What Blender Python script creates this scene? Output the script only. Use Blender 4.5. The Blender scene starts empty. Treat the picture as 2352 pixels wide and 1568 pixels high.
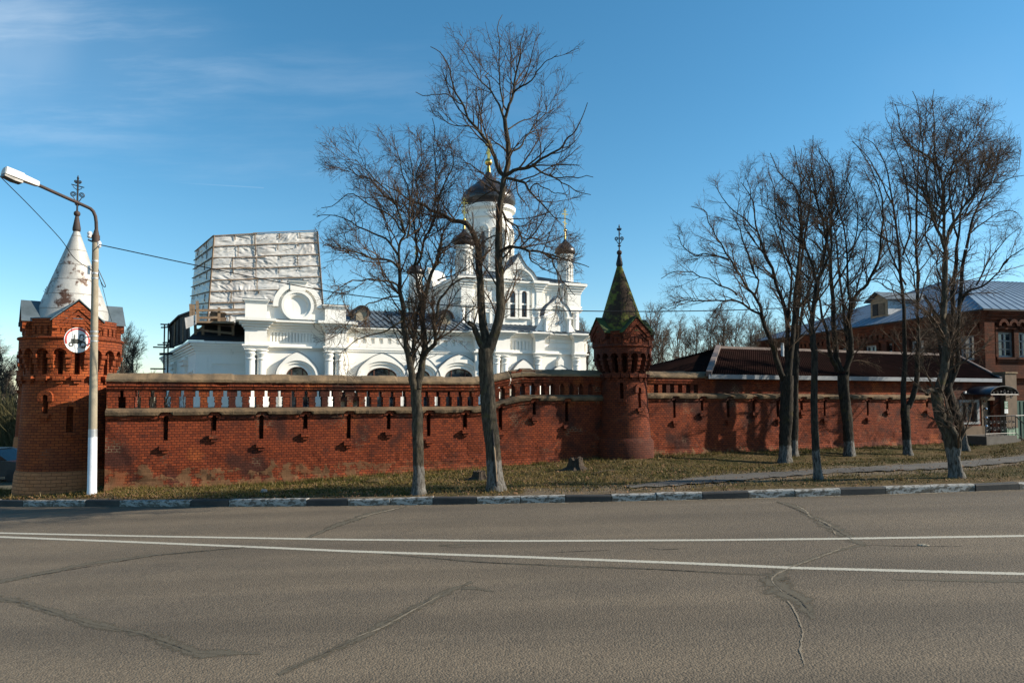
import bpy, bmesh, math, random
import numpy as np
from mathutils import Vector, noise as mnoise
R = math.radians
sc = bpy.context.scene
COL = sc.collection
random.seed(7)

# ---------------------------------------------------------------- camera, sky, sun, exposure
HC, PITCH, F = 2.45, R(2.4), 1568.0
HORIZON = 910.0                                   # all photo measures are in a 2352 x 1568 frame
CYO = HORIZON - F * math.tan(PITCH)
cd = bpy.data.cameras.new('camera'); cam = bpy.data.objects.new('camera', cd); COL.objects.link(cam)
cam.location = (0, 0, HC); cam.rotation_euler = (R(90) + PITCH, 0, 0)
cd.sensor_width = 36; cd.lens = 24; cd.shift_y = (CYO - 784) / 2352
cd.clip_start = 0.1; cd.clip_end = 4000
sc.camera = cam

SUN_EL, SUN_A = R(28), R(88)                      # A: bearing of the sun, from behind the camera (0) towards the right (90)
sdir = Vector((math.sin(SUN_A) * math.cos(SUN_EL), -math.cos(SUN_A) * math.cos(SUN_EL), math.sin(SUN_EL)))
sl = bpy.data.lights.new('sun', 'SUN'); so = bpy.data.objects.new('sun', sl); COL.objects.link(so)
sl.energy = 5.0; sl.angle = R(0.55); sl.color = (1, .90, .74)
so.location = (40, -10, 60); so.rotation_euler = sdir.to_track_quat('Z', 'Y').to_euler()

sc.view_settings.view_transform = 'Standard'; sc.view_settings.look = 'None'
sc.view_settings.exposure = 0.66; sc.view_settings.gamma = 1
wd = bpy.data.worlds.new('World'); sc.world = wd; wd.use_nodes = True


class NT:
    """tiny node-tree helper: n('ShaderNodeX', {input: value or socket}, attr=...)"""
    def __init__(s, tree): s.t = tree; tree.nodes.clear()
    def n(s, typ, ins=None, **kw):
        nd = s.t.nodes.new(typ)
        for k, v in kw.items(): setattr(nd, k, v)
        for k, v in (ins or {}).items():
            if hasattr(v, 'default_value') or isinstance(v, bpy.types.NodeSocket): s.t.links.new(v, nd.inputs[k])
            else: nd.inputs[k].default_value = v
        return nd
    def m(s, op, a, b=0.0, c=0.0, clamp=False):
        nd = s.n('ShaderNodeMath', {0: a, 1: b, 2: c}, operation=op, use_clamp=clamp); return nd.outputs[0]
    def mix(s, f, a, b, mode='MIX'):
        nd = s.n('ShaderNodeMix', data_type='RGBA', blend_type=mode, clamp_factor=True)
        for k, v in ((0, f), (6, a), (7, b)):
            if isinstance(v, bpy.types.NodeSocket): s.t.links.new(v, nd.inputs[k])
            elif k and len(v) == 3: nd.inputs[k].default_value = (*v, 1)
            else: nd.inputs[k].default_value = v
        return nd.outputs[2]
    def ramp(s, f, lo, hi):
        return s.n('ShaderNodeMapRange', {0: f, 1: lo, 2: hi}, interpolation_type='SMOOTHSTEP').outputs[0]
    def noise(s, vec, scale, detail=4, rough=.6, **kw):
        return s.n('ShaderNodeTexNoise', {'Vector': vec, 'Scale': scale, 'Detail': detail, 'Roughness': rough}, **kw).outputs[0]
    def scaled(s, vec, sx, sy, sz):
        return s.n('ShaderNodeVectorMath', {0: vec, 1: (sx, sy, sz)}, operation='MULTIPLY').outputs[0]


w = NT(wd.node_tree)
sky = w.n('ShaderNodeTexSky', sky_type='NISHITA', sun_disc=False, sun_elevation=SUN_EL, air_density=1.0, dust_density=0.25, ozone_density=3.2, altitude=150)
sky.sun_rotation = math.atan2(sdir.x, sdir.y)
gen = w.n('ShaderNodeTexCoord').outputs['Generated']
sx = w.n('ShaderNodeSeparateXYZ', {0: gen})
ys = w.m('MAXIMUM', sx.outputs[1], .05)
px, pz = w.m('DIVIDE', sx.outputs[0], ys), w.m('DIVIDE', sx.outputs[2], ys)
pv = w.n('ShaderNodeCombineXYZ', {0: px, 1: pz, 2: 0.0}).outputs[0]
warp = w.noise(pv, 2.2, 3)
pv2 = w.n('ShaderNodeCombineXYZ', {0: w.m('MULTIPLY', px, 1.3), 1: w.m('MULTIPLY_ADD', warp, .55, w.m('MULTIPLY', pz, 9.0)), 2: 0.0}).outputs[0]
streak = w.ramp(w.noise(pv2, 1.5, 6, .62), .42, .78)
def blob(cx, cz, rx, rz):
    a = w.m('DIVIDE', w.m('SUBTRACT', px, cx), rx); b = w.m('DIVIDE', w.m('SUBTRACT', pz, cz), rz)
    return w.ramp(w.m('ADD', w.m('MULTIPLY', a, a), w.m('MULTIPLY', b, b)), 1.0, 0.0)
soft = w.ramp(w.noise(pv, 3.2, 4), .35, .75)
cl = w.m('ADD', w.m('MULTIPLY', blob(-.76, .50, .42, .16), w.m('MULTIPLY_ADD', streak, .9, .18)), w.m('MULTIPLY', w.m('MULTIPLY', blob(-.45, .42, .6, .18), streak), .35))
cl = w.m('ADD', cl, w.m('MULTIPLY', w.m('MULTIPLY', blob(-.80, .52, .18, .14), soft), .5))
cl = w.m('ADD', cl, w.m('MULTIPLY', w.m('MULTIPLY', blob(.75, .40, .35, .18), soft), .10))
ln = w.m('ABSOLUTE', w.m('SUBTRACT', w.m('SUBTRACT', pz, .3117), w.m('MULTIPLY', w.m('ADD', px, .42), -.06)))
trail = w.m('MULTIPLY', w.ramp(ln, .0013, .0002), w.m('MULTIPLY', w.ramp(px, -.52, -.40), w.m('LESS_THAN', px, -.368)))
cl = w.m('ADD', cl, w.m('MULTIPLY', trail, .30))
cl = w.m('MULTIPLY', w.m('MULTIPLY', cl, .29), w.m('GREATER_THAN', sx.outputs[1], .06), clamp=True)
hs = w.n('ShaderNodeHueSaturation', {'Hue': .485, 'Saturation': 1.22, 'Value': 1.0, 'Color': sky.outputs[0]}).outputs[0]
skc = w.mix(cl, hs, (5.2, 5.9, 6.6))
bg = w.n('ShaderNodeBackground', {'Color': skc, 'Strength': .110})
w.t.links.new(bg.outputs[0], w.n('ShaderNodeOutputWorld').inputs[0])

# ---------------------------------------------------------------- photo measures -> space
cp, spn = math.cos(PITCH), math.sin(PITCH)
def at(u, v, Y):
    xc, yc = (u - 1176) / F, -(v - CYO) / F
    d = cp - yc * spn
    t = Y / d
    return Vector((xc * t, Y, HC + (spn + yc * cp) * t))
E1, E2 = (.9252, .3794), (-.3794, .9252)          # along and away from the monastery wall
def W(s, n, h): return (s * E1[0] + n * E2[0], s * E1[1] + n * E2[1], h)
def sp(u, v, n):
    a = at(u, v, 1.0); k = n / (a.x * E2[0] + a.y * E2[1])
    x, y, z = a.x * k, k, HC + (a.z - HC) * k
    return x * E1[0] + y * E1[1], z
def S(u, n, v=800): return sp(u, v, n)[0]
def H(u, v, n): return sp(u, v, n)[1]
def gp(u, v, fn, lo=4., hi=70.):
    for _ in range(40):
        m = (lo + hi) / 2; p = at(u, v, m)
        if p.z > fn(p.x, p.y): lo = m
        else: hi = m
    return at(u, v, (lo + hi) / 2)
def interp(x, tab): return float(np.interp(x, [a for a, _ in tab], [b for _, b in tab]))

# ---------------------------------------------------------------- objects
ORG = {}
def tag(o, label=None, cat=None, group=None, kind=None):
    if label: o['label'] = label
    if cat: o['category'] = cat
    if group: o['group'] = group
    if kind: o['kind'] = kind
    return o
def thing(name, loc, label, cat, group=None):
    o = bpy.data.objects.new(name, None); COL.objects.link(o); o.empty_display_size = .3
    o.location = loc; ORG[o] = Vector(loc)
    return tag(o, label, cat, group)
def link(name, me, parent=None, base=None):
    o = bpy.data.objects.new(name, me); COL.objects.link(o)
    if parent: o.parent = parent; ORG[o] = ORG[parent]
    else: ORG[o] = Vector((0, 0, 0) if base is None else base); o.location = ORG[o]
    return o
def copy_tree(o, parent=None):
    c = o.copy(); COL.objects.link(c)
    if parent: c.parent = parent
    for ch in o.children: copy_tree(ch, c)
    return c
IDF = lambda a, b, c: (a, b, c)


class MB:
    def __init__(s, frame=IDF): s.f = frame; s.v = []; s.q = []; s.uv = {}
    def pt(s, *p): s.v.append(s.f(*p)); return len(s.v) - 1
    def face(s, ids, uv=None):
        if uv: s.uv[len(s.q)] = uv
        s.q.append(tuple(ids))
    def poly(s, pts, uv=None): s.face([s.pt(*p) for p in pts], uv)
    def box(s, a0, a1, b0, b1, c0, c1):
        i = [s.pt(a, b, c) for c in (c0, c1) for b in (b0, b1) for a in (a0, a1)]
        for q in ((0, 2, 3, 1), (4, 5, 7, 6), (0, 1, 5, 4), (1, 3, 7, 5), (3, 2, 6, 7), (2, 0, 4, 6)): s.face([i[k] for k in q])
        return s
    def prism(s, poly, b0, b1):                   # polygon in (a, c), pushed along b
        i = [s.pt(a, b0, c) for a, c in poly]; j = [s.pt(a, b1, c) for a, c in poly]; n = len(poly)
        s.face(i); s.face(j[::-1])
        for k in range(n): s.face([i[k], j[k], j[(k + 1) % n], i[(k + 1) % n]])
        return s
    def band(s, outer, inner, b0, b1):            # open strip between two outlines in (a, c), given thickness along b
        n = len(outer)
        for k in range(n - 1):
            s.prism([inner[k], outer[k], outer[k + 1], inner[k + 1]], b0, b1)
        return s
    def lathe(s, a, b, prof, seg=24, uvr=None):
        rows = [[s.pt(a + r * math.sin(2 * math.pi * k / seg), b - r * math.cos(2 * math.pi * k / seg), h) for k in range(seg)] for r, h in prof]
        ur = uvr or max(r for r, _ in prof)
        for j in range(len(prof) - 1):
            for k in range(seg):
                k2 = (k + 1) % seg; t0, t1 = 2 * math.pi * k / seg * ur, 2 * math.pi * (k + 1) / seg * ur
                h0, h1 = prof[j][1], prof[j + 1][1]
                if abs(h1 - h0) < .02: h1 = h0 + abs(prof[j][0] - prof[j + 1][0])
                s.face([rows[j][k], rows[j][k2], rows[j + 1][k2], rows[j + 1][k]], [(t0, h0), (t1, h0), (t1, h1), (t0, h1)])
        if prof[-1][0] > .01: s.face(rows[-1])
        if prof[0][0] > .01: s.face(rows[0][::-1])
        return s
    def tube(s, pts, rad, sides=6, cap=True):
        pts = [Vector(p) for p in pts]; n = len(pts)
        if not hasattr(rad, '__len__'): rad = [rad] * n
        prev = None; rows = []
        for k in range(n):
            t = (pts[min(k + 1, n - 1)] - pts[max(k - 1, 0)]).normalized()
            if prev is None: x = t.orthogonal().normalized()
            else: x = (prev - t * prev.dot(t)).normalized()
            prev = x; y = t.cross(x)
            rows.append([s.pt(*(pts[k] + (x * math.cos(2 * math.pi * q / sides) + y * math.sin(2 * math.pi * q / sides)) * rad[k])) for q in range(sides)])
        for k in range(n - 1):
            for q in range(sides): s.face([rows[k][q], rows[k][(q + 1) % sides], rows[k + 1][(q + 1) % sides], rows[k + 1][q]])
        if cap: s.face(rows[0][::-1]); s.face(rows[-1])
        return s
    def build(s, name, mat, parent=None, base=None, smooth=False, fix=True):
        base = ORG[parent] if parent else Vector((0, 0, 0) if base is None else base)
        me = bpy.data.meshes.new(name)
        me.from_pydata([(x - base.x, y - base.y, z - base.z) for x, y, z in s.v], [], s.q)
        uvl = me.uv_layers.new(name='UV').data
        for p in me.polygons:
            u = s.uv.get(p.index)
            if u:
                for li, c in zip(p.loop_indices, u): uvl[li].uv = c
            else:
                n = p.normal
                if abs(n.z) > .8: tx, ty, vz = 1, 0, 0
                else:
                    l = math.hypot(n.x, n.y) or 1; tx, ty, vz = -n.y / l, n.x / l, 1
                for li in p.loop_indices:
                    x, y, z = s.v[me.loops[li].vertex_index]
                    uvl[li].uv = (x * tx + y * ty, z) if vz else (x, y)
        if fix:
            bm = bmesh.new(); bm.from_mesh(me); bmesh.ops.recalc_face_normals(bm, faces=bm.faces); bm.to_mesh(me); bm.free()
        if smooth:
            me.shade_smooth(); me.set_sharp_from_angle(angle=R(38))
        for mm in (mat if isinstance(mat, (list, tuple)) else [mat]): me.materials.append(mm)
        return link(name, me, parent, base)


def np_mesh(name, verts, quads, mat, parent=None, base=(0, 0, 0), attrs=None, smooth=True):
    """fast path for trees and grass: verts (N,3), quads (M,4) or (M,3)"""
    b = np.array(ORG[parent] if parent else base)
    me = bpy.data.meshes.new(name); k = quads.shape[1]
    me.vertices.add(len(verts)); me.vertices.foreach_set('co', (verts - b).astype(np.float32).ravel())
    me.loops.add(quads.size); me.loops.foreach_set('vertex_index', quads.astype(np.int32).ravel())
    me.polygons.add(len(quads)); me.polygons.foreach_set('loop_start', np.arange(0, quads.size, k, dtype=np.int32))
    me.polygons.foreach_set('loop_total', np.full(len(quads), k, dtype=np.int32))
    for an, vals in (attrs or {}).items():
        a = me.attributes.new(an, 'FLOAT', 'POINT'); a.data.foreach_set('value', vals.astype(np.float32))
    me.update(calc_edges=True)
    if smooth: me.shade_smooth()
    me.materials.append(mat)
    return link(name, me, parent, b)

# ---------------------------------------------------------------- materials
def new_mat(name):
    m = bpy.data.materials.new(name); m.use_nodes = True
    return m, NT(m.node_tree)
def finish(t, color, rough=.8, bump=None, bs=.3, dist=.02, metal=0., spec=.35, **kw):
    ins = {'Base Color': color if isinstance(color, bpy.types.NodeSocket) else (*color, 1), 'Roughness': rough, 'Metallic': metal, 'Specular IOR Level': spec}
    ins.update(kw)
    if bump is not None: ins['Normal'] = t.n('ShaderNodeBump', {'Strength': bs, 'Distance': dist, 'Height': bump}).outputs[0]
    p = t.n('ShaderNodeBsdfPrincipled', ins)
    t.t.links.new(p.outputs[0], t.n('ShaderNodeOutputMaterial').inputs[0])
def plain(name, c, c2=None, rough=.7, scale=3., bs=.15, bscale=None, metal=0., spec=.35, dist=.01, stretch=(1, 1, 1), lo=.35, hi=.7, det=6):
    m, t = new_mat(name)
    co = t.scaled(t.n('ShaderNodeTexCoord').outputs['Object'], *stretch)
    f = t.ramp(t.noise(co, scale, det), lo, hi)
    col = t.mix(f, c, c2 or tuple(x * .75 for x in c))
    fine = t.noise(co, bscale or scale * 8, 4)
    col = t.mix(.25, col, t.n('ShaderNodeRGBToBW', {0: t.mix(fine, (.2, .2, .2), (1.8, 1.8, 1.8))}).outputs[0], 'MULTIPLY')
    finish(t, col, rough, fine, bs, dist, metal, spec)
    return m
def brick_mat(name, c1, c2, mortar, dark, plaster=None, row=.076, wid=.262, light_mortar=.35, bs=.9, orange=None, dirt=.55):
    m, t = new_mat(name)
    tc = t.n('ShaderNodeTexCoord'); uv, ob = tc.outputs['UV'], tc.outputs['Object']
    wob = t.n('ShaderNodeTexNoise', {'Vector': uv, 'Scale': 9.0, 'Detail': 2.0}).outputs[1]
    uvw = t.n('ShaderNodeVectorMath', {0: wob, 1: (.022, .022, 0), 2: uv}, operation='MULTIPLY_ADD').outputs[0]
    br = t.n('ShaderNodeTexBrick', {'Vector': uvw, 'Color1': (0, 0, 0, 1), 'Color2': (1, 1, 1, 1), 'Mortar': (.5, .5, .5, 1), 'Scale': 1.0, 'Mortar Size': .008, 'Mortar Smooth': .25, 'Bias': 0.0, 'Brick Width': wid, 'Row Height': row})
    rnd = t.n('ShaderNodeRGBToBW', {0: br.outputs[0]}).outputs[0]
    big = t.noise(ob, .55, 5, .6); mid = t.noise(ob, 2.6, 6, .65); fin = t.noise(ob, 34., 4, .6)
    col = t.mix(t.m('MULTIPLY_ADD', rnd, .75, t.m('MULTIPLY', mid, .3), clamp=True), c1, c2)
    if orange: col = t.mix(t.m('MULTIPLY', t.ramp(t.noise(ob, .9, 4), .56, .70), .7), col, orange)
    col = t.mix(t.m('MULTIPLY', t.ramp(t.m('ADD', t.m('MULTIPLY', rnd, .35), t.m('MULTIPLY', mid, .8)), .62, .95), dirt), col, dark)
    col = t.mix(t.m('MULTIPLY', t.ramp(big, .46, .60), dirt * 1.25, clamp=True), col, dark)
    col = t.mix(t.m('MULTIPLY', t.ramp(t.noise(t.scaled(ob, 1, 1, .35), 1.6, 5), .55, .75), dirt * .7), col, (dark[0] * .6, dark[1] * .7, dark[2] * .7))
    mcol = t.mix(t.m('MULTIPLY', t.ramp(t.noise(ob, 1.3, 4), .58, .70), light_mortar), (dark[0] * .55, dark[1] * .6, dark[2] * .6), mortar)
    col = t.mix(t.ramp(br.outputs[1], .25, .9), col, mcol)
    col = t.mix(.5, col, t.mix(fin, (.45, .45, .45), (1.55, 1.55, 1.55)), 'MULTIPLY')
    hgt = t.m('ADD', t.m('MULTIPLY_ADD', br.outputs[1], -1.0, t.m('MULTIPLY', rnd, .45)), t.m('MULTIPLY', t.noise(ob, 14., 5), .9))
    if plaster:
        pc, h0, h1 = plaster
        z = t.n('ShaderNodeSeparateXYZ', {0: uv}).outputs[1]
        edge = t.m('ADD', z, t.m('MULTIPLY', t.m('SUBTRACT', t.noise(ob, 1.1, 7, .66), .5), 1.5))
        pm = t.ramp(edge, h1 + .03, h1 - .03)
        pm = t.m('MULTIPLY', pm, t.ramp(t.noise(ob, 2.3, 7, .68), .44, .50))
        hv = t.ramp(t.n('ShaderNodeSeparateXYZ', {0: ob}).outputs[0], h0 + 3, h0 - 3)
        pm = t.m('MULTIPLY', pm, t.m('MAXIMUM', hv, t.ramp(t.noise(ob, .8, 5), .52, .6)))
        pcol = t.mix(t.noise(ob, 3.1, 7, .7), tuple(x * 1.25 for x in pc), tuple(x * .45 for x in pc))
        pcol = t.mix(t.ramp(t.noise(ob, .9, 4), .5, .75), pcol, (c1[0] * .9, c1[1] * 1.3, c1[2] * 1.6))
        col = t.mix(pm, col, pcol); hgt = t.m('ADD', t.m('MULTIPLY', hgt, t.m('SUBTRACT', 1.0, t.m('MULTIPLY', pm, .7))), t.m('MULTIPLY', pm, .9))
    finish(t, col, .9, hgt, bs, .016, spec=.2)
    return m

M = {}
M['brick'] = brick_mat('old_brick', (.235, .049, .0165), (.135, .027, .011), (.42, .30, .18), (.060, .019, .0125), wid=.137, plaster=((.155, .078, .038), 1.0, .30), orange=(.33, .085, .022), light_mortar=.5, dirt=.85)
M['brick_tower'] = brick_mat('tower_brick', (.36, .082, .022), (.235, .048, .015), (.30, .18, .11), (.12, .034, .018), row=.080, wid=.20, orange=(.46, .125, .036), dirt=.4)
M['brick_plinth'] = brick_mat('plinth_brick', (.52, .195, .078), (.44, .150, .055), (.42, .22, .11), (.34, .13, .06), row=.10, dirt=.35)
M['brick_dark'] = brick_mat('weathered_tower_brick', (.20, .046, .017), (.115, .026, .013), (.22, .14, .09), (.060, .024, .018), row=.078, wid=.16)
M['brick_house'] = brick_mat('house_brick', (.14, .038, .016), (.082, .022, .010), (.15, .10, .065), (.045, .020, .013), row=.16, wid=.5)
M['concrete'] = plain('old_concrete', (.215, .145, .080), (.10, .072, .044), .9, 1.9, .6, 22, dist=.02)
M['ledge'] = plain('dirty_ledge', (.165, .108, .060), (.075, .053, .033), .95, 2.2, .8, 18, dist=.03)
m, t = new_mat('white_lime_paint')
ob = t.n('ShaderNodeTexCoord').outputs['Object']
col = t.mix(t.ramp(t.noise(ob, .7, 6), .3, .8), (.885, .85, .78), (.81, .78, .715))
col = t.mix(t.m('MULTIPLY', t.ramp(t.noise(t.scaled(ob, 1, 1, .12), 2.6, 6, .7), .55, .76), .6), col, (.55, .52, .46))
col = t.mix(t.m('MULTIPLY', t.ramp(t.noise(ob, 5., 7, .75), .66, .74), .4), col, (.50, .46, .40))
finish(t, col, .85, t.noise(ob, 14., 5), .12, .01, spec=.2); M['white'] = m
M['roof_metal'] = plain('grey_blue_roof_sheet', (.13, .155, .175), (.09, .11, .13), .6, 1.2, .1, 9, metal=.1, spec=.35)
M['roof_light'] = plain('bluish_roof_sheet', (.135, .19, .255), (.10, .15, .205), .6, .7, .1, 9, metal=.05, spec=.3)
M['dark_roof'] = plain('dark_corrugated_roof', (.020, .0105, .009), (.013, .008, .007), .95, 2., .1, 20, spec=.0)
M['ridge_cap'] = plain('worn_ridge_cap', (.20, .15, .13), (.12, .09, .08), .8, 3., .2)
M['black'] = plain('black_iron', (.022, .022, .025), None, .5, 5., .1, metal=.4)
M['dome'] = plain('black_dome_sheet', (.030, .027, .027), (.018, .016, .017), .34, 1.5, .05, 8, spec=.6)
M['gold'] = plain('gilding', (.78, .50, .14), (.62, .38, .10), .28, 4., .05, metal=1.)
M['rust'] = plain('rusty_iron', (.075, .045, .035), (.05, .04, .036), .7, 6., .3, metal=.2)
M['wood'] = plain('weathered_timber', (.27, .185, .115), (.17, .12, .08), .85, 4., .3, 30, stretch=(1, 1, 2))
M['lath'] = plain('fresh_lath', (.26, .185, .125), (.16, .115, .08), .85, 2., .2, 20)
M['tar'] = plain('tarred_boards', (.028, .022, .020), (.016, .013, .012), .8, 3., .4)
M['pole'] = plain('post_concrete', (.34, .29, .21), (.26, .22, .16), .85, 2.4, .2, 30)
M['pole_white'] = plain('whitewash', (.78, .79, .82), (.68, .68, .70), .7, 3., .15, 24)
M['lamp'] = plain('lamp_housing', (.62, .60, .55), (.50, .48, .44), .5, 4., .05)
M['lamp_dark'] = plain('lamp_underside', (.09, .085, .07), (.06, .055, .05), .4, 4., .05)
M['kerb_black'] = plain('black_kerb_paint', (.030, .029, .028), (.055, .050, .044), .75, 3., .3, 40)
M['sign_white'] = plain('sign_white', (.80, .80, .78), (.74, .73, .70), .4, 4., .0, spec=.5)
M['sign_red'] = plain('sign_red', (.50, .010, .008), (.52, .05, .04), .4, 7., .0, spec=.5, lo=.5, hi=.62)
M['sign_back'] = plain('galvanised_steel', (.45, .46, .47), (.34, .35, .36), .5, 5., .05, metal=.5)
M['porcelain'] = plain('porcelain', (.75, .75, .75), None, .2, 3., .0, spec=.6)
M['frame'] = plain('brown_window_frame', (.11, .045, .028), None, .55, 6., .1)
M['frame_white'] = plain('white_window_frame', (.22, .23, .235), (.15, .155, .16), .6, 4., .1)
M['green'] = plain('dark_green_gate_paint', (.012, .055, .038), (.010, .045, .030), .5, 2., .05)
M['pier'] = plain('shade_dark_plaster', (.15, .105, .07), (.10, .07, .048), .9, 2., .3)  # plaster colour darkened to carry the tree shade at the entrance
M['green_plaster'] = plain('green_plaster', (.20, .28, .20), (.15, .22, .15), .9, 3., .2)
M['stump'] = plain('stump_wood', (.065, .045, .030), (.028, .020, .015), .95, 7., .8, 40, dist=.03)
M['stone'] = plain('grey_stone', (.30, .28, .25), None, .9, 4., .4)

m, t = new_mat('dark_glass')
ob = t.n('ShaderNodeTexCoord').outputs['Object']
finish(t, t.mix(t.ramp(t.noise(ob, 1.2, 2), .45, .6), (.012, .016, .02), (.05, .065, .075)), .06, t.noise(ob, 1.5, 2), .05, .02, spec=.8); M['glass'] = m

def cone_mat(name, base, base2, rust, seams, rlo, rhi, metal=.2, rough=.55, streak=1.):
    m, t = new_mat(name)
    tc = t.n('ShaderNodeTexCoord'); ob, uv = tc.outputs['Object'], tc.outputs['UV']
    n1 = t.noise(t.scaled(ob, 1, 1, .8), 1.1, 3); n2 = t.noise(ob, 7., 8, .72)
    f = t.ramp(t.m('ADD', t.m('MULTIPLY', n1, .75), t.m('MULTIPLY', n2, .5)), rlo, rhi)
    z = t.n('ShaderNodeSeparateXYZ', {0: uv}).outputs[1]
    seam = t.m('ABSOLUTE', t.m('SUBTRACT', t.m('FRACT', t.m('ADD', t.m('DIVIDE', z, seams), t.m('MULTIPLY', n1, .12))), .5))
    cell = t.noise(t.n('ShaderNodeCombineXYZ', {0: t.m('FLOOR', t.m('DIVIDE', z, seams)), 1: 0.0, 2: 0.0}).outputs[0], 3.3, 0)
    base_c = t.mix(t.ramp(t.m('ADD', t.m('MULTIPLY', cell, .5), t.m('MULTIPLY', t.noise(ob, 2.2, 4), .6)), .35, .75), base, base2)
    col = t.mix(f, base_c, t.mix(n2, rust, tuple(x * .4 for x in rust)))
    col = t.mix(t.ramp(seam, .485, .5), col, tuple(x * .5 for x in rust))
    col = t.mix(.3, col, t.mix(t.noise(ob, 40., 3), (.5, .5, .5), (1.5, 1.5, 1.5)), 'MULTIPLY')
    finish(t, col, rough, t.m('ADD', t.m('MULTIPLY', t.ramp(seam, .46, .5), 1.4), n2), .5, .02, metal, .4)
    return m
M['cone_white'] = cone_mat('peeling_white_spire', (.50, .48, .44), (.33, .315, .285), (.13, .065, .040), .46, .67, .75)
M['cone_moss'] = cone_mat('mossy_spire', (.155, .160, .020), (.085, .090, .014), (.055, .030, .016), .43, .56, .70, 0, .9)
M['sheet_blue'] = plain('gable_roof_sheet', (.13, .165, .185), (.085, .11, .12), .5, 2., .15, 12, metal=.3)
M['sheet_moss'] = plain('mossy_roof_sheet', (.05, .075, .02), (.03, .025, .016), .9, 3., .3, 20)

m, t = new_mat('plastic_sheeting')
ob = t.n('ShaderNodeTexCoord').outputs['Object']
rdg = t.noise(t.scaled(ob, 1, 1, 1.6), 1.3, 8, .62, noise_type='RIDGED_MULTIFRACTAL')
col = t.mix(t.ramp(t.noise(ob, 1.1, 5), .35, .7), (.62, .60, .565), (.46, .445, .425))
col = t.mix(t.m('MULTIPLY', t.ramp(t.noise(ob, .35, 3), .5, .65), .35), col, (.50, .42, .37))
finish(t, col, .42, rdg, .35, .03, spec=.45); M['sheeting'] = m

m, t = new_mat('chipped_white_kerb_paint')
ob = t.n('ShaderNodeTexCoord').outputs['Object']; n = t.noise(t.scaled(ob, 1, 1, 2.4), 5., 8, .72)
col = t.mix(t.ramp(n, .45, .53), (.35, .34, .315), (.11, .097, .08))
col = t.mix(t.ramp(t.noise(ob, 2.2, 3), .5, .8), col, t.mix(.6, col, (.30, .28, .24)))
finish(t, col, .85, n, .4, .01, spec=.2); M['kerb_white'] = m

def asphalt(name, c1, c2, speck, bumpy, worn=True, aniso=True):
    m, t = new_mat(name)
    ob = t.n('ShaderNodeTexCoord').outputs['Object']
    lane = t.noise(t.scaled(ob, .05, .9, 1), 1.0, 4); patch = t.noise(ob, .33, 5)
    col = t.mix(t.ramp(t.m('ADD', t.m('MULTIPLY', lane, .6), t.m('MULTIPLY', patch, .5)), .40, .68), c1, c2)
    gran = t.n('ShaderNodeTexVoronoi', {'Vector': ob, 'Scale': 48., 'Randomness': 1.0}, feature='F1')
    g2 = t.n('ShaderNodeTexVoronoi', {'Vector': ob, 'Scale': 150., 'Randomness': 1.0}, feature='F1')
    r1 = t.n('ShaderNodeRGBToBW', {0: gran.outputs[1]}).outputs[0]
    r2 = t.n('ShaderNodeRGBToBW', {0: g2.outputs[1]}).outputs[0]
    col = t.mix(speck, col, t.mix(t.m('ADD', t.m('MULTIPLY', r1, .55), t.m('MULTIPLY', r2, .45)), (.10, .11, .14), (1.95, 1.9, 1.8)), 'MULTIPLY')
    dk = t.ramp(t.noise(ob, 28., 3), .6, .72)
    col = t.mix(t.m('MULTIPLY', dk, speck * .6), col, tuple(x * .35 for x in c1))
    yy = t.n('ShaderNodeSeparateXYZ', {0: ob}).outputs[1]
    yw = t.m('MULTIPLY_ADD', t.noise(t.scaled(ob, .12, .12, 1), 1., 2), 1.2, yy)
    trk = t.m('MULTIPLY_ADD', t.m('SINE', t.m('MULTIPLY', yw, 3.3)), .5, .5)
    col = t.mix(t.m('MULTIPLY', t.ramp(trk, .45, 1.), .28 if worn else 0), col, tuple(x * .55 for x in c2))
    col = t.mix(t.m('MULTIPLY', t.ramp(t.noise(ob, .8, 6, .7), .58, .72), .45 if worn else 0), col, tuple(x * .55 for x in c2))
    fl = t.ramp(t.noise(t.scaled(ob, 1, .35, 1), 1.7, 7, .7), .66, .74)
    col = t.mix(t.m('MULTIPLY', fl, .25 if worn else 0), col, tuple(x * 1.35 for x in c1))
    hgt = t.m('ADD', t.m('MULTIPLY', gran.outputs[0], -1.2), t.m('MULTIPLY', t.noise(ob, 45., 4), 1.2))
    finish(t, col, .88, hgt, bumpy, .02, spec=.25)
    return m
M['asphalt'] = asphalt('old_asphalt', (.158, .124, .087), (.116, .093, .068), .66, .40)
M['asphalt_path'] = asphalt('path_asphalt', (.125, .112, .095), (.09, .08, .07), .5, .4)
def ragged(t, color, rough, hgt, soft, nscale, keep=.0, namp=1.):
    """a surface mark whose edge is ragged: the strip's own UV runs across it"""
    tc = t.n('ShaderNodeTexCoord'); v = t.n('ShaderNodeSeparateXYZ', {0: tc.outputs['UV']}).outputs[1]
    e = t.m('SUBTRACT', 1.0, t.m('ABSOLUTE', t.m('MULTIPLY_ADD', v, 2.0, -1.0)))
    nz = t.m('MULTIPLY', t.m('SUBTRACT', t.noise(tc.outputs['Object'], nscale, 6, .7), .5), 2.4 * namp)
    a = t.ramp(t.m('ADD', t.m('ADD', e, nz), keep), .5 - soft, .5 + soft)
    finish(t, color, rough, hgt, .4, .01, spec=.2, Alpha=a)
m, t = new_mat('pale_grit')
ob = t.n('ShaderNodeTexCoord').outputs['Object']
ragged(t, t.mix(t.noise(ob, 30., 4), (.27, .22, .155), (.19, .155, .115)), .95, t.noise(ob, 50., 3), .12, 9., -.12); M['grit'] = m
m, t = new_mat('worn_road_paint')
ob = t.n('ShaderNodeTexCoord').outputs['Object']
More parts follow.
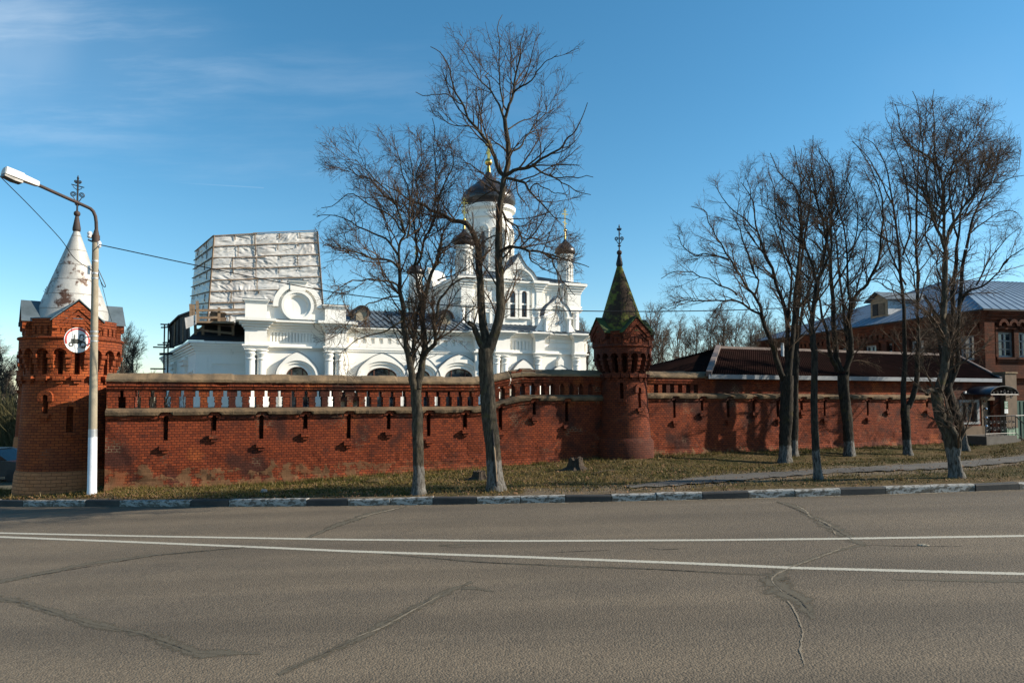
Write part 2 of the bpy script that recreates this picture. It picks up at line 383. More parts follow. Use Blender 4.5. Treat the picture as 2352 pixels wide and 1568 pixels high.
ragged(t, t.mix(t.ramp(t.noise(ob, 40., 5, .7), .5, .72), (.44, .41, .335), (.30, .26, .20)), .8, t.noise(ob, 60., 3), .2, 42., .42, 1.0); M['line'] = m
m, t = new_mat('crack_sealing')
ob = t.n('ShaderNodeTexCoord').outputs['Object']
g3 = t.n('ShaderNodeTexVoronoi', {'Vector': ob, 'Scale': 90., 'Randomness': 1.0}, feature='F1')
ragged(t, t.mix(t.n('ShaderNodeRGBToBW', {0: g3.outputs[1]}).outputs[0], (.084, .074, .053), (.130, .108, .078)), .9, t.noise(ob, 60., 3), .35, 5., .05); M['asphalt_seal'] = m
m, t = new_mat('open_crack')
ob = t.n('ShaderNodeTexCoord').outputs['Object']
ragged(t, (.05, .043, .034), .9, None, .15, 9., -.1); M['crack'] = m

m, t = new_mat('turf_soil')
ob = t.n('ShaderNodeTexCoord').outputs['Object']
col = t.mix(t.ramp(t.noise(ob, .8, 6), .36, .62), (.056, .048, .014), (.120, .080, .035))
col = t.mix(t.ramp(t.noise(ob, 5., 6, .7), .5, .72), col, (.155, .115, .06))
col = t.mix(t.ramp(t.noise(ob, 30., 4), .45, .75), col, (.035, .030, .016))
col = t.mix(t.ramp(t.n('ShaderNodeAttribute', attribute_name='bare').outputs['Fac'], .35, .65), col, t.mix(t.noise(ob, 18., 5), (.19, .145, .095), (.11, .082, .055)))
finish(t, col, .95, t.m('ADD', t.noise(ob, 25., 5, .7), t.noise(ob, 6., 4)), .9, .05, spec=.1); M['soil'] = m
m, t = new_mat('grass_blades')
tc = t.n('ShaderNodeTexCoord').outputs['Object']; at_ = t.n('ShaderNodeAttribute', attribute_name='tone').outputs['Fac']
f = t.m('ADD', t.m('MULTIPLY', t.noise(tc, .8, 6), 1.0), t.m('MULTIPLY', t.m('SUBTRACT', at_, .5), .5))
col = t.mix(t.ramp(f, .37, .55), (.052, .052, .010), (.160, .108, .033))
col = t.mix(t.ramp(at_, .88, .93), col, (.26, .20, .10))
finish(t, col, .9, spec=.15); M['grass'] = m
M['leaves'] = plain('dead_leaves', (.19, .10, .045), (.11, .06, .03), .9, 9., .1)
M['ground'] = plain('yard_earth', (.10, .085, .055), (.06, .06, .028), .95, .6, .5, 12)

def bark(name, c1, c2, moss, wash=0.):
    m, t = new_mat(name)
    ob = t.n('ShaderNodeTexCoord').outputs['Object']
    v = t.scaled(ob, 1, 1, .22)
    rg = t.noise(v, 22., 6, .7)
    col = t.mix(t.ramp(rg, .38, .66), c2, c1)
    col = t.mix(t.m('MULTIPLY', t.ramp(t.noise(ob, 3.2, 5), .56, .70), .75), col, moss)
    wa = t.n('ShaderNodeAttribute', attribute_name='wash').outputs['Fac']
    wm = t.ramp(t.m('ADD', wa, t.m('MULTIPLY', t.m('SUBTRACT', t.noise(v, 12., 6), .5), .55)), .46, .56)
    col = t.mix(t.m('MULTIPLY', wm, t.ramp(rg, .34, .62)), col, t.mix(t.noise(ob, 9., 4), (.20, .19, .175), (.11, .10, .09)))
    finish(t, col, .95, rg, .9, .03, spec=.15)
    return m
M['bark'] = bark('grey_bark', (.095, .078, .056), (.034, .028, .021), (.080, .068, .026))
M['bark_dark'] = bark('dark_bark', (.050, .040, .030), (.016, .0135, .011), (.055, .043, .016))
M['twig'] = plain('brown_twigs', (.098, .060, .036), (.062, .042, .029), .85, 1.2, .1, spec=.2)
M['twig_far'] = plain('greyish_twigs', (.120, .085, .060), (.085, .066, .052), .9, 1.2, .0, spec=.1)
M['bush'] = plain('dry_bush', (.10, .085, .035), (.07, .065, .03), .9, 1., .1)

# ---------------------------------------------------------------- road, kerb, verge, path
def hr(x):                                         # the road climbs gently from left to right
    if x < -22: return -.934 + (x + 22) * .012
    if x > 25: return .501 + (x - 25) * .010
    return .0322 * x - .00055 * x * x + .04
ZK = [(-1200, 27.), (-400, 21.), (0, 18.5), (400, 17.0), (804, 16.0), (1214, 15.45), (1607, 15.2), (2000, 15.3), (2352, 15.6), (2800, 16.3), (3600, 18.)]
_zc = np.polyfit([a for a, _ in ZK[1:-1]], [b for _, b in ZK[1:-1]], 4)
def zk(u): return float(np.polyval(_zc, u)) if -450 < u < 2850 else interp(u, ZK)
AZ = lambda u: (u - 1176) / F * .9935
UA = lambda x, y: 1176 + F * x / y / .9935
WB = [(-1200, -1.2), (-500, -.75), (0, -.45), (150, -.36), (265, -.16), (600, -.22), (850, -.07), (1100, 0.0), (1440, .22), (1530, .24), (2160, .31), (2352, .33), (2900, .40), (3600, .45)]
def ywall(u):
    a = AZ(u)
    if u < 262: return 21.2
    return 22.0 / (E2[0] * a + E2[1])
def gv(x, y):                                      # height of the grass verge
    u = UA(x, y); k0 = zk(u) + .16; k1 = max(ywall(u), k0 + .5)
    t = (y - k0) / (k1 - k0)
    a = AZ(u); h0 = hr(a * k0) + .15; h1 = interp(u, WB)
    tt = min(max(t, 0), 1.4)
    bump = mnoise.noise(Vector((x * .7, y * .7, 3))) * .05 * min(1, max(0, tt * 4)) * (1 if t < .95 else .4)
    dip = .27 * math.exp(-((min(t, 1.2) - .72) / .21) ** 2) * min(1, max(0, (u - 1450) / 250)) * (1 if u < 2250 else max(0, 1 - (u - 2250) / 120))
    return h0 + (h1 - h0) * (tt ** .85) + bump - dip
def path_t(u):                                     # the footpath's two edges as seen, in v
    lo = [(1300, 1128), (1460, 1121), (1540, 1117.5), (1756, 1099.5), (1868, 1090), (2178, 1077), (2352, 1061), (2700, 1034)]
    hi = [(1300, 1126), (1460, 1116), (1520, 1108), (1657, 1092), (1895, 1079), (2178, 1063), (2352, 1048), (2700, 1022)]
    return interp(u, lo), interp(u, hi)

g = MB()
xs = [-600, -200, -90] + list(range(-60, 61, 4)) + [90, 200, 600]
for i in range(len(xs) - 1):
    g.poly([(xs[i], -150, hr(xs[i]) - .42), (xs[i + 1], -150, hr(xs[i + 1]) - .42), (xs[i + 1], 1500, hr(xs[i + 1]) - .42), (xs[i], 1500, hr(xs[i]) - .42)])
tag(g.build('ground', M['ground']), kind='structure')

us = list(np.arange(-1000, 3300, 50.))
rd = MB(); rows = []
for u in us:
    a = AZ(u); k = zk(u); row = []
    for tt in (0, .06, .15, .3, .5, .75, 1.0):
        y = k + .06 + (-9 - k) * tt
        x = a * k * (1 - tt * .0) if tt < 1 else a * k
        row.append(rd.pt(x, y, hr(x)))
    rows.append(row)
for i in range(len(us) - 1):
    for j in range(6): rd.face([rows[i][j], rows[i + 1][j], rows[i + 1][j + 1], rows[i][j + 1]])
ROAD = tag(rd.build('road', M['asphalt'], smooth=True), kind='structure')

def road_strip(name, mat, edge_a, edge_b, lift, n=60, kind='structure'):
    """a flat mark on the road between two outlines measured in the photo"""
    b = MB(); A = [gp(u, v, hr_) for u, v in resample(edge_a, n)]; B = [gp(u, v, hr_) for u, v in resample(edge_b, n)]
    for i in range(n - 1): b.poly([(p.x, p.y, hr(p.x) + lift) for p in (A[i], A[i + 1], B[i + 1], B[i])], [(i * .1, 0), (i * .1 + .1, 0), (i * .1 + .1, 1), (i * .1, 1)])
    return tag(b.build(name, mat), kind=kind)
hr_ = lambda x, y: hr(x)
def resample(pts, n):
    P = np.array(pts, float); d = np.r_[0, np.cumsum(np.hypot(*np.diff(P, axis=0).T))]; t = np.linspace(0, d[-1], n)
    return np.c_[np.interp(t, d, P[:, 0]), np.interp(t, d, P[:, 1])]
up = [(-300, 1216), (0, 1222), (330, 1229), (800, 1237), (1180, 1240), (1607, 1238), (1900, 1235), (2352, 1228), (2700, 1222)]
lw = [(-300, 1219), (0, 1230.5), (280, 1241), (600, 1254), (800, 1263), (1200, 1276), (1607, 1291.5), (1830, 1301), (2060, 1307), (2352, 1314.5), (2700, 1323)]
th = lambda v, k: (v - 910) * k
road_strip('lane_line', M['line'], up, [(u, v + 3.7 + .0005 * u) for u, v in up], .004)
road_strip('lane_line', M['line'], lw, [(u, v + 4.4 + .0009 * u) for u, v in lw], .004)
rng = random.Random(5)
def wob(pts, n=90, amp=3.):
    P = resample(pts, n); return [(u + rng.uniform(-amp, amp), v + rng.uniform(-amp, amp) * .35) for u, v in P]
def seal(pts, w0, name='crack_sealing', mat='asphalt_seal', lift=.003, n=110, amp=1.2):
    P = resample(pts, n); a, b = [], []
    for i, (u, v) in enumerate(P):
        k = i / (n - 1) * (len(w0) - 1); j = min(int(k), len(w0) - 2); wd_ = w0[j] + (w0[j + 1] - w0[j]) * (k - j)
        wd_ *= .8 + .4 * rng.random(); d = P[min(i + 1, n - 1)] - P[max(i - 1, 0)]; d /= np.hypot(*d) + 1e-6
        nx, ny = -d[1] * 1.6, d[0] * .62
        a.append((u + nx * wd_ + rng.uniform(-amp, amp), v + ny * wd_)); b.append((u - nx * wd_ + rng.uniform(-amp, amp), v - ny * wd_))
    return road_strip(name, M[mat], a, b, lift, n)
seal([(-60, 1342), (30, 1330), (200, 1295), (350, 1275), (500, 1262), (590, 1253)], [10, 9, 8, 6, 4, 2])
seal([(700, 1238), (740, 1220), (770, 1207), (850, 1180), (935, 1162)], [4, 8, 10, 7, 3])
seal([(-40, 1368), (60, 1385), (200, 1430), (330, 1455), (450, 1500), (600, 1500)], [14, 16, 18, 22, 26, 5])
seal([(640, 1548), (760, 1495), (820, 1468), (930, 1408), (1030, 1356), (1085, 1336)], [8, 12, 14, 15, 14, 6])
seal([(1060, 1348), (1100, 1352), (1135, 1358)], [12, 9, 1])
seal([(1150, 1245), (1010, 1252), (1050, 1256), (1095, 1254)], [1, 3, 4, 1])
seal([(880, 1272), (1100, 1290), (1300, 1300), (1500, 1306), (1700, 1318), (1790, 1322)], [2, 4, 5, 5, 3, 3])
seal([(1785, 1152), (1835, 1165), (1850, 1178), (1890, 1200), (1930, 1222), (1960, 1240), (1990, 1252)], [4, 10, 8, 16, 18, 14, 6])
seal([(1990, 1250), (1930, 1262), (1860, 1285), (1800, 1310), (1775, 1330), (1790, 1350), (1840, 1380), (1870, 1420)], [4, 6, 8, 6, 22, 40, 26, 8])
seal([(2050, 1330), (2200, 1333), (2420, 1336)], [2, 6, 7])
for pts in ([(1830, 1160), (1850, 1172), (1860, 1185), (1905, 1205), (1920, 1228)], [(1965, 1250), (1930, 1260), (1880, 1280), (1815, 1303), (1780, 1320), (1772, 1333), (1790, 1353), (1800, 1362)],
            [(1810, 1380), (1830, 1410), (1845, 1450), (1838, 1490), (1850, 1530)], [(800, 1470), (880, 1440), (960, 1395), (1020, 1362)], [(820, 1190), (850, 1182), (930, 1163)]):
    seal(pts, [2.2, 3.2, 2.4, 3.4, 1.8], 'gritty_crack', 'grit', .006, 60, 2.5)
for pts in ([(-40, 1369), (60, 1386), (200, 1431), (330, 1457), (450, 1500), (520, 1503)], [(660, 1540), (820, 1467), (930, 1408), (1030, 1357)], [(30, 1331), (350, 1276), (585, 1254)],
            [(1785, 1152), (1850, 1178), (1890, 1200), (1960, 1240)], [(1776, 1328), (1790, 1351), (1840, 1380), (1868, 1415)], [(900, 1273), (1100, 1291), (1500, 1307), (1780, 1321)]):
    seal(pts, [.5, 1.5, .8, 1.7, .6], 'open_crack', 'crack', .008, 90, 3.)
for pts in ([(1975, 1251), (2050, 1253), (2130, 1254), (2210, 1254)], [(1275, 1268), (1330, 1266), (1400, 1263)], [(1490, 1258), (1520, 1262), (1580, 1259)]):
    seal(pts, [.6, 1.6, .7], 'open_crack', 'crack', .006, 40, 1.5)

# kerb stones, one metre each, painted by turns
JU = [54, 123, 196, 275, 355, 437.5, 525, 613.5, 704, 799, 895.6, 993.7, 1094.5, 1195, 1298.6, 1404, 1508, 1613.6, 1719, 1826, 1931, 2035, 2138.6, 2241, 2341]
JU = [-200, -134, -70, -8] + JU + [2441, 2538, 2632]
KP = {}
for i in range(len(JU) - 1):
    u0, u1 = JU[i] + .8, JU[i + 1] - .8
    P = []
    for u in (u0, u1):
        k = zk(u); P.append(Vector((AZ(u) * k, k, 0)))
    d = (P[1] - P[0]).normalized(); nrm = Vector((-d.y, d.x, 0))
    j = i - 4                                     # j = 0 is the stone from u = 54
    black = (j % 3 == 2)
    jit = rng.uniform(-.015, .015); tilt = (rng.uniform(-.012, .012), rng.uniform(-.012, .012))
    b = MB(); prof = [(0, -.14), (0, .130), (.012, .153), (.03, .160), (.15, .160), (.15, -.14)]
    A, B = [], []
    for (q, lst) in ((P[0], A), (P[1], B)):
        for dn, dz in prof: lst.append(b.pt(q.x + nrm.x * (dn + jit), q.y + nrm.y * (dn + jit), hr(q.x) + dz + jit * .5 + tilt[0 if lst is A else 1]))
    b.face(A); b.face(B[::-1])
    for k in range(6): b.face([A[k], B[k], B[(k + 1) % 6], A[(k + 1) % 6]])
    mid = (P[0] + P[1]) / 2
    KP[j] = (b.build('kerb_stone', M['kerb_black' if black else 'kerb_white'], base=(mid.x, mid.y, hr(mid.x))), black)
for j, (o, black) in KP.items():
    ordn = ['leftmost', 'second', 'third', 'fourth', 'fifth', 'sixth', 'seventh', 'eighth', 'ninth']
    bi = (j + 1) // 3                              # black stones at j = 2, 5, 8 ... (j = -1 is the first at the left edge)
    nb = lambda k: ordn[k] if 0 <= k < 9 else 'far'
    if j < -1: lab = 'kerb stone just outside the left edge of the picture, hidden or cut off'
    elif black: lab = 'black painted kerb stone, %s black one from the left along the road edge' % nb(bi)
    else:
        side = 'left' if j % 3 == 0 else 'right'
        lab = 'chipped white kerb stone, %s of the pair after the %s black stone from left' % (side, 'first' if bi == 0 else nb(bi))
    if j > 23: lab = 'white kerb stone cut by the right edge of the picture' if j == 24 else lab
    tag(o, lab, 'kerb stone', 'kerb stones along the road, painted black and white by turns')
for j in list(KP):
    if j < -2 or j > 24: bpy.data.objects.remove(KP[j][0])

# grit gathered along the kerb foot
def kerb_grit():
    b = MB(); n = 0; pr = None
    for u in range(-60, 2480, 12):
        k = zk(u); a = AZ(u); w_ = .16 + .10 * mnoise.noise(Vector((u * .01, 0, 0)))
        r_ = [(a * (k - .005), k - .005), (a * (k - w_), k - w_)]
        if pr: b.poly([(*pr[0], hr(pr[0][0]) + .005), (*r_[0], hr(r_[0][0]) + .005), (*r_[1], hr(r_[1][0]) + .005), (*pr[1], hr(pr[1][0]) + .005)], [(u, .5), (u + 12, .5), (u + 12, 1), (u, 1)])
        pr = r_
    return tag(b.build('kerb_grit', M['grit']), kind='structure')
kerb_grit()
# verge
us = list(np.arange(-700, 3300, 12.)); vs = MB(); rows = []; bare = []
TS = [0, .02, .05, .09, .14, .2, .27, .35, .44, .54, .64, .75, .86, .95, 1.0, 1.06]
for u in us:
    a = AZ(u); k0 = zk(u) + .145; k1 = max(ywall(u), k0 + .5); row = []
    for t in TS:
        y = k0 + (k1 - k0) * t; x = a * y
        h = gv(x, y)
        row.append(vs.pt(x, y, h + mnoise.noise(Vector((x * 2.5, y * 2.5, 0))) * .02 * (t > .01)))
        lo, hi = path_t(u); v = 910 - (h - HC) * F / (y * .9935)
        bb = 1.2 - (y - k0) * 2.2 if u > 300 else 1.0 - (y - k0) * 1.5
        if u > 1200: bb = max(bb, min(1.0, 1.3 - max(hi - v, v - lo) * .1))
        bare.append(max(0., min(1., bb)) * .75 + .3 * mnoise.noise(Vector((x * 1.3, y * 1.3, 9))))
    rows.append(row)
for i in range(len(us) - 1):
    for j in range(len(TS) - 1): vs.face([rows[i][j], rows[i + 1][j], rows[i + 1][j + 1], rows[i][j + 1]])
vo = vs.build('grass_verge', M['soil'], smooth=True); tag(vo, kind='structure')
a = vo.data.attributes.new('bare', 'FLOAT', 'POINT'); a.data.foreach_set('value', np.array(bare, np.float32))

pth = MB(); prev = None
for u in np.arange(1440, 2720, 14.):
    lo, hi = path_t(u); wv = 1.2 * math.sin(u * .13) + rng.uniform(-.8, .8)
    row = []
    for k in range(5):
        p = gp(u, lo + wv + (hi - lo - wv * .5) * k / 4, gv); row.append(pth.pt(p.x, p.y, gv(p.x, p.y) + .03))
    if prev:
        for k in range(4): pth.face([prev[k], row[k], row[k + 1], prev[k + 1]])
    prev = row
tag(pth.build('footpath', M['asphalt_path'], smooth=True), kind='structure')

# grass and leaves
nrg = np.random.default_rng(3)
V, Q, T = [], [], []
cnt = 0
while cnt < 62000:
    u = nrg.uniform(-60, 2420); a_ = AZ(u); k0 = zk(u) + .2; k1 = max(ywall(u), k0 + .6)
    y = k0 + (k1 - .05 - k0) * nrg.uniform(0, 1) ** .8; x = a_ * y
    lo, hi = path_t(u); h = gv(x, y); v = 910 - (h - HC) * F / (y * .9935)
    if u > 1440 and hi - 1 < v < lo + 1 and nrg.random() < .97: continue
    if mnoise.noise(Vector((x * .9, y * .9, 5))) < -.25 and nrg.random() < .6: continue
    if y - k0 < .5 and nrg.random() < .8: continue
    hh = nrg.uniform(.025, .07) * (1.5 if nrg.random() < .05 else 1); an = nrg.uniform(0, 6.28); wd_ = nrg.uniform(.006, .014)
    dx, dy = math.cos(an) * wd_, math.sin(an) * wd_; lx, ly = nrg.normal(0, hh * .7, 2)
    i = len(V); V += [(x - dx, y - dy, h - .01), (x + dx, y + dy, h - .01), (x + lx, y + ly, h + hh)]
    T += [nrg.random()] * 3; Q.append((i, i + 1, i + 2)); cnt += 1
for k in range(900):                               # taller tufts, thick along the wall foot and round the trunks
    u = nrg.uniform(-40, 2400); a_ = AZ(u); k0 = zk(u) + .25; k1 = max(ywall(u), k0 + .6); t0 = 1 - abs(nrg.normal(0, .05)) if k % 3 else nrg.uniform(.05, 1); y0 = k0 + (k1 - .08 - k0) * min(t0, 1); x0 = a_ * y0
    lo, hi = path_t(u); v = 910 - (gv(x0, y0) - HC) * F / (y0 * .9935)
    if u > 1440 and hi - 1 < v < lo + 1: continue
    tn = nrg.uniform(.2, .7) if k % 3 else nrg.uniform(.3, 1.)
    for _ in range(nrg.integers(8, 22)):
        x, y = x0 + nrg.normal(0, .06), y0 + nrg.normal(0, .05); h = gv(x, y); hh = nrg.uniform(.06, .17); an = nrg.uniform(0, 6.28); dx, dy = math.cos(an) * .007, math.sin(an) * .007; lx, ly = nrg.normal(0, hh * .5, 2); i = len(V)
        V += [(x - dx, y - dy, h - .01), (x + dx, y + dy, h - .01), (x + lx, y + ly, h + hh)]; T += [min(1, max(0, tn + nrg.normal(0, .12)))] * 3; Q.append((i, i + 1, i + 2))
tag(np_mesh('grass', np.array(V), np.array(Q), M['grass'], attrs={'tone': np.array(T)}, smooth=False), kind='stuff')
V, Q = [], []
while len(Q) < 5200:
    u = nrg.uniform(-60, 2420); a_ = AZ(u); k0 = zk(u) + .15; k1 = max(ywall(u), k0 + .6); y = k0 + (k1 - .05 - k0) * nrg.uniform(0, 1); x = a_ * y
    if mnoise.noise(Vector((x * .6, y * .9, 15))) < -.1 and nrg.random() < .7: continue
    h = gv(x, y); s_ = nrg.uniform(.015, .04); an = nrg.uniform(0, 6.28); c, s2 = math.cos(an) * s_, math.sin(an) * s_; tz = nrg.uniform(-.02, .03, 4); i = len(V)
    V += [(x - c, y - s2, h + .02 + tz[0]), (x + s2 * .7, y - c * .7, h + .025 + tz[1]), (x + c, y + s2, h + .03 + tz[2]), (x - s2 * .7, y + c * .7, h + .025 + tz[3])]; Q.append((i, i + 1, i + 2, i + 3))
tag(np_mesh('fallen_leaves', np.array(V), np.array(Q), M['leaves'], smooth=False), kind='stuff')

def lump(name, u, v, r, hgt, mat, label, cat, sq=1.2, seed=0, fn=gv):
    p = gp(u, v, fn); b = MB(); rr = random.Random(seed); n = 11
    prof = [(r * 1.05, -.05), (r, hgt * .3), (r * .72, hgt * .75), (r * .3, hgt)]
    b.lathe(p.x, p.y, [(a_, p.z + h) for a_, h in prof], n)
    b.v = [(x + rr.uniform(-1, 1) * r * .25, y + rr.uniform(-1, 1) * r * .25, z + rr.uniform(-1, 1) * hgt * .15) for x, y, z in b.v]
    return tag(b.build(name, mat, base=p), label, cat)
lump('stone', 605, 1132, .10, .10, M['stone'], 'small pale stone on the grass edge by the kerb, left half', 'stone')
lump('litter', 2122, 1252, .07, .02, M['pole'], 'flattened pale scrap of litter lying on the road between the white lines', 'litter', seed=2, fn=hr_)
lump('mole_hill', 860, 1105, .28, .09, M['soil'], 'low brown earth heap in the grass left of the nearest left trunk', 'earth heap', seed=3)

def stump(u, v, r, hgt, lab, seed, jag):
    p = gp(u, v, gv); b = MB(); rr = random.Random(seed); n = 22
    rows = []
    ang = [rr.uniform(.8, 1.25) for _ in range(n)]
    for j, (k, h) in enumerate([(2.1, -.08), (1.5, .10), (1.12, .32), (1.0, .7), (.95, 1.0), (.55, .92), (.1, .85)]):
        rows.append([b.pt(p.x + math.sin(6.283 * q / n) * r * k * (1 + (ang[q] - 1) * (1.4 - .9 * min(1, h + .2))), p.y - math.cos(6.283 * q / n) * r * k * ang[q], p.z + hgt * h * (1 + (jag * rr.uniform(-.35, .35) if j > 2 else 0))) for q in range(n)])
    for j in range(6):
        for q in range(n): b.face([rows[j][q], rows[j][(q + 1) % n], rows[j + 1][(q + 1) % n], rows[j + 1][q]])
    tag(b.build('tree_stump', M['stump'], base=p), lab, 'tree stump', 'cut tree stumps on the verge')
stump(1323, 1078, .22, .32, 'ragged dark tree stump with spreading roots in front of the mossy tower', 1, 1.)
stump(1101, 1100, .17, .23, 'low flat-topped tree stump partly behind the split trunk', 2, .25)
p0, p1 = gp(1362, 1089, gv), gp(1412, 1080, gv)
tag(MB().tube([p0 + Vector((0, 0, .03)), (p0 + p1) / 2 + Vector((0, 0, .05)), p1 + Vector((0, 0, .03))], [.012, .010, .006], 5).build('fallen_branch', M['stump'], base=p0), 'thin dry stick lying on the grass right of the ragged stump', 'stick')

# ---------------------------------------------------------------- brick towers
def arc(a0, a1, n): return [R(a0 + (a1 - a0) * k / n) for k in range(n + 1)]
def tower(root, cx, cy, P, mat, plinth_mat, cone_m, sheet_m, detail=True):
    thc = math.atan2(-cx, cy)                      # bearing of the camera seen from the tower
    ln = P.get('lean', 0.); h_0 = P['h_base']
    def pol(th, r, h): return (cx + (h - h_0) * ln + r * math.sin(th), cy - r * math.cos(th), h)
    def rad_frame(th): return lambda a, b, c: (cx + (c - h_0) * ln + b * math.sin(th) + a * math.cos(th), cy - b * math.cos(th) + a * math.sin(th), c)
    def ring(name, prof, m, parent=root, seg=64, smooth=True, uvr=None):
        b = MB(lambda x, y, z: (x + (z - h_0) * ln, y, z)); b.lathe(cx, cy, prof, seg, uvr); return b.build(name, m, parent, smooth=smooth)
    hp, hs, ha, hst, he, hg = P['h_plinth'], P['h_sill'], P['h_arc'], P['h_string'], P['h_eave'], P['h_gable']
    r0, r1, r2, r3, r4, r5 = P['r']                # plinth foot, plinth top, shaft foot, shaft top, arcade ring, drum
    ring('plinth', [(r0, P['h_base'] - .6), (r0, P['h_base']), (r1 + .02, hp - .12), (r2 + .005, hp)], plinth_mat)
    # shaft with open slits and arcade niches
    N = 18; sw = P.get('niche', .13); rsh = lambda h: r2 + (r3 - r2) * min(1, (h - hp) / (hs - hp))
    holes = []
    for k in range(N):
        th = thc + P['ph'] + 2 * math.pi * k / N; holes.append((th - sw / 2 / r3, th + sw / 2 / r3, hs + .08, ha + .06))
    for th, h0, h1, wd_ in P['slits']: holes.append((th - wd_ / 2 / r2, th + wd_ / 2 / r2, h0, h1))
    TH = sorted([thc - math.pi + 2 * math.pi * k / 72 for k in range(73)] + [e for q in holes for e in ((q[0] + math.pi - thc) % (2 * math.pi) - math.pi + thc, (q[1] + math.pi - thc) % (2 * math.pi) - math.pi + thc)])
    HH = sorted(set([hp - .05, hst] + [round(hp + (hst - hp) * k / 14, 4) for k in range(1, 14)] + [e for q in holes for e in q[2:4]]))
    norm = lambda t: (t + math.pi - thc) % (2 * math.pi) - math.pi + thc
    def inside(t, h):
        for q in holes:
            a, b_ = norm(q[0]), norm(q[1])
            if a < t < b_ and q[2] < h < q[3]: return True
        return False
    b = MB(); cache = {}
    def vid(i, j):
        if (i, j) not in cache: cache[(i, j)] = b.pt(*pol(TH[i], rsh(HH[j]), HH[j]))
        return cache[(i, j)]
    for i in range(len(TH) - 1):
        if TH[i + 1] - TH[i] < 1e-5: continue
        for j in range(len(HH) - 1):
            if inside((TH[i] + TH[i + 1]) / 2, (HH[j] + HH[j + 1]) / 2): continue
            u0, u1 = TH[i] * r2, TH[i + 1] * r2
            b.face([vid(i, j), vid(i + 1, j), vid(i + 1, j + 1), vid(i, j + 1)], [(u0, HH[j]), (u1, HH[j]), (u1, HH[j + 1]), (u0, HH[j + 1])])
    for q in holes:                                # reveals
        a, c = q[0], q[1]; h0, h1 = q[2], q[3]; d = .32
        A = [pol(a, rsh(h0), h0), pol(c, rsh(h0), h0), pol(c, rsh(h1), h1), pol(a, rsh(h1), h1)]
        B = [pol(a, rsh(h0) - d, h0), pol(c, rsh(h0) - d, h0), pol(c, rsh(h1) - d, h1), pol(a, rsh(h1) - d, h1)]
        for k in range(4): b.poly([A[k], A[(k + 1) % 4], B[(k + 1) % 4], B[k]])
        b.poly(B)
    b.build('shaft', mat, root, fix=False)
    for th, h0, h1, wd_ in P['slits']:             # hood and sill of every slit
        fr = rad_frame(th); rr = rsh(h1)
        hood = MB(fr); o = [(math.cos(t) * (wd_ / 2 + .13), h1 - .06 + math.sin(t) * (wd_ / 2 + .13)) for t in arc(0, 180, 8)]; i_ = [(math.cos(t) * (wd_ / 2), h1 - .06 + math.sin(t) * wd_ / 2) for t in arc(0, 180, 8)]
        hood.band(o, i_, rr - .1, rr + .055)
        for s_ in (-1, 1): hood.box(min(s_ * wd_ / 2, s_ * (wd_ / 2 + .13)), max(s_ * wd_ / 2, s_ * (wd_ / 2 + .13)), rr - .1, rr + .055, h1 - .19, h1 - .06)
        hood.build('slit_hood', mat, root)
        sl_ = MB(fr); sl_.box(-.15, .15, rr - .1, rr + .11, h0 - .13, h0 - .02); sl_.box(-.09, .09, rr - .1, rr + .07, h0 - .22, h0 - .13); sl_.build('slit_sill', mat, root)
    # arcade of small arches on pendants
    b = MB(); per = 12; rin = r3 - .02; crown = ha + .14
    bw = 2 * math.pi / N
    def low(f):                                    # underside height across one bay, f in -.5 .. .5
        x = abs(f) / .36
        return ha + .13 * math.sqrt(max(0, 1 - x * x)) if x < 1 else ha - .04
    for k in range(N):
        tc_ = thc + P['ph'] + k * bw
        for q in range(per):
            f0, f1 = q / per - .5, (q + 1) / per - .5; t0, t1 = tc_ + f0 * bw, tc_ + f1 * bw; l0, l1 = low(f0 + .001), low(f1 - .001)
            b.poly([pol(t0, r4, l0), pol(t1, r4, l1), pol(t1, r4, hst), pol(t0, r4, hst)], [(t0 * r4, l0), (t1 * r4, l1), (t1 * r4, hst), (t0 * r4, hst)])
            b.poly([pol(t0, rin, l0), pol(t1, rin, l1), pol(t1, r4, l1), pol(t0, r4, l0)])
    b.build('arcade', mat, root, fix=False)
    for k in range(N):
        tc_ = thc + P['ph'] + (k + .5) * bw
        if not detail or math.cos(tc_ - thc) < -.25: continue
        pb = MB(rad_frame(tc_))
        pb.box(-.085, .085, rin, r4 + .035, ha - .13, ha - .04); pb.box(-.07, .07, rin, r4 - .02, ha - .30, ha - .13); pb.box(-.06, .06, rin, r4 - .07, ha - .42, ha - .30); pb.box(-.05, .05, rin, r4 - .11, ha - .50, ha - .42)
        pb.build('pendant', mat, root)
        sb = MB(rad_frame(tc_ - bw / 2)); sb.box(-.15, .15, rin, r3 + .13, hs - .09, hs + .03); sb.box(-.08, .08, rin, r3 + .08, hs - .18, hs - .09); sb.build('bracket', mat, root)
    ring('string_course', [(r4 - .02, hst - .06), (r4 + .035, hst - .03), (r4 + .055, hst), (r4 + .035, hst + .035), (r5, hst + .055)], mat, uvr=r4)
    den = MB(lambda x, y, z: (x + (z - h_0) * ln, y, z))
    den.lathe(cx, cy, [(r5, hst + .03), (r5, hst + .12), (r5 - .03, hst + .121), (r5 - .03, he - .22), (r5 - .005, he - .219), (r5 - .005, he - .12), (r5 + .012, he - .119), (r5 + .012, he)], 64)
    for k in range(40):
        t_ = thc + 2 * math.pi * (k + .5) / 40; den.f = rad_frame(t_); den.box(-.055, .055, r5 - .1, r5 + .012, hst + .12, he - .22)
    den.build('drum', mat, root)
    ring('eave_roof', [(r5 + .018, he + .01), (r5 + .014, he + .03), (P['r_cone'] + .03, P['h_cone'] + .04)], sheet_m, seg=48)
    hw = P['gw'] / 2
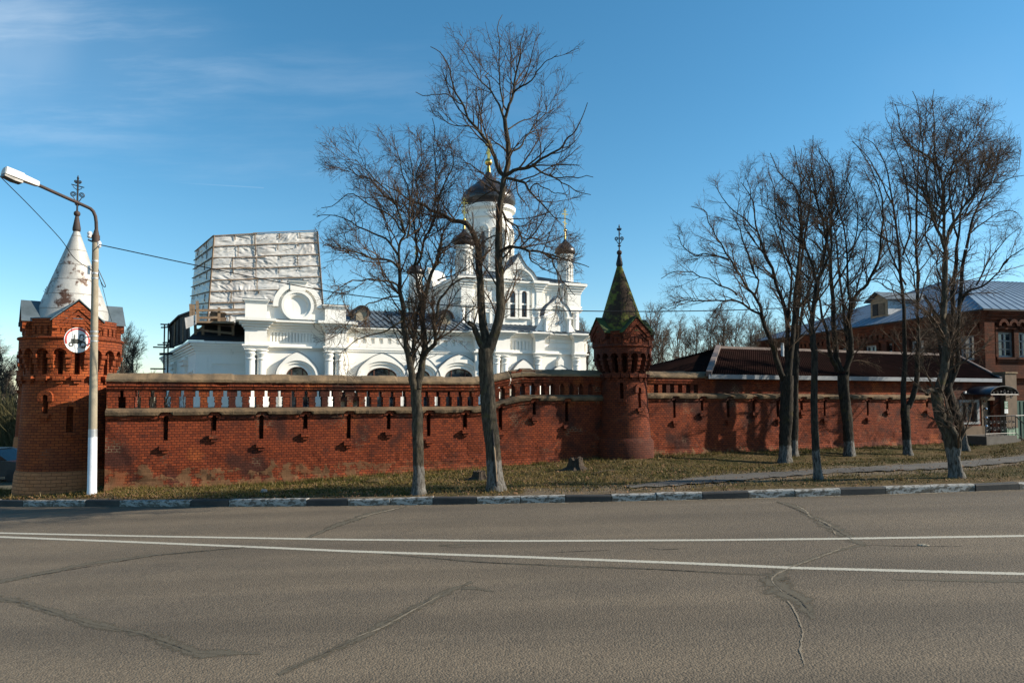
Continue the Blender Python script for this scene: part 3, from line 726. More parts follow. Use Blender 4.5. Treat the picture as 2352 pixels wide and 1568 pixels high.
    for k in range(4):
        th = P['gth'] + k * math.pi / 2; fr = rad_frame(th); rf = r5 + .02
        gm = MB(fr); gm.prism([(-hw, hst + .03), (hw, hst + .03), (hw, he - .12), (0, hg - .06), (-hw, he - .12)], .2, rf - .06)
        sl = (hg - he) / hw
        def chev(w0, dz, tk, b0, b1):             # a pointed moulding following the gable
            for sgn in (-1, 1): gm.prism([(0, hg - .05 - dz), (0, hg - .05 - dz - tk), (sgn * w0, hg - .05 - dz - tk - w0 * sl), (sgn * w0, hg - .05 - dz - w0 * sl)], b0, b1)
        chev(hw, .0, .22, rf - .3, rf + .02); chev(hw * .80, .26, .12, rf - .3, rf - .01); chev(hw * .62, .42, .09, rf - .3, rf - .03)
        for sgn in (-1, 1): gm.box(min(sgn * hw, sgn * (hw - .14)), max(sgn * hw, sgn * (hw - .14)), rf - .3, rf + .012, he - .3, he - .13 - .05)
        gm.build('gable', mat, root)
        rb = MB(fr); e = .05
        for sgn in (-1, 1): rb.prism([(0, hg), (0, hg + .035), (sgn * (hw + e), he - .07 + .03), (sgn * (hw + e), he - .07 - .005)], .25, rf + .05)
        rb.build('gable_roof', sheet_m, root)
    hc0, hc1, rc0, rc1 = P['h_cone'], P['h_tip'], P['r_cone'], P['r_tip']
    ring('spire_roof', [(rc0 + (rc1 - rc0) * k / 10, hc0 + (hc1 - hc0) * k / 10) for k in range(11)], cone_m, seg=40, smooth=P.get('round', True), uvr=rc0)
    hb, ht = P['h_ball'], P['h_top']; rb_ = P['r_ball']
    x0, y0 = cx + (hc1 - h_0) * ln, cy
    fo = MB(); fo.lathe(x0, y0, [(rc1 * .9, hc1 - .05), (rc1 * 1.45, hc1), (rc1 * 1.5, hc1 + .07), (rc1 * .72, hb - rb_ * 1.1), (rc1 * .5, hb - rb_ * .8)], 16)
    fin = fo.build('finial', M['rust'] if P.get('rusty', True) else M['black'], root, smooth=True)
    MB().lathe(x0, y0, [(.01, hb - rb_)] + [(rb_ * math.sin(R(a_)), hb - rb_ * math.cos(R(a_))) for a_ in range(20, 180, 20)] + [(.01, hb + rb_)], 16).build('ball', M['rust'], fin, smooth=True)
    ca, sa = math.cos(thc), math.sin(thc)
    fr = lambda a, b_, c: (x0 + a * ca - b_ * -sa, y0 + a * sa - b_ * ca, c)
    vb = MB(); L = ht - hb
    vb.tube([fr(0, 0, hb), fr(0, 0, ht - .06)], .022 * L / 1.2 * 1.2, 6); vb.lathe(x0, y0, [(.01, ht - .14), (.035, ht - .09), (.02, ht - .05), (.01, ht)], 8)
    def spiral(c, h, r_, sgn, turns=2.1, flip=1):
        pts = []
        for k in range(30):
            q = k / 29; an = math.pi * 1.5 + sgn * flip * q * turns * 2 * math.pi; rr = r_ * (1 - .82 * q)
            pts.append(fr(c + rr * math.cos(an), 0, h + rr * math.sin(an)))
        vb.tube(pts, .013, 5)
    sc_ = L / 1.2
    for sgn in (-1, 1):
        spiral(sgn * .105 * sc_, hb + .50 * L, .085 * sc_, sgn)
        vb.tube([fr(sgn * .11 * sc_, 0, hb + .43 * L), fr(sgn * .07 * sc_, 0, hb + .36 * L), fr(0, 0, hb + .28 * L)], .014, 5)
        spiral(sgn * .045 * sc_, hb + .24 * L, .03 * sc_, sgn, 1.2, -1); spiral(sgn * .055 * sc_, hb + .84 * L, .042 * sc_, sgn, 1.4); spiral(sgn * .04 * sc_, hb + .80 * L, .022 * sc_, sgn, 1.)
        if P.get('cross', True):
            vb.tube([fr(0, 0, hb + .725 * L), fr(sgn * .17 * sc_, 0, hb + (.725 + sgn * -.02) * L)], .016, 5)
            vb.tube([fr(sgn * .13 * sc_, 0, hb + .72 * L), fr(sgn * .09 * sc_, 0, hb + .66 * L), fr(sgn * .015, 0, hb + .62 * L)], .011, 5)
        else:
            vb.tube([fr(0, 0, hb + .66 * L), fr(.1 * sc_, 0, hb + .64 * L), fr(.02, 0, hb + .70 * L)], .012, 4)
    vb.build('weathervane', M['black'], fin)
    return root

# left corner tower
CX, CY = -13.42, 20.7; mp = 20.7 / F
hh = lambda v, k=mp: HC + (910 - v) * k
PL = dict(h_base=-.34, h_plinth=hh(1072), h_sill=hh(868), h_arc=hh(816), h_string=hh(783), h_eave=hh(741), h_gable=hh(689) - .13, h_cone=hh(741), h_tip=hh(527), h_ball=hh(487), h_top=hh(397), lean=.012,
          r=(1.345, 1.29, 1.265, 1.185, 1.32, 1.24), r_cone=1.04, r_tip=.075, r_ball=.092, gw=1.24, gth=R(38.5), ph=R(7), niche=.14, round=True,
          slits=[(R(32.5), hh(952), hh(888), .17), (R(4), hh(905), hh(855), .15), (R(63), hh(1000), hh(925), .15)])
PL['slits'] = [(R(33.5), hh(988), hh(933), .17), (R(4), hh(947), hh(907), .15), (R(66), hh(1033), hh(975), .15)]
T1 = thing('corner_tower', (CX, CY, -.34), 'stout round brick corner tower with rusty white cone roof behind the lamp post', 'tower', 'round brick towers of the monastery wall')
tower(T1, CX, CY, PL, M['brick_tower'], M['brick_plinth'], M['cone_white'], M['sheet_blue'])
# two more of the kind further back along the side wall
for (u, Y, dz, lab) in ((145, 30.2, -.15, 'far brick tower whose finial shows just left of the white cone, the nearer one'), (97, 40.6, -.2, 'farthest brick tower, partly showing at the left of the corner tower')):
    c = copy_tree(T1); p = at(u, 900, Y); c.location = (p.x, Y, -.34 + dz); c['label'] = lab
# mossy tower
mp2 = 25.3 / F; h2 = lambda v: hh(v, mp2); q = at(1437, 900, 25.3)
PR = dict(h_base=.18, h_plinth=h2(1003), h_sill=h2(858), h_arc=h2(814), h_string=h2(799), h_eave=h2(765), h_gable=h2(727) - .10, h_cone=h2(764), h_tip=h2(608), h_ball=h2(578), h_top=h2(512), lean=-.028, rusty=False, cross=False,
          r=(1.03, 1.0, .93, .83, 1.06, 1.0), r_cone=.90, r_tip=.085, r_ball=.10, gw=1.10, gth=R(22), ph=R(4), niche=.12, round=False, slits=[(R(-14), h2(915), h2(880), .14), (R(30), h2(935), h2(890), .13)])
PR['h_sill'] = h2(862); PR['h_arc'] = h2(822); PR['h_string'] = h2(798)
T2 = thing('brick_tower', (q.x, 25.3, .18), 'slender brick tower with mossy green cone roof, midway along the wall', 'tower', 'round brick towers of the monastery wall')
tower(T2, q.x, 25.3, PR, M['brick_dark'], M['brick_dark'], M['cone_moss'], M['sheet_moss'])
T2X = q.x

# ---------------------------------------------------------------- monastery wall (frame: s along, n away, h up; face at n = 22)
NW = 22.0
def step(s, amt, s0=7.55, s1=9.6):
    t_ = min(1, max(0, (s - s0) / (s1 - s0))); return amt * t_ * t_ * (3 - 2 * t_)
def base_h(s):
    x, y, _ = W(s, NW, 0); return gv(x, y)
def brick_wall(root, s0, s1, slits, mat, openings, coping, dl, dc, seed):
    """dl(s), dc(s): how far ledge and coping are lifted at s"""
    rr = random.Random(seed)
    top = lambda s: 1.90 + dl(s)
    br = sorted(set([round(s0 + (s1 - s0) * k / int((s1 - s0) / .13), 4) for k in range(int((s1 - s0) / .13) + 1)] + [round(c + e, 4) for c, h0, w_ in slits for e in (-w_ / 2, w_ / 2)]))
    br = [x for k, x in enumerate(br) if k == 0 or x - br[k - 1] > .004]
    NR = 26; b = MB(W); ids = {}
    def disp(s, h, hb):
        e = max(0, 1 - (h - hb) / 1.15); nz = mnoise.noise(Vector((s * 2.1, h * 2.6, seed))); n2 = mnoise.noise(Vector((s * .8, h * .8, seed + 4)))
        n3 = mnoise.noise(Vector((s * 7., h * 11., seed + 8)))
        return NW + .03 * e + .05 * e * nz + .028 * n2 + .028 * n3 * (.25 + e) - .09 * max(0, (.18 - (h - hb)) / .18)
    def inhole(s, h):
        for c, h0, w_ in slits:
            if abs(s - c) < w_ / 2 and h > h0: return True
        return False
    for i, s in enumerate(br):
        hb = base_h(s) - .25
        for j in range(NR + 1):
            h = hb + (top(s) - hb) * j / NR; ids[i, j] = (b.pt(s, disp(s, h, hb + .25), h), h)
    for i in range(len(br) - 1):
        sm = (br[i] + br[i + 1]) / 2; bot = 0
        for j in range(NR):
            hm = (ids[i, j][1] + ids[i, j + 1][1] + ids[i + 1, j][1] + ids[i + 1, j + 1][1]) / 4
            if inhole(sm, hm): continue
            b.face([ids[i, j][0], ids[i + 1, j][0], ids[i + 1, j + 1][0], ids[i, j + 1][0]], [(br[i], ids[i, j][1]), (br[i + 1], ids[i + 1, j][1]), (br[i + 1], ids[i + 1, j + 1][1]), (br[i], ids[i, j + 1][1])])
    b.poly([(s0, NW + .5, -1), (s1, NW + .5, -1), (s1, NW + .5, top(s1)), (s0, NW + .5, top(s0))])
    root_w = b.build('wall_face', mat, root, fix=False)
    for c, h0, w_ in slits:
        d = MB(W); t_ = top(c) - .02
        d.poly([(c - w_ / 2, NW - .005, h0 - .1), (c - w_ / 2, NW + .32, h0 - .02), (c - w_ / 2, NW + .32, t_), (c - w_ / 2, NW - .005, t_)])
        d.poly([(c + w_ / 2, NW - .005, h0 - .1), (c + w_ / 2, NW + .32, h0 - .02), (c + w_ / 2, NW + .32, t_), (c + w_ / 2, NW - .005, t_)])
        d.poly([(c - w_ / 2, NW - .005, h0 - .1), (c + w_ / 2, NW - .005, h0 - .1), (c + w_ / 2, NW + .32, h0 - .02), (c - w_ / 2, NW + .32, h0 - .02)])
        d.poly([(c - w_ / 2, NW + .32, h0 - .1), (c + w_ / 2, NW + .32, h0 - .1), (c + w_ / 2, NW + .32, t_), (c - w_ / 2, NW + .32, t_)])
        slt = d.build('arrow_slit', mat, root, fix=False)
        k = MB(W); jx = rr.uniform(-.02, .02)
        k.box(c - .14 + jx, c + .13 + jx, NW - .11, NW + .1, h0 - .22, h0 - .11); k.box(c - .08, c + .09, NW - .075, NW + .1, h0 - .31, h0 - .22)
        if rr.random() < .5: k.box(c - .18, c - .14 + jx, NW - .05, NW + .1, h0 - .20, h0 - .12)
        k.build('bracket', mat, slt)
        o = [(c + math.cos(t2) * (w_ / 2 + .11), top(c) - .06 + math.sin(t2) * (w_ / 2 + .11)) for t2 in arc(0, 180, 8)]; i_ = [(c + math.cos(t2) * w_ / 2, top(c) - .06 + math.sin(t2) * w_ / 2) for t2 in arc(0, 180, 8)]
        MB(W).band(o, i_, NW - .075, NW + .1).build('slit_hood', mat, slt)
    # ledge with a sloping top and rough edge
    ld = MB(W); th_ = MB(W); pr = None; n = int((s1 - s0) / .1)
    for k in range(n + 1):
        s = s0 + (s1 - s0) * k / n; f = dl(s); rg = mnoise.noise(Vector((s * 3.3, seed, 1))) * .022 + mnoise.noise(Vector((s * 11., seed, 2))) * .014
        gap = 0
        for c, h0, w_ in slits: gap = max(gap, 1 - abs(s - c) / (w_ / 2 + .09))
        lo = .10 * (1 if gap > 0 else 0)
        pf = [(NW + .45, 2.13 + f), (NW + .02, 2.11 + f), (NW - .13 + rg, 2.05 + f + rg * .6), (NW - .155 + rg, 2.0 + f), (NW - .135 + rg, 1.915 + f + rg + lo), (NW - .05, 1.885 + f + lo + rg), (NW + .45, 1.885 + f + lo)]
        row = [ld.pt(s, a_, h) for a_, h in pf]
        if pr:
            for m_ in range(6): ld.face([pr[m_], row[m_], row[m_ + 1], pr[m_ + 1]])
        pr = row
    ld.build('ledge', M['ledge'], root)
    pr = None
    for k in range(n + 1):
        s = s0 + (s1 - s0) * k / n; f = dl(s); rg = mnoise.noise(Vector((s * 9., seed, 7))) * .012
        skip = any(abs(s - c) < w_ / 2 + .02 for c, h0, w_ in slits)
        row = None if skip else [th_.pt(s, NW + .1, 1.885 + f), th_.pt(s, NW - .055 + rg, 1.885 + f), th_.pt(s, NW - .05 + rg, 1.80 + f), th_.pt(s, NW + .1, 1.80 + f)]
        if pr and row:
            for m_ in range(3): th_.face([pr[m_], row[m_], row[m_ + 1], pr[m_ + 1]])
        pr = row
    th_.build('string_course', mat, root)
    # parapet of piers with keyhole gaps
    if openings:
        o0, o1, sp_ = openings; c = o0; cs = []
        while c < o1: cs.append(c); c += sp_
        edges = [s0] + [x for c_ in cs for x in (c_,)] + [min(o1 + sp_ * .5, s1)]
        for k in range(len(edges) - 1):
            a0 = edges[k] + (.095 if k else 0); a1 = edges[k + 1] - (.095 if k < len(edges) - 2 else 0)
            f = dl((a0 + a1) / 2); g_ = dc((a0 + a1) / 2); mid = 2.44 + f; topp = 2.62 + g_
            p_ = MB(W); jit = rr.uniform(-.012, .012)
            p_.box(a0 + rr.uniform(0, .012), a1 - rr.uniform(0, .012), NW + .03 + jit, NW + .40, 2.09 + f, mid)
            ua, ub = a0 - (.052 if k else 0), a1 + (.052 if k < len(edges) - 2 else 0)
            p_.box(ua + rr.uniform(0, .01), ub - rr.uniform(0, .01), NW + .025 + jit, NW + .40, mid, topp)
            for q_ in range(4):                   # uneven bricks on the flanks
                hq = 2.12 + f + q_ * .08 + rr.uniform(-.01, .01)
                if rr.random() < .75 and k: p_.box(a0 - rr.uniform(.004, .018), a0 + .05, NW + .05 + jit + rr.uniform(0, .06), NW + .36, hq, hq + .062)
                if rr.random() < .75 and k < len(edges) - 2: p_.box(a1 - .05, a1 + rr.uniform(.004, .018), NW + .05 + jit + rr.uniform(0, .06), NW + .36, hq, hq + .062)
            p_.build('parapet_pier', mat, root)
    # cornice courses and coping
    for (ca_, cb_, rough) in coping:
        n = max(4, int((cb_ - ca_) / .07)); co = MB(W); cc = MB(W); pr = pc = None
        for k in range(n + 1):
            s = ca_ + (cb_ - ca_) * k / n; f = dc(s); r1_ = mnoise.noise(Vector((s * 5., seed, 3))); r2_ = mnoise.noise(Vector((s * 14., seed, 4))); r3_ = mnoise.noise(Vector((s * 9., seed, 13)))
            cut = max(0, mnoise.noise(Vector((s * 1.9, seed, 21))) - .12) * .22 * rough
            row = [co.pt(s, NW + .42, 2.615 + f), co.pt(s, NW + .012, 2.615 + f), co.pt(s, NW + .010 + .01 * r2_, 2.66 + f), co.pt(s, NW - .03 + .012 * r3_, 2.665 + f), co.pt(s, NW - .03 + .012 * r2_, 2.74 + f), co.pt(s, NW - .07 + .014 * r1_, 2.745 + f), co.pt(s, NW - .07 + cut + .02 * r2_, 2.83 + f), co.pt(s, NW - .045 + cut, 2.85 + f + .012 * r3_), co.pt(s, NW - .05 + cut, 2.93 + f), co.pt(s, NW + .42, 2.93 + f)]
            if pr:
                for m_ in range(9): co.face([pr[m_], row[m_], row[m_ + 1], pr[m_ + 1]], None)
            pr = row
            slab = .012 * (math.floor(s / .55) % 3 - 1) * rough
            rc = [cc.pt(s, NW + .5, 2.90 + f), cc.pt(s, NW - .115 + .012 * r1_, 2.865 + f + .02 * r2_), cc.pt(s, NW - .125 + .012 * r1_, 2.93 + f + slab), cc.pt(s, NW + .10, 3.09 + f + slab), cc.pt(s, NW + .22, 3.12 + f + slab), cc.pt(s, NW + .5, 2.96 + f)]
            if pc:
                for m_ in range(5): cc.face([pc[m_], rc[m_], rc[m_ + 1], pc[m_ + 1]])
            pc = rc
        for lst, bb in ((pr, co), (pc, cc)): bb.face(lst)
        co.build('cornice', mat, root, fix=False)
        cc.build('coping', M['concrete'], root)

def slit_list(us_, hv, alt0, n=NW, dl=lambda s: 0):
    out = []
    for k, u in enumerate(us_):
        s = S(u, n, 960); long_ = (k + alt0) % 2 == 0
        out.append((s, (1.14 if long_ else 1.43) + dl(s), .115))
    return out
DL = lambda s: step(s, .39); DC = lambda s: step(s, .30)
sA, sB = -3.25, 12.75
us1 = [381.5, 492.5, 601, 702, 801.5, 893, 985, 1069, 1150, 1227, 1302]
p_ = W(4.5, NW, 0)
WL = thing('monastery_wall', (p_[0], p_[1], -.1), 'red brick wall with keyhole parapet between the two towers, plaster remnants low down', 'wall', 'stretches of the brick monastery wall')
s1060, s1160, s1218 = S(1060, NW, 870), S(1163, NW, 850), S(1218, NW, 846)
brick_wall(WL, sA, sB, slit_list(us1, 0, 0, dl=DL), M['brick'], (S(279, NW, 920), 12.4, .3847), [(sA, 8.93, 1.), (8.96, 9.9, 2.4), (s1218, sB, 1.)], DL, DC, 1)
rt = MB(W); rt.box(sA + .02, sA + .5, NW + .42, NW + 2.4, -.6, 2.88); rt.build('return_wall', M['brick'], WL)
# a broken patch of coping near the rise: loose rubble courses
rb = MB(W)
for k in range(9): rb.box(9.0 + k * .1, 9.09 + k * .1, 21.98, 22.4, 3.0 + step(9.0 + k * .1, .3) - .06, 3.05 + step(9.0 + k * .1, .3) + rng.uniform(.0, .06))
rb.build('broken_coping', M['brick'], WL)
DLR = lambda s: .47 - .0022 * (s - 15) * 2; DCR = lambda s: .30
us2 = [1549, 1613, 1673, 1732, 1787.5, 1842, 1894, 1945, 1993, 2039, 2086, 2130]
sC, sD = 14.15, S(2160, NW)
p_ = W(20, NW, 0)
WR = thing('monastery_wall', (p_[0], p_[1], .2), 'red brick wall running right from the mossy tower, under the dark corrugated roof', 'wall', 'stretches of the brick monastery wall')
sO = S(1508, NW, 920)
brick_wall(WR, sC, sD, slit_list(us2, 0, 0, dl=lambda s: .48), M['brick_dark'] if False else M['brick'], (sO, S(1612, NW, 920), .372), [(sC, S(1628, NW, 860), 1.)], DLR, DCR, 2)
inf = MB(W); s_in = S(1618, NW, 900)
inf.box(s_in, sD + .3, NW + .08, NW + .5, 2.5, 3.22)
inf.build('infill', M['brick'], WR)

# ---------------------------------------------------------------- the white church (frame s, n, h)
nP, nN, nT, nB = 45.0, 45.55, 44.9, 48.6
px_, py_, _ = W(8, 45, 0)
CH = thing('white_church', (px_, py_, -.3), 'white plastered Orthodox church with black onion domes behind the brick wall', 'church')
wall = MB(W); trim = MB(W)
def cornice(b, s0, s1, n, h0, h1, out, k=4, ends=True):
    for q in range(k):
        o = out * ((q + 1) / k) ** 1.4; a, c = h0 + (h1 - h0) * q / k, h0 + (h1 - h0) * (q + 1) / k
        e = o if ends else 0
        b.box(s0 - e, s1 + e, n - o, n + .3, a + (.002 if q else 0), c)
def column(s, n, r, h0, h1):
    b = MB(W); k = h1 - h0
    b.lathe(s, n, [(r * 1.25, h0), (r, h0 + .1), (r, h1 - .62), (r * 1.12, h1 - .60), (r * 1.18, h1 - .55), (r, h1 - .50), (r * 1.02, h1 - .40), (r * 1.3, h1 - .28), (r * 1.36, h1 - .20), (r * 1.15, h1 - .17), (r * 1.15, h1 - .12), (r * 1.5, h1 - .05), (r * 1.5, h1)], 20)
    return b.build('column', M['white'], CH, smooth=True)
def hood(s, hs, rw, rh, tk, peak, n, foot, prot=.42, name='window', glass=True):
    def curve(a, b_, pk): return [(s + math.cos(t_) * a, hs + math.sin(t_) * b_ + pk * max(0, 1 - abs(t_ - math.pi / 2) / .75) ** 1.0) for t_ in arc(0, 180, 28)]
    o = curve(rw + tk, rh + tk, peak); o2 = curve(rw + tk * .72, rh + tk * .66, 0); o3 = curve(rw + tk * .42, rh + tk * .38, 0); i_ = curve(rw, rh, 0)
    h = MB(W); h.band(o, curve(rw + tk * .70, rh + tk * .62, 0), n - prot, n + .05); h.band(o2, curve(rw + tk * .40, rh + tk * .36, 0), n - prot * .78, n + .05); h.band(o3, i_, n - prot * .55, n + .05)
    for sg in (-1, 1):
        a0, a1 = sorted((s + sg * rw, s + sg * (rw + tk * .6))); h.box(a0, a1, n - prot * .5, n + .05, foot, hs)
    ho = h.build('window_hood', M['white'], CH, smooth=True)
    cap = MB(W); cap.band([(x + (x - s) * .02, z + .035) for x, z in o], o, n - prot - .03, n + .02); cap.build('hood_flashing', M['roof_metal'], ho)
    if glass:
        g_ = MB(W); g_.poly([(x, n - .03, z) for x, z in i_] + [(s - rw, n - .03, foot), (s + rw, n - .03, foot)]); g_.build('pane', M['glass'], ho)
        f_ = MB(W); f_.band(i_, curve(rw - .07, rh - .07, 0), n - .10, n - .031)
        for k in ((-.33, .33) if rw > .65 else (0,)): f_.box(s + k * rw * 1.5 - .04, s + k * rw * 1.5 + .04, n - .09, n - .031, foot, hs + rh * (.75 if k else .95))
        f_.build('window_frame', M['frame'], ho)

sPL, sPR = S(565, nP, 790), S(795, nP, 800)
sTR = S(1346, nT, 800); sTL = S(1092, nT, 800)
hE = 7.0
# nave
wall.box(sPR - .3, sTL + .2, nN, nN + 8, -.3, 6.7)
cornice(trim, sPR, sTL, nN, 6.55, hE, .55); trim.box(sPR, sTL, nN - .12, nN + .2, 5.52, 5.70); trim.box(sPR, sTL, nN - .07, nN + .2, 5.40, 5.52)
k = sPR + .25
while k < sTL - .2: trim.box(k, k + .30, nN - .13, nN + .2, 5.95, 6.32); k += .56
trim.box(sPR, sTL, nN - .13, nN + .2, 6.32, 6.55); trim.box(sPR, sTL, nN - .131, nN + .2, 5.70, 5.95)
# pavilion
wall.box(sPL, sPR, nP, nP + 8, -.3, 7.0)
cornice(trim, sPL, sPR, nP - .12, 6.55, 7.2, .62); trim.box(sPL, sPR, nP - .10, nP + .2, 6.42, 6.55)
k = S(620, nP, 770)
while k < S(735, nP, 770): trim.box(k, k + .115, nP - .10, nP + .2, 5.86, 6.42); k += .192
trim.box(sPL, sPR, nP - .101, nP + .2, 5.60, 5.86); cornice(trim, sPL, sPR, nP - .05, 5.38, 5.60, .22, 2)
for (ua, ub) in ((562, 612), (745, 793)):
    a0, a1 = S(ua, nP, 770), S(ub, nP, 770)
    trim.box(a0, a1, nP - .62, nP + .1, 5.62, 6.55); cornice(trim, a0, a1, nP - .62, 6.551, 7.202, .5); cornice(trim, a0, a1, nP - .62, 5.30, 5.62, .16, 3)
    trim.box(a0 + .1, a1 - .1, nP - .12, nP + .1, .5, 5.30)
for u in (576, 601, 755.5, 779): column(S(u, nP - .35, 830), nP - .36, .265, .4, 5.30)
# attic with the round medallion
aw = MB(W); cS, cH = S(683, nP, 707), 8.05
aw.box(S(566, nP), S(792, nP), nP - .02, nP + .5, 7.2, 8.15)
for (ua, ub, tp) in ((563, 613, 8.42), (745, 793, 8.30)):
    a0, a1 = S(ua, nP, 720), S(ub, nP, 720); aw.box(a0, a1, nP - .32, nP + .7, 7.2, tp - .25); cornice(aw, a0, a1, nP - .32, tp - .25, tp, .16, 3)
ro = 1.42
aw.prism([(cS + math.cos(t_) * ro, cH + math.sin(t_) * ro) for t_ in arc(0, 180, 30)] + [(cS - ro, 7.2), (cS + ro, 7.2)], nP - .06, nP + .45)
aw.band([(cS + math.cos(t_) * (ro + .05), cH + .1 + math.sin(t_) * (ro + .05)) for t_ in arc(-4, 184, 36)], [(cS + math.cos(t_) * (ro - .26), cH + .1 + math.sin(t_) * (ro - .26)) for t_ in arc(-4, 184, 36)], nP - .30, nP + .2)
for r_a, r_b, pr_ in ((.98, .80, .26), (.82, .66, .17), (.66, .60, .10)):
    aw.band([(cS + math.cos(t_) * r_a, cH + .12 + math.sin(t_) * r_a) for t_ in arc(0, 360, 44)], [(cS + math.cos(t_) * r_b, cH + .12 + math.sin(t_) * r_b) for t_ in arc(0, 360, 44)], nP - .07 - pr_, nP)
b0, b1 = S(664, nP, 660), S(703, nP, 660)
aw.box(b0 + .05, b1 - .05, nP - .34, nP + .4, 9.1, 9.50); cornice(aw, b0 + .05, b1 - .05, nP - .34, 9.50, 9.72, .13, 3)
aw.build('attic', M['white'], CH)
fl = MB(W); fl.box(sPL - .62, sPR + .62, nP - .78, nP + 7.5, 7.2, 7.235); fl.box(b0 - .1, b1 + .1, nP - .5, nP + .5, 9.72, 9.75); fl.box(S(563, nP) - .2, S(613, nP) + .2, nP - .5, nP + .8, 8.42, 8.45); fl.box(S(745, nP) - .2, S(793, nP) + .2, nP - .5, nP + .8, 8.30, 8.33)
fl.build('cornice_flashing', M['roof_metal'], CH)
# left wing, set back
nL = 47.1; sL0, sL1 = S(450, nL, 800), sPL
wall.box(sL0, sL1, nL, nL + 15, -.3, 5.4); cornice(trim, sL0, sL1 - .05, nL, 5.15, 5.92, .42, 5); 
Dw = (-.524, .852); cw = W(sL0, nL, 0)              # the wing's side wall runs back at its own angle
SW = lambda a, b_, c: (cw[0] + Dw[0] * a - Dw[1] * b_, cw[1] + Dw[1] * a + Dw[0] * b_, c)      # a back along it, b outwards (left)
sw = MB(SW); sw.box(0, 22, -3., 0, -.3, 5.4)
for q in range(5):
    o = .42 * ((q + 1) / 5) ** 1.4; sw.box(-o * .6, 22, -1, o, 5.15 + .154 * q + .002, 5.15 + .154 * (q + 1) - .004 * (q == 4))
for a_ in (4.2, 11.5):
    sw.box(a_, a_ + 2.2, -.1, .2, .5, 5.16); sw.box(a_ - .1, a_ + 2.3, -.1, .30, 4.55, 4.85); sw.box(a_ - .15, a_ + 2.35, -.1, .36, 4.85, 4.95)
sw.box(1.2, 3.6, -.1, .08, 4.0, 4.15)
sw.build('side_wing', M['white'], CH)
trim.box(S(484, nL, 850), S(555, nL, 850), nL - .05, nL + .1, 4.50, 4.62); trim.box(S(484, nL, 850) - .03, S(484, nL, 850) + .08, nL - .05, nL + .1, .5, 4.5)
# lower storey of the domed part, with columns
wall.box(sTL, sTR, nT, nT + 20, -.3, 6.7)
cornice(trim, sTL, sTR, nT, 6.55, hE + .02, .52); cornice(trim, sTL, sTR, nT, 5.42, 5.60, .16, 2); trim.box(sTL, sTR, nT - .08, nT + .2, 6.38, 6.55)
for (ua, ub) in ((1167, 1216), (1329, 1346)):
    k = S(ua, nT, 785)
    while k < S(ub, nT, 785): trim.box(k, k + .16, nT - .08, nT + .2, 5.72, 6.38); k += .27
trim.box(sTL, sTR, nT - .082, nT + .2, 5.60, 5.74)
trim.box(S(1242, nT, 785), S(1308, nT, 785), nT - .06, nT + .2, 5.95, 6.2)
for us_ in ((1137, 1163), (1227, 1242), (1316, 1330)):
    a0, a1 = S(us_[0] - 4, nT, 790), S(us_[1] + 2, nT, 790); trim.box(a0, a1, nT - .55, nT + .1, 5.58, 6.56); cornice(trim, a0, a1, nT - .55, 6.552, hE + .022, .42); cornice(trim, a0, a1, nT - .55, 5.30, 5.58, .14, 3)
for u in (1140, 1159, 1235, 1323): column(S(u, nT - .3, 830), nT - .32, .235, .4, 5.30)
for u, pk, rw in ((682, .30, .68), (876, .30, 1.02), (968, .30, .60), (1052, .30, 1.02), (1199, .40, .55)):
    n_ = nP if u < 700 else (nT if u > 1150 else nN); vt = {682: 868, 876: 866, 968: 866, 1052: 867, 1199: 872}[u]
    s_ = S(u, n_, 860); rh = rw * (.95 if rw < .8 else .62)
    hood(s_, H(u, vt if u != 682 else 862, n_) - (0 if rw > .8 else .1), rw, rh, .62 if rw < .8 else .66, pk, n_, .9)
s_ = S(1283, nT, 850); hood(s_, 3.35, .55, .5, .6, .25, nT, .9)
dn = MB(W); dn.prism([(s_ - .30, 4.45), (s_ - .22, 4.75), (s_ - .24, 5.0), (s_, 5.32), (s_ + .24, 5.0), (s_ + .22, 4.75), (s_ + .30, 4.45)], nT - .4, nT + .05); dn.build('window_hood', M['white'], CH)
# keel-arched attic on the lower storey
zk_ = MB(W); zS, zH = S(1277, nT, 720), 8.25
def keel(s, h, r, pk, n=32): return [(s + math.cos(t_) * r, h + math.sin(t_) * r + pk * max(0, 1 - abs(t_ - math.pi / 2) / .5) ** 1.6) for t_ in arc(0, 180, n)]
zk_.prism(keel(zS, zH, 1.02, .30) + [(zS - 1.0, 7.0), (zS + 1.0, 7.0)], nT - .05, nT + .5)
zk_.band(keel(zS, zH, 1.10, .36), keel(zS, zH, .80, 0), nT - .30, nT + .1); zk_.band(keel(zS, zH, .82, 0), keel(zS, zH, .66, 0), nT - .20, nT + .1)
for sg in (-1, 1):
    sw_ = [(zS + sg * (1.0 + .75 * (k / 8) ** .7 * (1 if k else 0)), 8.2 - 1.2 * (k / 8) ** .55) for k in range(9)]
    zk_.prism([(zS + sg * .9, 7.0)] + [(zS + sg * .9, 8.25)] + sw_, nT - .04, nT + .4)
    zk_.box(zS + sg * .93 - .2, zS + sg * .93 + .2, nT - .36, nT, 7.0, 7.1); zk_.box(zS + sg * .93 - .26, zS + sg * .93 + .26, nT - .40, nT, 8.12, 8.25)
    zk_.lathe(zS + sg * .93, nT - .18, [(.15, 7.1), (.13, 7.3), (.13, 7.9), (.19, 8.05), (.21, 8.12)], 14)
zk_.box(zS - .16, zS + .16, nT - .34, nT + .1, zH + 1.0, zH + 1.42)
zk_.build('keel_attic', M['white'], CH, smooth=True)
zf = MB(W); zf.band([(x, z + .05) for x, z in keel(zS, zH, 1.12, .38)], keel(zS, zH, 1.10, .36), nT - .36, nT + .45); zf.build('attic_flashing', M['roof_metal'], CH)
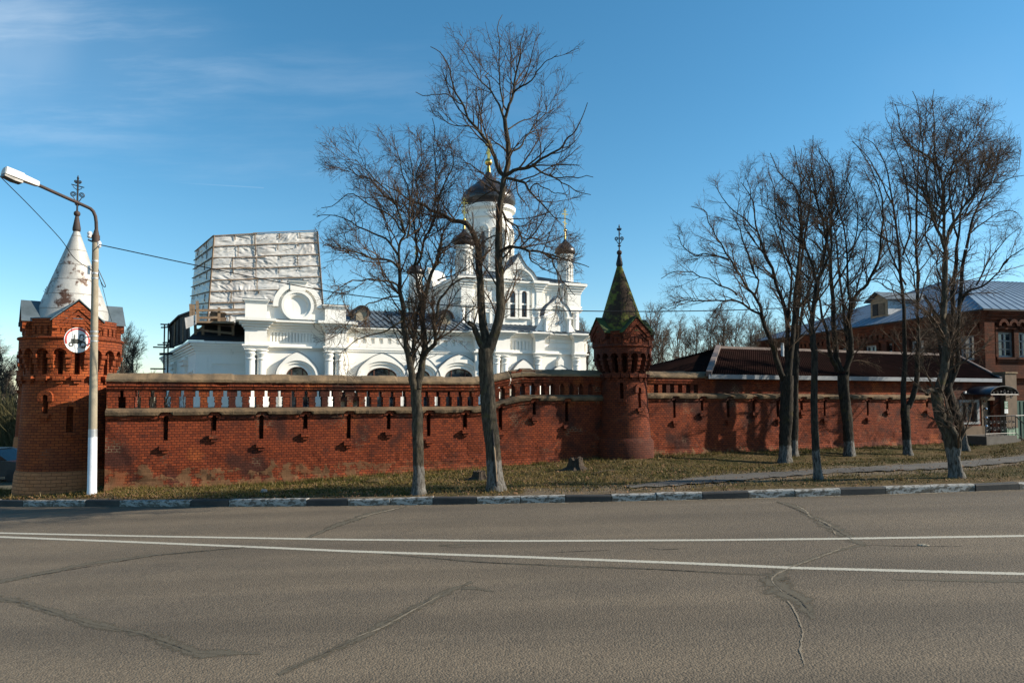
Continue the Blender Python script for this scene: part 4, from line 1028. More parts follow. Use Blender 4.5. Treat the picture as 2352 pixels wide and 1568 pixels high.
# body of the domed part
sB0, sB1 = S(1054, nB, 690), S(1330, nB, 690); nB1 = 63.5; hB = H(1054, 638, nB)
wall.box(sB0, sB1, nB, nB1, 6, hB - .2)
for q in range(4):
    o = .45 * ((q + 1) / 4) ** 1.4; trim.box(sB0 - o, sB1 + o, nB - o, nB1, hB - .7 + .19 * q + .002, hB - .7 + .19 * (q + 1))
for q, (a_, c_) in enumerate(((hB - 1.95, hB - 1.8), (hB - 1.8, hB - 1.68))): trim.box(sB0 - .1 - .08 * q, sB1 + .1 + .08 * q, nB - .1 - .08 * q, nB1, a_ + .002 * q, c_)
for (ua, ub) in ((1085, 1122), (1247, 1292)):
    k = S(ua, nB, 660)
    while k < S(ub, nB, 660): trim.box(k, k + .17, nB - .09, nB + .1, hB - 1.6, hB - .78); k += .33
for (ua, ub) in ((1056, 1082), (1299, 1329), (1228, 1242)):
    a0, a1 = S(ua, nB, 690), S(ub, nB, 690); trim.box(a0, a1, nB - .35, nB + .1, hB - 2.0, hB - .72); cornice(trim, a0, a1, nB - .35, hB - .705, hB + .07, .40); cornice(trim, a0, a1, nB - .35, hB - 2.2, hB - 1.95, .12, 2)
for u in (1062, 1077, 1306, 1321, 1235): column(S(u, nB - .2, 700), nB - .2, .19, 7., hB - 2.18)
for u0, u1 in ((1090, 1096), (1124, 1129), (1215, 1219)): trim.box(S(u0, nB, 690), S(u1, nB, 690), nB - .12, nB + .1, 7.2, hB - 2.2)
trim.box(S(1096, nB, 690), S(1124, nB, 690), nB - .10, nB + .1, hB - 2.5, hB - 2.4)
# big keel gable with the twin windows
bz = MB(W); gS, gH = S(1188, nB, 640), hB - .35
bz.prism(keel(gS, gH, 1.48, .75) + [(gS - 1.48, 7), (gS + 1.48, 7)], nB - .10, nB + 1.6)
bz.band(keel(gS, gH, 1.58, .85), keel(gS, gH, 1.28, 0), nB - .42, nB + .1); bz.band(keel(gS, gH, 1.30, 0), keel(gS, gH, 1.10, 0), nB - .30, nB + .1); bz.band(keel(gS, gH, 1.12, 0), keel(gS, gH, 1.0, 0), nB - .2, nB + .1)
for sg in (-1, 1): bz.box(min(gS + sg * 1.15, gS + sg * 1.5), max(gS + sg * 1.15, gS + sg * 1.5), nB - .28, nB, 7.1, gH)
rc_ = [(gS + math.cos(t_) * .36, gH + .35 + math.sin(t_) * .36) for t_ in arc(0, 360, 28)]; bz.band(rc_, [(gS + math.cos(t_) * .24, gH + .35 + math.sin(t_) * .24) for t_ in arc(0, 360, 28)], nB - .26, nB)
bz.prism([(gS - .25, gH + 1.45), (gS - .25, gH + 1.85), (gS, gH + 2.15), (gS + .25, gH + 1.85), (gS + .25, gH + 1.45)], nB - .3, nB + .3)
for u, v_ in ((1187, 614),):
    nh = [(gS + math.cos(t_) * .24, gH + 1.0 + math.sin(t_) * .24) for t_ in arc(0, 180, 12)]
    bz.band(nh, [(gS + (x - gS) * .6, gH + 1.0 + (z - gH - 1.0) * .6) for x, z in nh], nB - .22, nB)
bz.build('keel_gable', M['white'], CH, smooth=True)
zf = MB(W); zf.band([(x, z + .06) for x, z in keel(gS, gH, 1.6, .88)], keel(gS, gH, 1.58, .85), nB - .5, nB + 1.6); zf.build('gable_flashing', M['roof_metal'], CH)
for u in (1176, 1202.5):
    ws = S(u, nB - .1, 700); wr = .22; h0, h1 = H(u, 729, nB), H(u, 676, nB); wb = MB(W)
    o = [(ws + math.cos(t_) * (wr + .2), h1 + math.sin(t_) * (wr + .2)) for t_ in arc(0, 180, 16)]; i_ = [(ws + math.cos(t_) * wr, h1 + math.sin(t_) * wr) for t_ in arc(0, 180, 16)]
    wb.band(o, i_, nB - .30, nB - .09); wb.box(ws - wr - .2, ws - wr, nB - .28, nB - .09, h0, h1); wb.box(ws + wr, ws + wr + .2, nB - .28, nB - .09, h0, h1); wb.box(ws - wr - .25, ws + wr + .25, nB - .32, nB - .09, h0 - .14, h0)
    wo = wb.build('window', M['white'], CH)
    pb = MB(W); pb.poly([(x, nB - .115, z) for x, z in i_] + [(ws - wr, nB - .115, h0), (ws + wr, nB - .115, h0)]); pb.build('pane', M['glass'], wo)
    fb = MB(W); fb.band(i_, [(ws + (x - ws) * .72, h1 + (z - h1) * .72) for x, z in i_], nB - .16, nB - .117)
    for x in (-wr, wr - .06): fb.box(ws + x, ws + x + .06, nB - .16, nB - .117, h0, h1)
    fb.box(ws - .015, ws + .015, nB - .14, nB - .118, h0, h1 + wr * .7)
    for q in range(4): fb.box(ws - wr, ws + wr, nB - .139, nB - .119, h0 + (h1 - h0) * (q + .02) / 3.4, h0 + (h1 - h0) * (q + .02) / 3.4 + .03)
    fb.build('window_frame', M['frame'], wo)
# the shaded side of the body gets a gable of its own
SIDE = lambda a, b_, c: W(sB0 + b_, a, c)
sg_ = MB(SIDE); gn = (nB + nB1) / 2
sg_.prism(keel(gn, gH, 1.6, .6) + [(gn - 1.6, 7), (gn + 1.6, 7)], -.1, 1.); sg_.band(keel(gn, gH, 1.7, .7), keel(gn, gH, 1.3, 0), -.4, .1)
for a_ in (nB + .3, gn - 2.3, gn + 1.9, nB1 - .8): wall.box(sB0 - .25, sB0 + .1, a_, a_ + .45, 6.5, hB - .75)
sg_.build('side_gable', M['white'], CH, smooth=True)
wall.build('wall', M['white'], CH); trim.build('moulding', M['white'], CH)
# roofs
rf = MB(W); n0, n1 = nN - .62, 52.2; rH = 9.0
def standing(b, p00, p10, p11, p01, k):           # a roof plane with standing seams
    P = [Vector(p) for p in (p00, p10, p11, p01)]; b.poly(P)
    up_ = (P[1] - P[0]).cross(P[3] - P[0]).normalized(); up_ = up_ if up_.z > 0 else -up_
    for q in range(k + 1):
        a_, c_ = P[0].lerp(P[1], q / k), P[3].lerp(P[2], q / k); d_ = (P[1] - P[0]).normalized() * .022
        i = [b.pt(*(x + e * d_ + up_ * h)) for x in (a_, c_) for e, h in ((-1, 0), (-1, .05), (1, .05), (1, 0))]
        for f_ in ((0, 1, 5, 4), (1, 2, 6, 5), (2, 3, 7, 6)): b.face([i[z] for z in f_])
standing(rf, (sPR - 3, n0, hE + .04), (sB0 + .5, n0, hE + .04), (sB0 + .5, n1, rH), (sPR - 3, n1, rH), 30)
rf.poly([(sPR - 3, n1, rH), (sB0 + .5, n1, rH), (sB0 + .5, n1 + 7, 7), (sPR - 3, n1 + 7, 7)])
standing(rf, (sTL - .5, nT - .6, hE + .06), (sTR + .5, nT - .6, hE + .06), (sTR - .8, nB + .1, 8.0), (sTL + .2, nB + .1, 8.0), 20)
rf.build('nave_roof', M['roof_metal'], CH, fix=False)
rf = MB(W); cS_, cN_ = (sB0 + sB1) / 2, (nB + nB1) / 2; e = .5; T_ = 13.1; w_ = 1.6
C0 = [(sB0 - e, nB - e, hB + .07), (sB1 + e, nB - e, hB + .07), (sB1 + e, nB1 + e, hB + .07), (sB0 - e, nB1 + e, hB + .07)]; C1 = [(cS_ - w_, cN_ - w_, T_), (cS_ + w_, cN_ - w_, T_), (cS_ + w_, cN_ + w_, T_), (cS_ - w_, cN_ + w_, T_)]
for q in range(4): standing(rf, C0[q], C0[(q + 1) % 4], C1[(q + 1) % 4], C1[q], 16)
rf.build('main_roof', M['roof_metal'], CH, fix=False)
for u in (828, 1019):                              # rounded roof vents
    d_s = S(u, 47.6, 715); db = MB(W); o = [(d_s + math.cos(t_) * .52, 8.05 + math.sin(t_) * .55) for t_ in arc(0, 180, 16)]
    db.prism([(d_s - .52, 7.35)] + o[::-1] + [(d_s + .52, 7.35)], 47.2, 49.5); do = db.build('dormer', M['roof_metal'], CH, smooth=True)
    fb = MB(W); fb.prism([(d_s + (x - d_s) * .72, 7.45 + (z - 7.35) * .78) for x, z in [(d_s - .52, 7.35)] + o[::-1] + [(d_s + .52, 7.35)]], 47.14, 47.3); fb.build('vent', M['pole'], do)
    eb = MB(W); eb.band([(d_s + (x - d_s) * 1.16, 8.05 + (z - 8.05) * 1.16) for x, z in o], o, 46.95, 49.4); eb.build('dormer_roof', M['tar'], do)

# drums, domes, crosses
def onion(parent_name, s, n, r, h0, hd, rd, htip, hball, hcross, seg=28, main=False):
    b = MB(W)
    pr = [(r, h0 - 2.0), (r, h0 + .3), (r * 1.12, h0 + .3), (r * 1.12, h0 + .42), (r, h0 + .45)]
    k = hd - h0; pr += [(r, h0 + k * .80), (r * 1.06, h0 + k * .82), (r * 1.06, h0 + k * .86), (r * 1.0, h0 + k * .87), (r * 1.0, h0 + k * .92), (r * 1.14, h0 + k * .95), (r * 1.16, hd)]
    b.lathe(s, n, pr, seg)
    for q in range(8):
        an = 2 * math.pi * (q + .25) / 8; wq = r * .16
        f2 = lambda a, bb, c, an=an: W(s + bb * math.sin(an) + a * math.cos(an), n - bb * math.cos(an) + a * math.sin(an), c)
        b.f = f2; ctr = h0 + k * .62; rr = r * .27
        b.band([(math.cos(t_) * rr, ctr + math.sin(t_) * rr) for t_ in arc(0, 180, 10)], [(math.cos(t_) * rr * .62, ctr + math.sin(t_) * rr * .62) for t_ in arc(0, 180, 10)], r * .8, r * 1.06)
        for sg in (-1, 1): b.box(min(sg * rr, sg * rr * .62), max(sg * rr, sg * rr * .62), r * .8, r * 1.06, h0 + .45, ctr)
    b.f = W
    dr = b.build('drum', M['white'], CH, smooth=True)
    if main:
        for q in range(8):
            an = 2 * math.pi * (q + .25) / 8; f2 = lambda a, bb, c, an=an: W(s + bb * math.sin(an) + a * math.cos(an), n - bb * math.cos(an) + a * math.sin(an), c)
            wb = MB(f2); wb.box(-.14, .14, r * .9, r * 1.005, h0 + 1.2, h0 + k * .6); wb.build('drum_window', M['glass'], dr)
    D = MB(W); H_ = htip - hd; mx = [(r * 1.02, 0), (rd * .90, .05), (rd * .985, .12), (rd, .2), (rd * .97, .29), (rd * .87, .39), (rd * .70, .49), (rd * .48, .60), (rd * .28, .70), (rd * .15, .80), (rd * .085, .90), (rd * .06, 1.0)]
    D.lathe(s, n, [(a_, hd + H_ * t_) for a_, t_ in mx], 32); do = D.build('dome', M['dome'], CH, smooth=True)
    G = MB(W); rb_ = rd * .14; G.lathe(s, n, [(rd * .10, hd + H_ * .88), (rd * .05, hball - rb_)] + [(rb_ * math.sin(R(a_)) + .005, hball - rb_ * math.cos(R(a_))) for a_ in range(25, 180, 22)] + [(.01, hball + rb_)], 14)
    G.build('gilded_ball', M['gold'], do, smooth=True)
    c = MB(W); wq = rd * .045; L = hcross - hball
    c.box(s - wq, s + wq, n - wq * .7, n + wq * .7, hball, hcross); c.box(s - L * .16, s + L * .16, n - wq * .6, n + wq * .6, hball + L * .73, hball + L * .73 + wq * 2); c.box(s - L * .08, s + L * .08, n - wq * .6, n + wq * .6, hball + L * .86, hball + L * .86 + wq * 1.6)
    c.prism([(s - L * .1, hball + L * .36), (s + L * .1, hball + L * .28), (s + L * .1, hball + L * .28 + wq * 2), (s - L * .1, hball + L * .36 + wq * 2)], n - wq * .55, n + wq * .55)
    c.build('cross', M['gold'], do)
s_, n_ = S(1122, 56.4, 560), 56.4; HH_ = lambda v: H(1122, v, 56.4)
onion('main', s_, n_, S(1170, 56.4, 560) - s_ + .08, 12.8, HH_(481), (S(1180, 56.4, 450) - S(1063, 56.4, 450)) / 2, HH_(385), HH_(373), HH_(322), 36, True)
for u, n_, r, du in ((1298, 50.6, .62, 0), (1066, 50.6, .64, 0), (955, 64.5, .62, 0)):
    s_ = S(u, n_, 600); onion('side', s_, n_, r, hB + .1, 14.2, .88, 15.75, 16.3, 18.1, 24)
    pb = MB(W); pb.box(s_ - .85, s_ + .85, n_ - .85, n_ + .85, hB - .3, hB + .35); cornice(pb, s_ - .85, s_ + .85, n_ - .85, hB + .35, hB + .5, .1, 2); pb.build('drum_base', M['white'], CH)
dp = MB(W); sd = S(1290, nB - .25, 700); dp.tube([(sd, nB - .5, hB - .1), (sd, nB - .45, hB - .6), (sd, nB - .45, 8.)], .05, 8); dp.build('downpipe', M['sign_back'], CH)
dp = MB(W); sd = S(1083, nB - .25, 700); dp.tube([(sd, nB - .5, hB - .1), (sd, nB - .3, hB - .6), (sd, nB - .3, 8.)], .05, 8); dp.build('downpipe', M['sign_back'], CH)

# ---------------------------------------------------------------- wrapped belfry and its timber staging
nS = 50.2
ps = [sp(492, 540.5, nS), sp(729, 531.6, nS), sp(745, 745, nS), sp(476, 748, nS)]
o_ = W(ps[0][0] + 4, nS, 5.9)
SCF = thing('wrapped_scaffold', (o_[0], o_[1], 5.9), 'tall scaffold wrapped in crinkled translucent sheeting held by wooden laths', 'scaffolding')
def bil(P, a, b_): return [(P[0][k] * (1 - a) + P[1][k] * a) * (1 - b_) + (P[3][k] * (1 - a) + P[2][k] * a) * b_ for k in range(len(P[0]))]
FR = [(p[0], nS, p[1]) for p in ps]
bl_t, bl_b = at(449, 578, 52.6), at(438, 705, 52.6)
toS = lambda p: (p.x * E1[0] + p.y * E1[1], p.x * E2[0] + p.y * E2[1], p.z)
tB = toS(at(449, 578, 53.2)); tBb = toS(at(433, 742, 53.2))
LF = [tB, FR[0], FR[3], tBb]; dk = (nS + 6.2) - nS
RF = [FR[1], (FR[1][0] - .3, nS + 6, FR[1][2]), (FR[2][0], nS + 6, FR[2][2]), FR[2]]
def sheet_mesh(P, nx, ny, rows_, cols, amp, seed, outn):
    b = MB(); ids = []
    for j in range(ny + 1):
        row = []
        for i in range(nx + 1):
            a, c = i / nx, j / ny; p = bil(P, a, c)
            fr_ = min(abs(c * rows_ - round(c * rows_)), .5) * 2; fc = min(abs(a * cols - round(a * cols)), .5) * 2
            bel = (fr_ * fc) ** .5; cell = Vector((math.floor(a * cols) * 3.1, math.floor(c * rows_) * 1.7, seed))
            an = mnoise.noise(cell) * 3.; ca_, sa_ = math.cos(an), math.sin(an)
            q = (a * cols * ca_ + c * rows_ * sa_, c * rows_ * ca_ - a * cols * sa_)
            wr = abs(mnoise.noise(Vector((q[0] * 1.1, q[1] * 5.5, seed + cell.x)))) * 1.3 + abs(mnoise.noise(Vector((a * cols * 3.1, c * rows_ * 3.1, seed)))) * .5
            d = amp * bel * (.55 + 1.2 * mnoise.noise(cell * .37)) - amp * 1.1 * wr * (.35 + .65 * bel)
            row.append(b.pt(*W(p[0] + outn[0] * d, p[1] + outn[1] * d, p[2])))
        ids.append(row)
    for j in range(ny):
        for i in range(nx): b.face([ids[j][i], ids[j][i + 1], ids[j + 1][i + 1], ids[j + 1][i]])
    return b.build('sheeting', M['sheeting'], SCF, smooth=True)
sheet_mesh(FR, 150, 110, 9, 5, .12, 1, (0, -1)); sheet_mesh(LF, 60, 90, 8, 4, .10, 5, (-1, 0)); sheet_mesh(RF, 30, 60, 8, 3, .12, 9, (1, 0))
tp = MB(W); tp.poly([FR[0], FR[1], RF[1], tB]); tp.build('top_sheet', M['sheeting'], SCF)
rr = random.Random(4)
def lath(P, a0, b0_, a1, b1_, outn, w_=.075):
    p, q = bil(P, a0, b0_), bil(P, a1, b1_); off = .06
    p = [p[0] + outn[0] * off, p[1] + outn[1] * off, p[2]]; q = [q[0] + outn[0] * off, q[1] + outn[1] * off, q[2]]
    MB().tube([W(*p), W(*q)], w_, 4).build('lath', M['lath'], SCF)
for j in range(9):
    c = j / 8; brk = rr.uniform(.3, .65); w_ = rr.uniform(.034, .05)
    lath(FR, 0, c + (.006 if j == 0 else 0), brk + .02, c + rr.uniform(-.010, .010), (0, -1), w_); lath(FR, brk - .02, c + rr.uniform(-.010, .010), 1, c + rr.uniform(-.012, .01), (0, -1), w_ * .9)
    lath(LF, 0, c, 1, c + (.006 if j == 0 else 0), (-1, 0), .042)
    for i in range(1, 5):
        a = i / 5 + rr.uniform(-.03, .03); l_ = rr.choice((.25, .5, .95)) / 8
        if j < 8: lath(FR, a, c + .005, a + rr.uniform(-.004, .004), c + l_, (0, -1), rr.uniform(.028, .045))
    for i in range(1, 4):
        a = i / 4 + rr.uniform(-.08, .08)
        if j < 8: lath(LF, a, c + .02, a, c + rr.choice((.03, .05, .1)), (-1, 0), .035)
for a in (0, 1): lath(FR, a, 0, a, 1, (0, -1), .06)
# staging in front
o_ = W(S(500, 48.2, 780), 48.2, 5.92)
STG = thing('timber_staging', (o_[0], o_[1], 5.92), 'rough timber staging with plank guard rails between wrapped scaffold and church attic', 'staging')
def bar(u0, v0, u1, v1, n, w_, name, mat='wood', par=None, d=.05):
    a, b_ = sp(u0, v0, n), sp(u1, v1, n); dx, dz = b_[0] - a[0], b_[1] - a[1]; l_ = math.hypot(dx, dz) or 1; nx, nz = -dz / l_ * w_, dx / l_ * w_
    MB(W).prism([(a[0] - nx, a[1] - nz), (b_[0] - nx, b_[1] - nz), (b_[0] + nx, b_[1] + nz), (a[0] + nx, a[1] + nz)], n - d, n + d).build(name, M[mat], par or STG)
nG = 48.3
for (u, v0, v1) in ((448.5, 744, 778), (503, 706, 777), (535, 744, 778), (466, 748, 778)): bar(u, v0, u + .5, v1, nG, .085, 'post', d=.07)
for (u0, v0, u1, v1) in ((443, 713, 562, 711), (450, 730, 500, 729), (451, 757, 536, 766), (451, 773, 503, 774), (449, 763, 468, 750)): bar(u0, v0, u1, v1, nG - .13, .075, 'rail')
for (u, v0, v1) in ((438, 698, 742), (444, 699, 744), (453, 691, 742)): bar(u, v0, u + 1.5, v1, nG - .2, .09, 'post', d=.04)
bar(447, 742, 538, 743.5, nG, .06, 'deck', d=.9)
dkr = MB(W); a0, a1 = S(452, nG, 770), sPL + .2; dkr.poly([(a0 - .5, nL - .3, 5.95), (a1, nL - .3, 5.95), (a1, nS - .5, 6.9), (a0, nS - .5, 6.9)]); dkr.box(a0 + .4, a1, nG + 1.0, nG + 1.2, 6.0, 7.4)
dkr.build('roof_and_dark_void', M['tar'], STG)  # dark roof slope, plus a dark panel painted in for the unlit void
tr_ = MB(W); tr_.poly([(a1 - .2, nG - .4, 6.), (a1 - .2, nG + 4, 6.), (a1 - .2, nG + 4, 8.3), (a1 - .2, nG - .2, 7.2)]); tr_.build('side_tarp', M['tar'], STG)
# dark open eaves at the far left
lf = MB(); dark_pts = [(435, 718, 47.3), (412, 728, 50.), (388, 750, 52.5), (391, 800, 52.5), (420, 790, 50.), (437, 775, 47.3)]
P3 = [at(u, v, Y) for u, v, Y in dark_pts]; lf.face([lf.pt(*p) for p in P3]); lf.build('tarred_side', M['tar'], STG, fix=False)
for k in range(5):
    u = 392 + k * 10; MB().tube([at(u, 747 - k * 7, 52 - k), at(u - 2, 798 - k * 5, 52 - k)], .06, 4).build('stud', M['wood' if k % 2 else 'tar'], STG)
MB().tube([at(436, 717, 47.2), at(411, 726, 49.9), at(386, 750, 52.4)], .10, 4).build('rail', M['tar'], STG)
tpo = MB(); tpo.f = W; standing(tpo, sp(425, 730, 47.4)[:1] + (47.4, sp(425, 730, 47.4)[1]), sp(450, 722, 47.4)[:1] + (47.4, sp(450, 722, 47.4)[1]), sp(450, 745, 47.4)[:1] + (47.4, sp(450, 745, 47.4)[1]), sp(428, 755, 47.4)[:1] + (47.4, sp(428, 755, 47.4)[1]), 1)
tpo.build('loose_tarp', M['sheeting'], STG, fix=False)
bs = MB(W); s0_, s1_ = S(481, nG + .35, 730), S(521, nG + .35, 730); hb_ = H(500, 742, nG + .35)
for k in range(13): bs.box(s0_ + rr.uniform(0, .12), s1_ - rr.uniform(0, .12), nG + .15, nG + .8, hb_ + .03 + k * .055, hb_ + .07 + k * .055)
tag(bs.build('board_stack', M['lath'], base=W((s0_ + s1_) / 2, nG + .4, hb_)), 'neat stack of sawn boards lying on the timber staging', 'stack of boards')
PSC = thing('pole_scaffold', at(392, 860, 53), 'thin black pole scaffold standing against the left end of the church', 'scaffolding')
for (u0, v0, u1, v1, Y) in ((378, 746, 376, 860, 53), (387, 742, 385, 860, 52), (369, 744.5, 392, 745.5, 52.5), (370, 752, 390, 751, 52.5), (362, 791.5, 392, 791.5, 52.5), (352, 797, 400, 798, 52.5), (345.5, 846.5, 380, 847, 53), (380, 800, 391, 778, 52.5), (369, 812, 391, 811, 52.5), (374, 787, 392, 786, 52)):
    MB().tube([at(u0, v0, Y), at(u1, v1, Y)], .055, 6).build('pole', M['black'], PSC)
hay = MB(); hay.tube([at(368, 813, 52.4), at(396, 812, 52)], .12, 4).build('plank', M['tar'], PSC)
# a shed roof seen through the parapet in front of the church
o_ = W(S(806, 40, 900), 40, 2.0)
SH = MB(W); s0_, s1_ = S(778, 40, 920), S(840, 40, 920); SH.box(s0_ + .3, s1_ - .3, 40.2, 43, -.3, 2.3); sh = tag(SH.build('shed', M['wood'], base=o_), 'small dark-roofed shed in front of the church, glimpsed through parapet gaps', 'shed')
MB(W).prism([(s0_, 2.2), (s0_ + .8, 2.75), (s1_ - .8, 2.75), (s1_, 2.2)], 39.8, 43.4).build('roof', M['dark_roof'], sh)

# ---------------------------------------------------------------- low building with the corrugated roof, behind and beyond the wall
o_ = W(26, 24, .3)
LB = thing('gatehouse', (o_[0], o_[1], .3), 'long low brick building with dark corrugated roof, white fascia and canopied door', 'building')
nE = 21.72; sE0, sE1 = S(1628, nE, 870), S(2300, nE, 878); hEv = 3.30
nR = 26.2; sR0, sR1 = S(1650, nR, 799), S(2198, nR, 825); hR = H(1650, 799, nR); nBk = 30.4
A_, B_, C_, D_, E_, F_ = (sE0, nE, hEv), (sE1, nE, hEv), (sR1, nR, hR), (sR0, nR, hR), (sE0 - .2, nBk, hEv), (sE1, nBk, hEv)
def corrugated(name, a, b_, c, d, k):             # waves run from eave a-b up to ridge d-c
    P = [Vector(q) for q in (a, b_, c, d)]; nrm = (P[1] - P[0]).cross(P[3] - P[0]).normalized(); nrm = nrm if nrm.z > 0 else -nrm
    m_ = MB(W); rows = []
    for i in range(k + 1):
        e = .013 if i % 2 else -.010; rows.append([m_.pt(*(P[0].lerp(P[1], i / k).lerp(P[3].lerp(P[2], i / k), j / 2) + nrm * e)) for j in range(3)])
    for i in range(k):
        for j in range(2): m_.face([rows[i][j], rows[i + 1][j], rows[i + 1][j + 1], rows[i][j + 1]])
    return m_.build(name, M['dark_roof'], LB, smooth=False, fix=False)
corrugated('roof', A_, B_, C_, D_, 290); corrugated('roof', E_, A_, D_, D_, 60); corrugated('roof', B_, F_, C_, C_, 60); corrugated('roof', F_, E_, D_, C_, 60)
for p, q, w_ in ((A_, D_, .15), (D_, C_, .09), (B_, C_, .07)):
    p, q = Vector(W(*p)), Vector(W(*q)); MB().tube([p + Vector((0, 0, .03)), q + Vector((0, 0, .04))], w_, 4).build('ridge_cap', M['ridge_cap'], LB)
fb = MB(W); fb.box(sE0 - .02, sE1, nE - .04, nE - .005, hEv - .16, hEv + .01); fb.build('fascia', plain('grey_white_fascia', (.22, .235, .255), (.17, .182, .20), .6, 2., .1), LB)
sf = MB(W); sf.box(sE0, sE1, nE, NW + .5, hEv - .17, hEv - .13); sf.build('soffit', M['wood'], LB)
MB().tube([W(S(1797, 25, 800), 25, 4.), W(S(1797, 25, 800), 25, H(1797, 788, 25))], .07, 10).build('flue', M['sign_back'], LB)
sW0, sW1 = sD + .01, S(2304, NW, 940); wb = MB(W)
wx0, wx1, wh0, wh1 = S(2205, NW, 945), S(2242, NW, 945), H(2222, 969, NW), H(2222, 923, NW)
dx0, dx1, dh0, dh1 = S(2257, NW, 950), S(2282, NW, 950), H(2270, 995, NW), H(2270, 919, NW)
wb.box(sW0, wx0, NW, NW + .5, -.3, 3.2); wb.box(wx0, wx1, NW, NW + .5, -.3, wh0); wb.box(wx0, wx1, NW, NW + .5, wh1, 3.2); wb.box(wx1, dx0, NW, NW + .5, -.3, 3.2)
wb.box(dx0, dx1, NW, NW + .5, dh1, 3.2); wb.box(dx1, sW1, NW, NW + .5, -.3, 3.2); wb.box(dx0, dx1, NW + .1, NW + .5, -.3, dh0 - .01); wb.box(sW1 - .5, sW1, NW + .5, nBk, -.3, 3.2)
wb.build('wall', M['brick'], LB)
pl = MB(W); pl.box(sW0 + .3, S(2262, NW, 990), NW - .03, NW + .02, -.1, H(2230, 978, NW)); pl.build('plaster_base', M['pier'], LB)
win = MB(W)
for a0, a1, h0, h1 in ((wx0 - .1, wx1 + .16, wh1 - .02, wh1 + .10), (wx1, wx1 + .16, wh0, wh1 - .021), (wx0 - .1, wx0, wh0, wh1 - .021), (wx0 - .12, wx1 + .2, wh0 - .10, wh0 - .001)): win.box(a0, a1, NW - .06, NW + .1, h0, h1)
wo = win.build('window', M['frame_white'], LB)
gb = MB(W); gb.box(wx0, wx1, NW + .16, NW + .18, wh0, wh1); gb.build('pane', M['glass'], wo)
fb = MB(W)
for x in (wx0, (wx0 + wx1) / 2 - .04, wx1 - .07): fb.box(x, x + .07, NW + .09, NW + .159, wh0, wh1)
fb.box(wx0 + .07, wx1 - .07, NW + .10, NW + .158, wh1 - .07, wh1); fb.box(wx0 + .07, wx1 - .07, NW + .10, NW + .158, wh0, wh0 + .07); fb.build('window_frame', M['frame'], wo)
db = MB(W); db.box(dx0, dx1, NW + .15, NW + .2, dh0, dh1)
dd = db.build('door', plain('steel_door', (.05, .045, .045), (.035, .032, .03), .25, 3., .1, metal=.6), LB)
pb = MB(W)
for k in range(4): pb.lathe((dx0 + dx1) / 2 + .02, NW + .16, [(.10, dh0 + .25 + k * .42), (.13, dh0 + .33 + k * .42), (.10, dh0 + .41 + k * .42)], 12)
pb.build('door_panel', plain('steel_trim', (.45, .45, .45), None, .15, 3., 0, metal=1.), dd, smooth=True)
MB(W).box(dx0 + .08, dx0 + .12, NW + .08, NW + .15, dh0 + .9, dh0 + 1.05).build('handle', M['sign_back'], dd)
fr2 = MB(W); fr2.box(dx0 - .1, dx0, NW - .03, NW + .15, dh0, dh1 + .15); fr2.box(dx0, dx1 + .1, NW - .03, NW + .15, dh1, dh1 + .15); fr2.build('door_frame', M['pier'], LB)
# canopy
cs0, cs1 = S(2246, NW - .6, 895), S(2310, NW - .6, 895); cc_ = (cs0 + cs1) / 2; cr = (cs1 - cs0) / 2; hc_ = H(2280, 906, NW - .6)
ca = MB(W); oc = [(cc_ + math.cos(t_) * cr, hc_ + math.sin(t_) * .40) for t_ in arc(0, 180, 20)]
ca.band(oc, [(cc_ + (x - cc_) * .97, hc_ + (z - hc_) * .94) for x, z in oc], NW - 1.15, NW); co = ca.build('canopy', plain('blue_black_polycarbonate', (.016, .024, .040), None, .3, 3., 0, spec=.6), LB, smooth=True)
sc2 = MB(W)
sc2.tube([W(cs0, NW - 1.14, hc_), W(cs1, NW - 1.14, hc_)], .02, 5) if False else None
def fscroll(b, c, h, n, r_, sg, turns=1.6):
    pts = [(c + r_ * (1 - .8 * k / 22) * math.cos(sg * k / 22 * turns * 6.283), n, h + r_ * (1 - .8 * k / 22) * math.sin(sg * k / 22 * turns * 6.283)) for k in range(23)]
    b.tube([W(*p) for p in pts], .013, 4)
sc2.f = IDF
for k in range(-3, 4): fscroll(sc2, cc_ + k * cr * .25, hc_ + .15 - abs(k) * .025, NW - 1.17, .10 - .012 * abs(k), 1 if k % 2 else -1)
sc2.tube([W(x, NW - 1.17, z) for x, z in oc], .022, 5); sc2.tube([W(cs0, NW - 1.17, hc_), W(cs1, NW - 1.17, hc_)], .022, 5)
for x in (cs0 + .06, cs1 - .06):
    sc2.tube([W(x, NW - 1.1, hc_), W(x, NW - .5, hc_ - .18), W(x, NW - .02, hc_ - .55)], .018, 5); fscroll(sc2, x + .12, hc_ - .12, NW - .8, .09, 1)
sc2.build('canopy_ironwork', M['black'], co)
# porch, railing
pr = MB(W); ps0, ps1 = S(2248, NW - 1, 1000), S(2318, NW - 1, 1000); zt = dh0 - .03; pr.box(ps0, ps1, NW - 1.35, NW - .03, -.2, zt); pr.box(ps1 + .002, ps1 + .35, NW - 1.3, NW - .05, -.2, zt - .17); pr.box(ps1 + .352, ps1 + .7, NW - 1.3, NW - .05, -.2, zt - .34)
pr.build('porch_steps', plain('shade_dark_concrete', (.12, .105, .09), (.085, .072, .06), .9, 3., .3), LB)  # concrete colour darkened for the tree shade over the porch
rl = MB(); r_h = zt + .92; rn = NW - 1.3
rl.tube([W(ps0, rn, r_h), W(ps1, rn, r_h), W(ps1 + 1.2, rn, r_h - .75)], .026, 6); rl.tube([W(ps0, rn, zt + .12), W(ps1, rn, zt + .12), W(ps1 + 1.2, rn, zt - .6)], .016, 5)
rl.tube([W(ps1, rn, r_h), W(ps1 + 2., rn + .2, r_h + .02)], .022, 5)
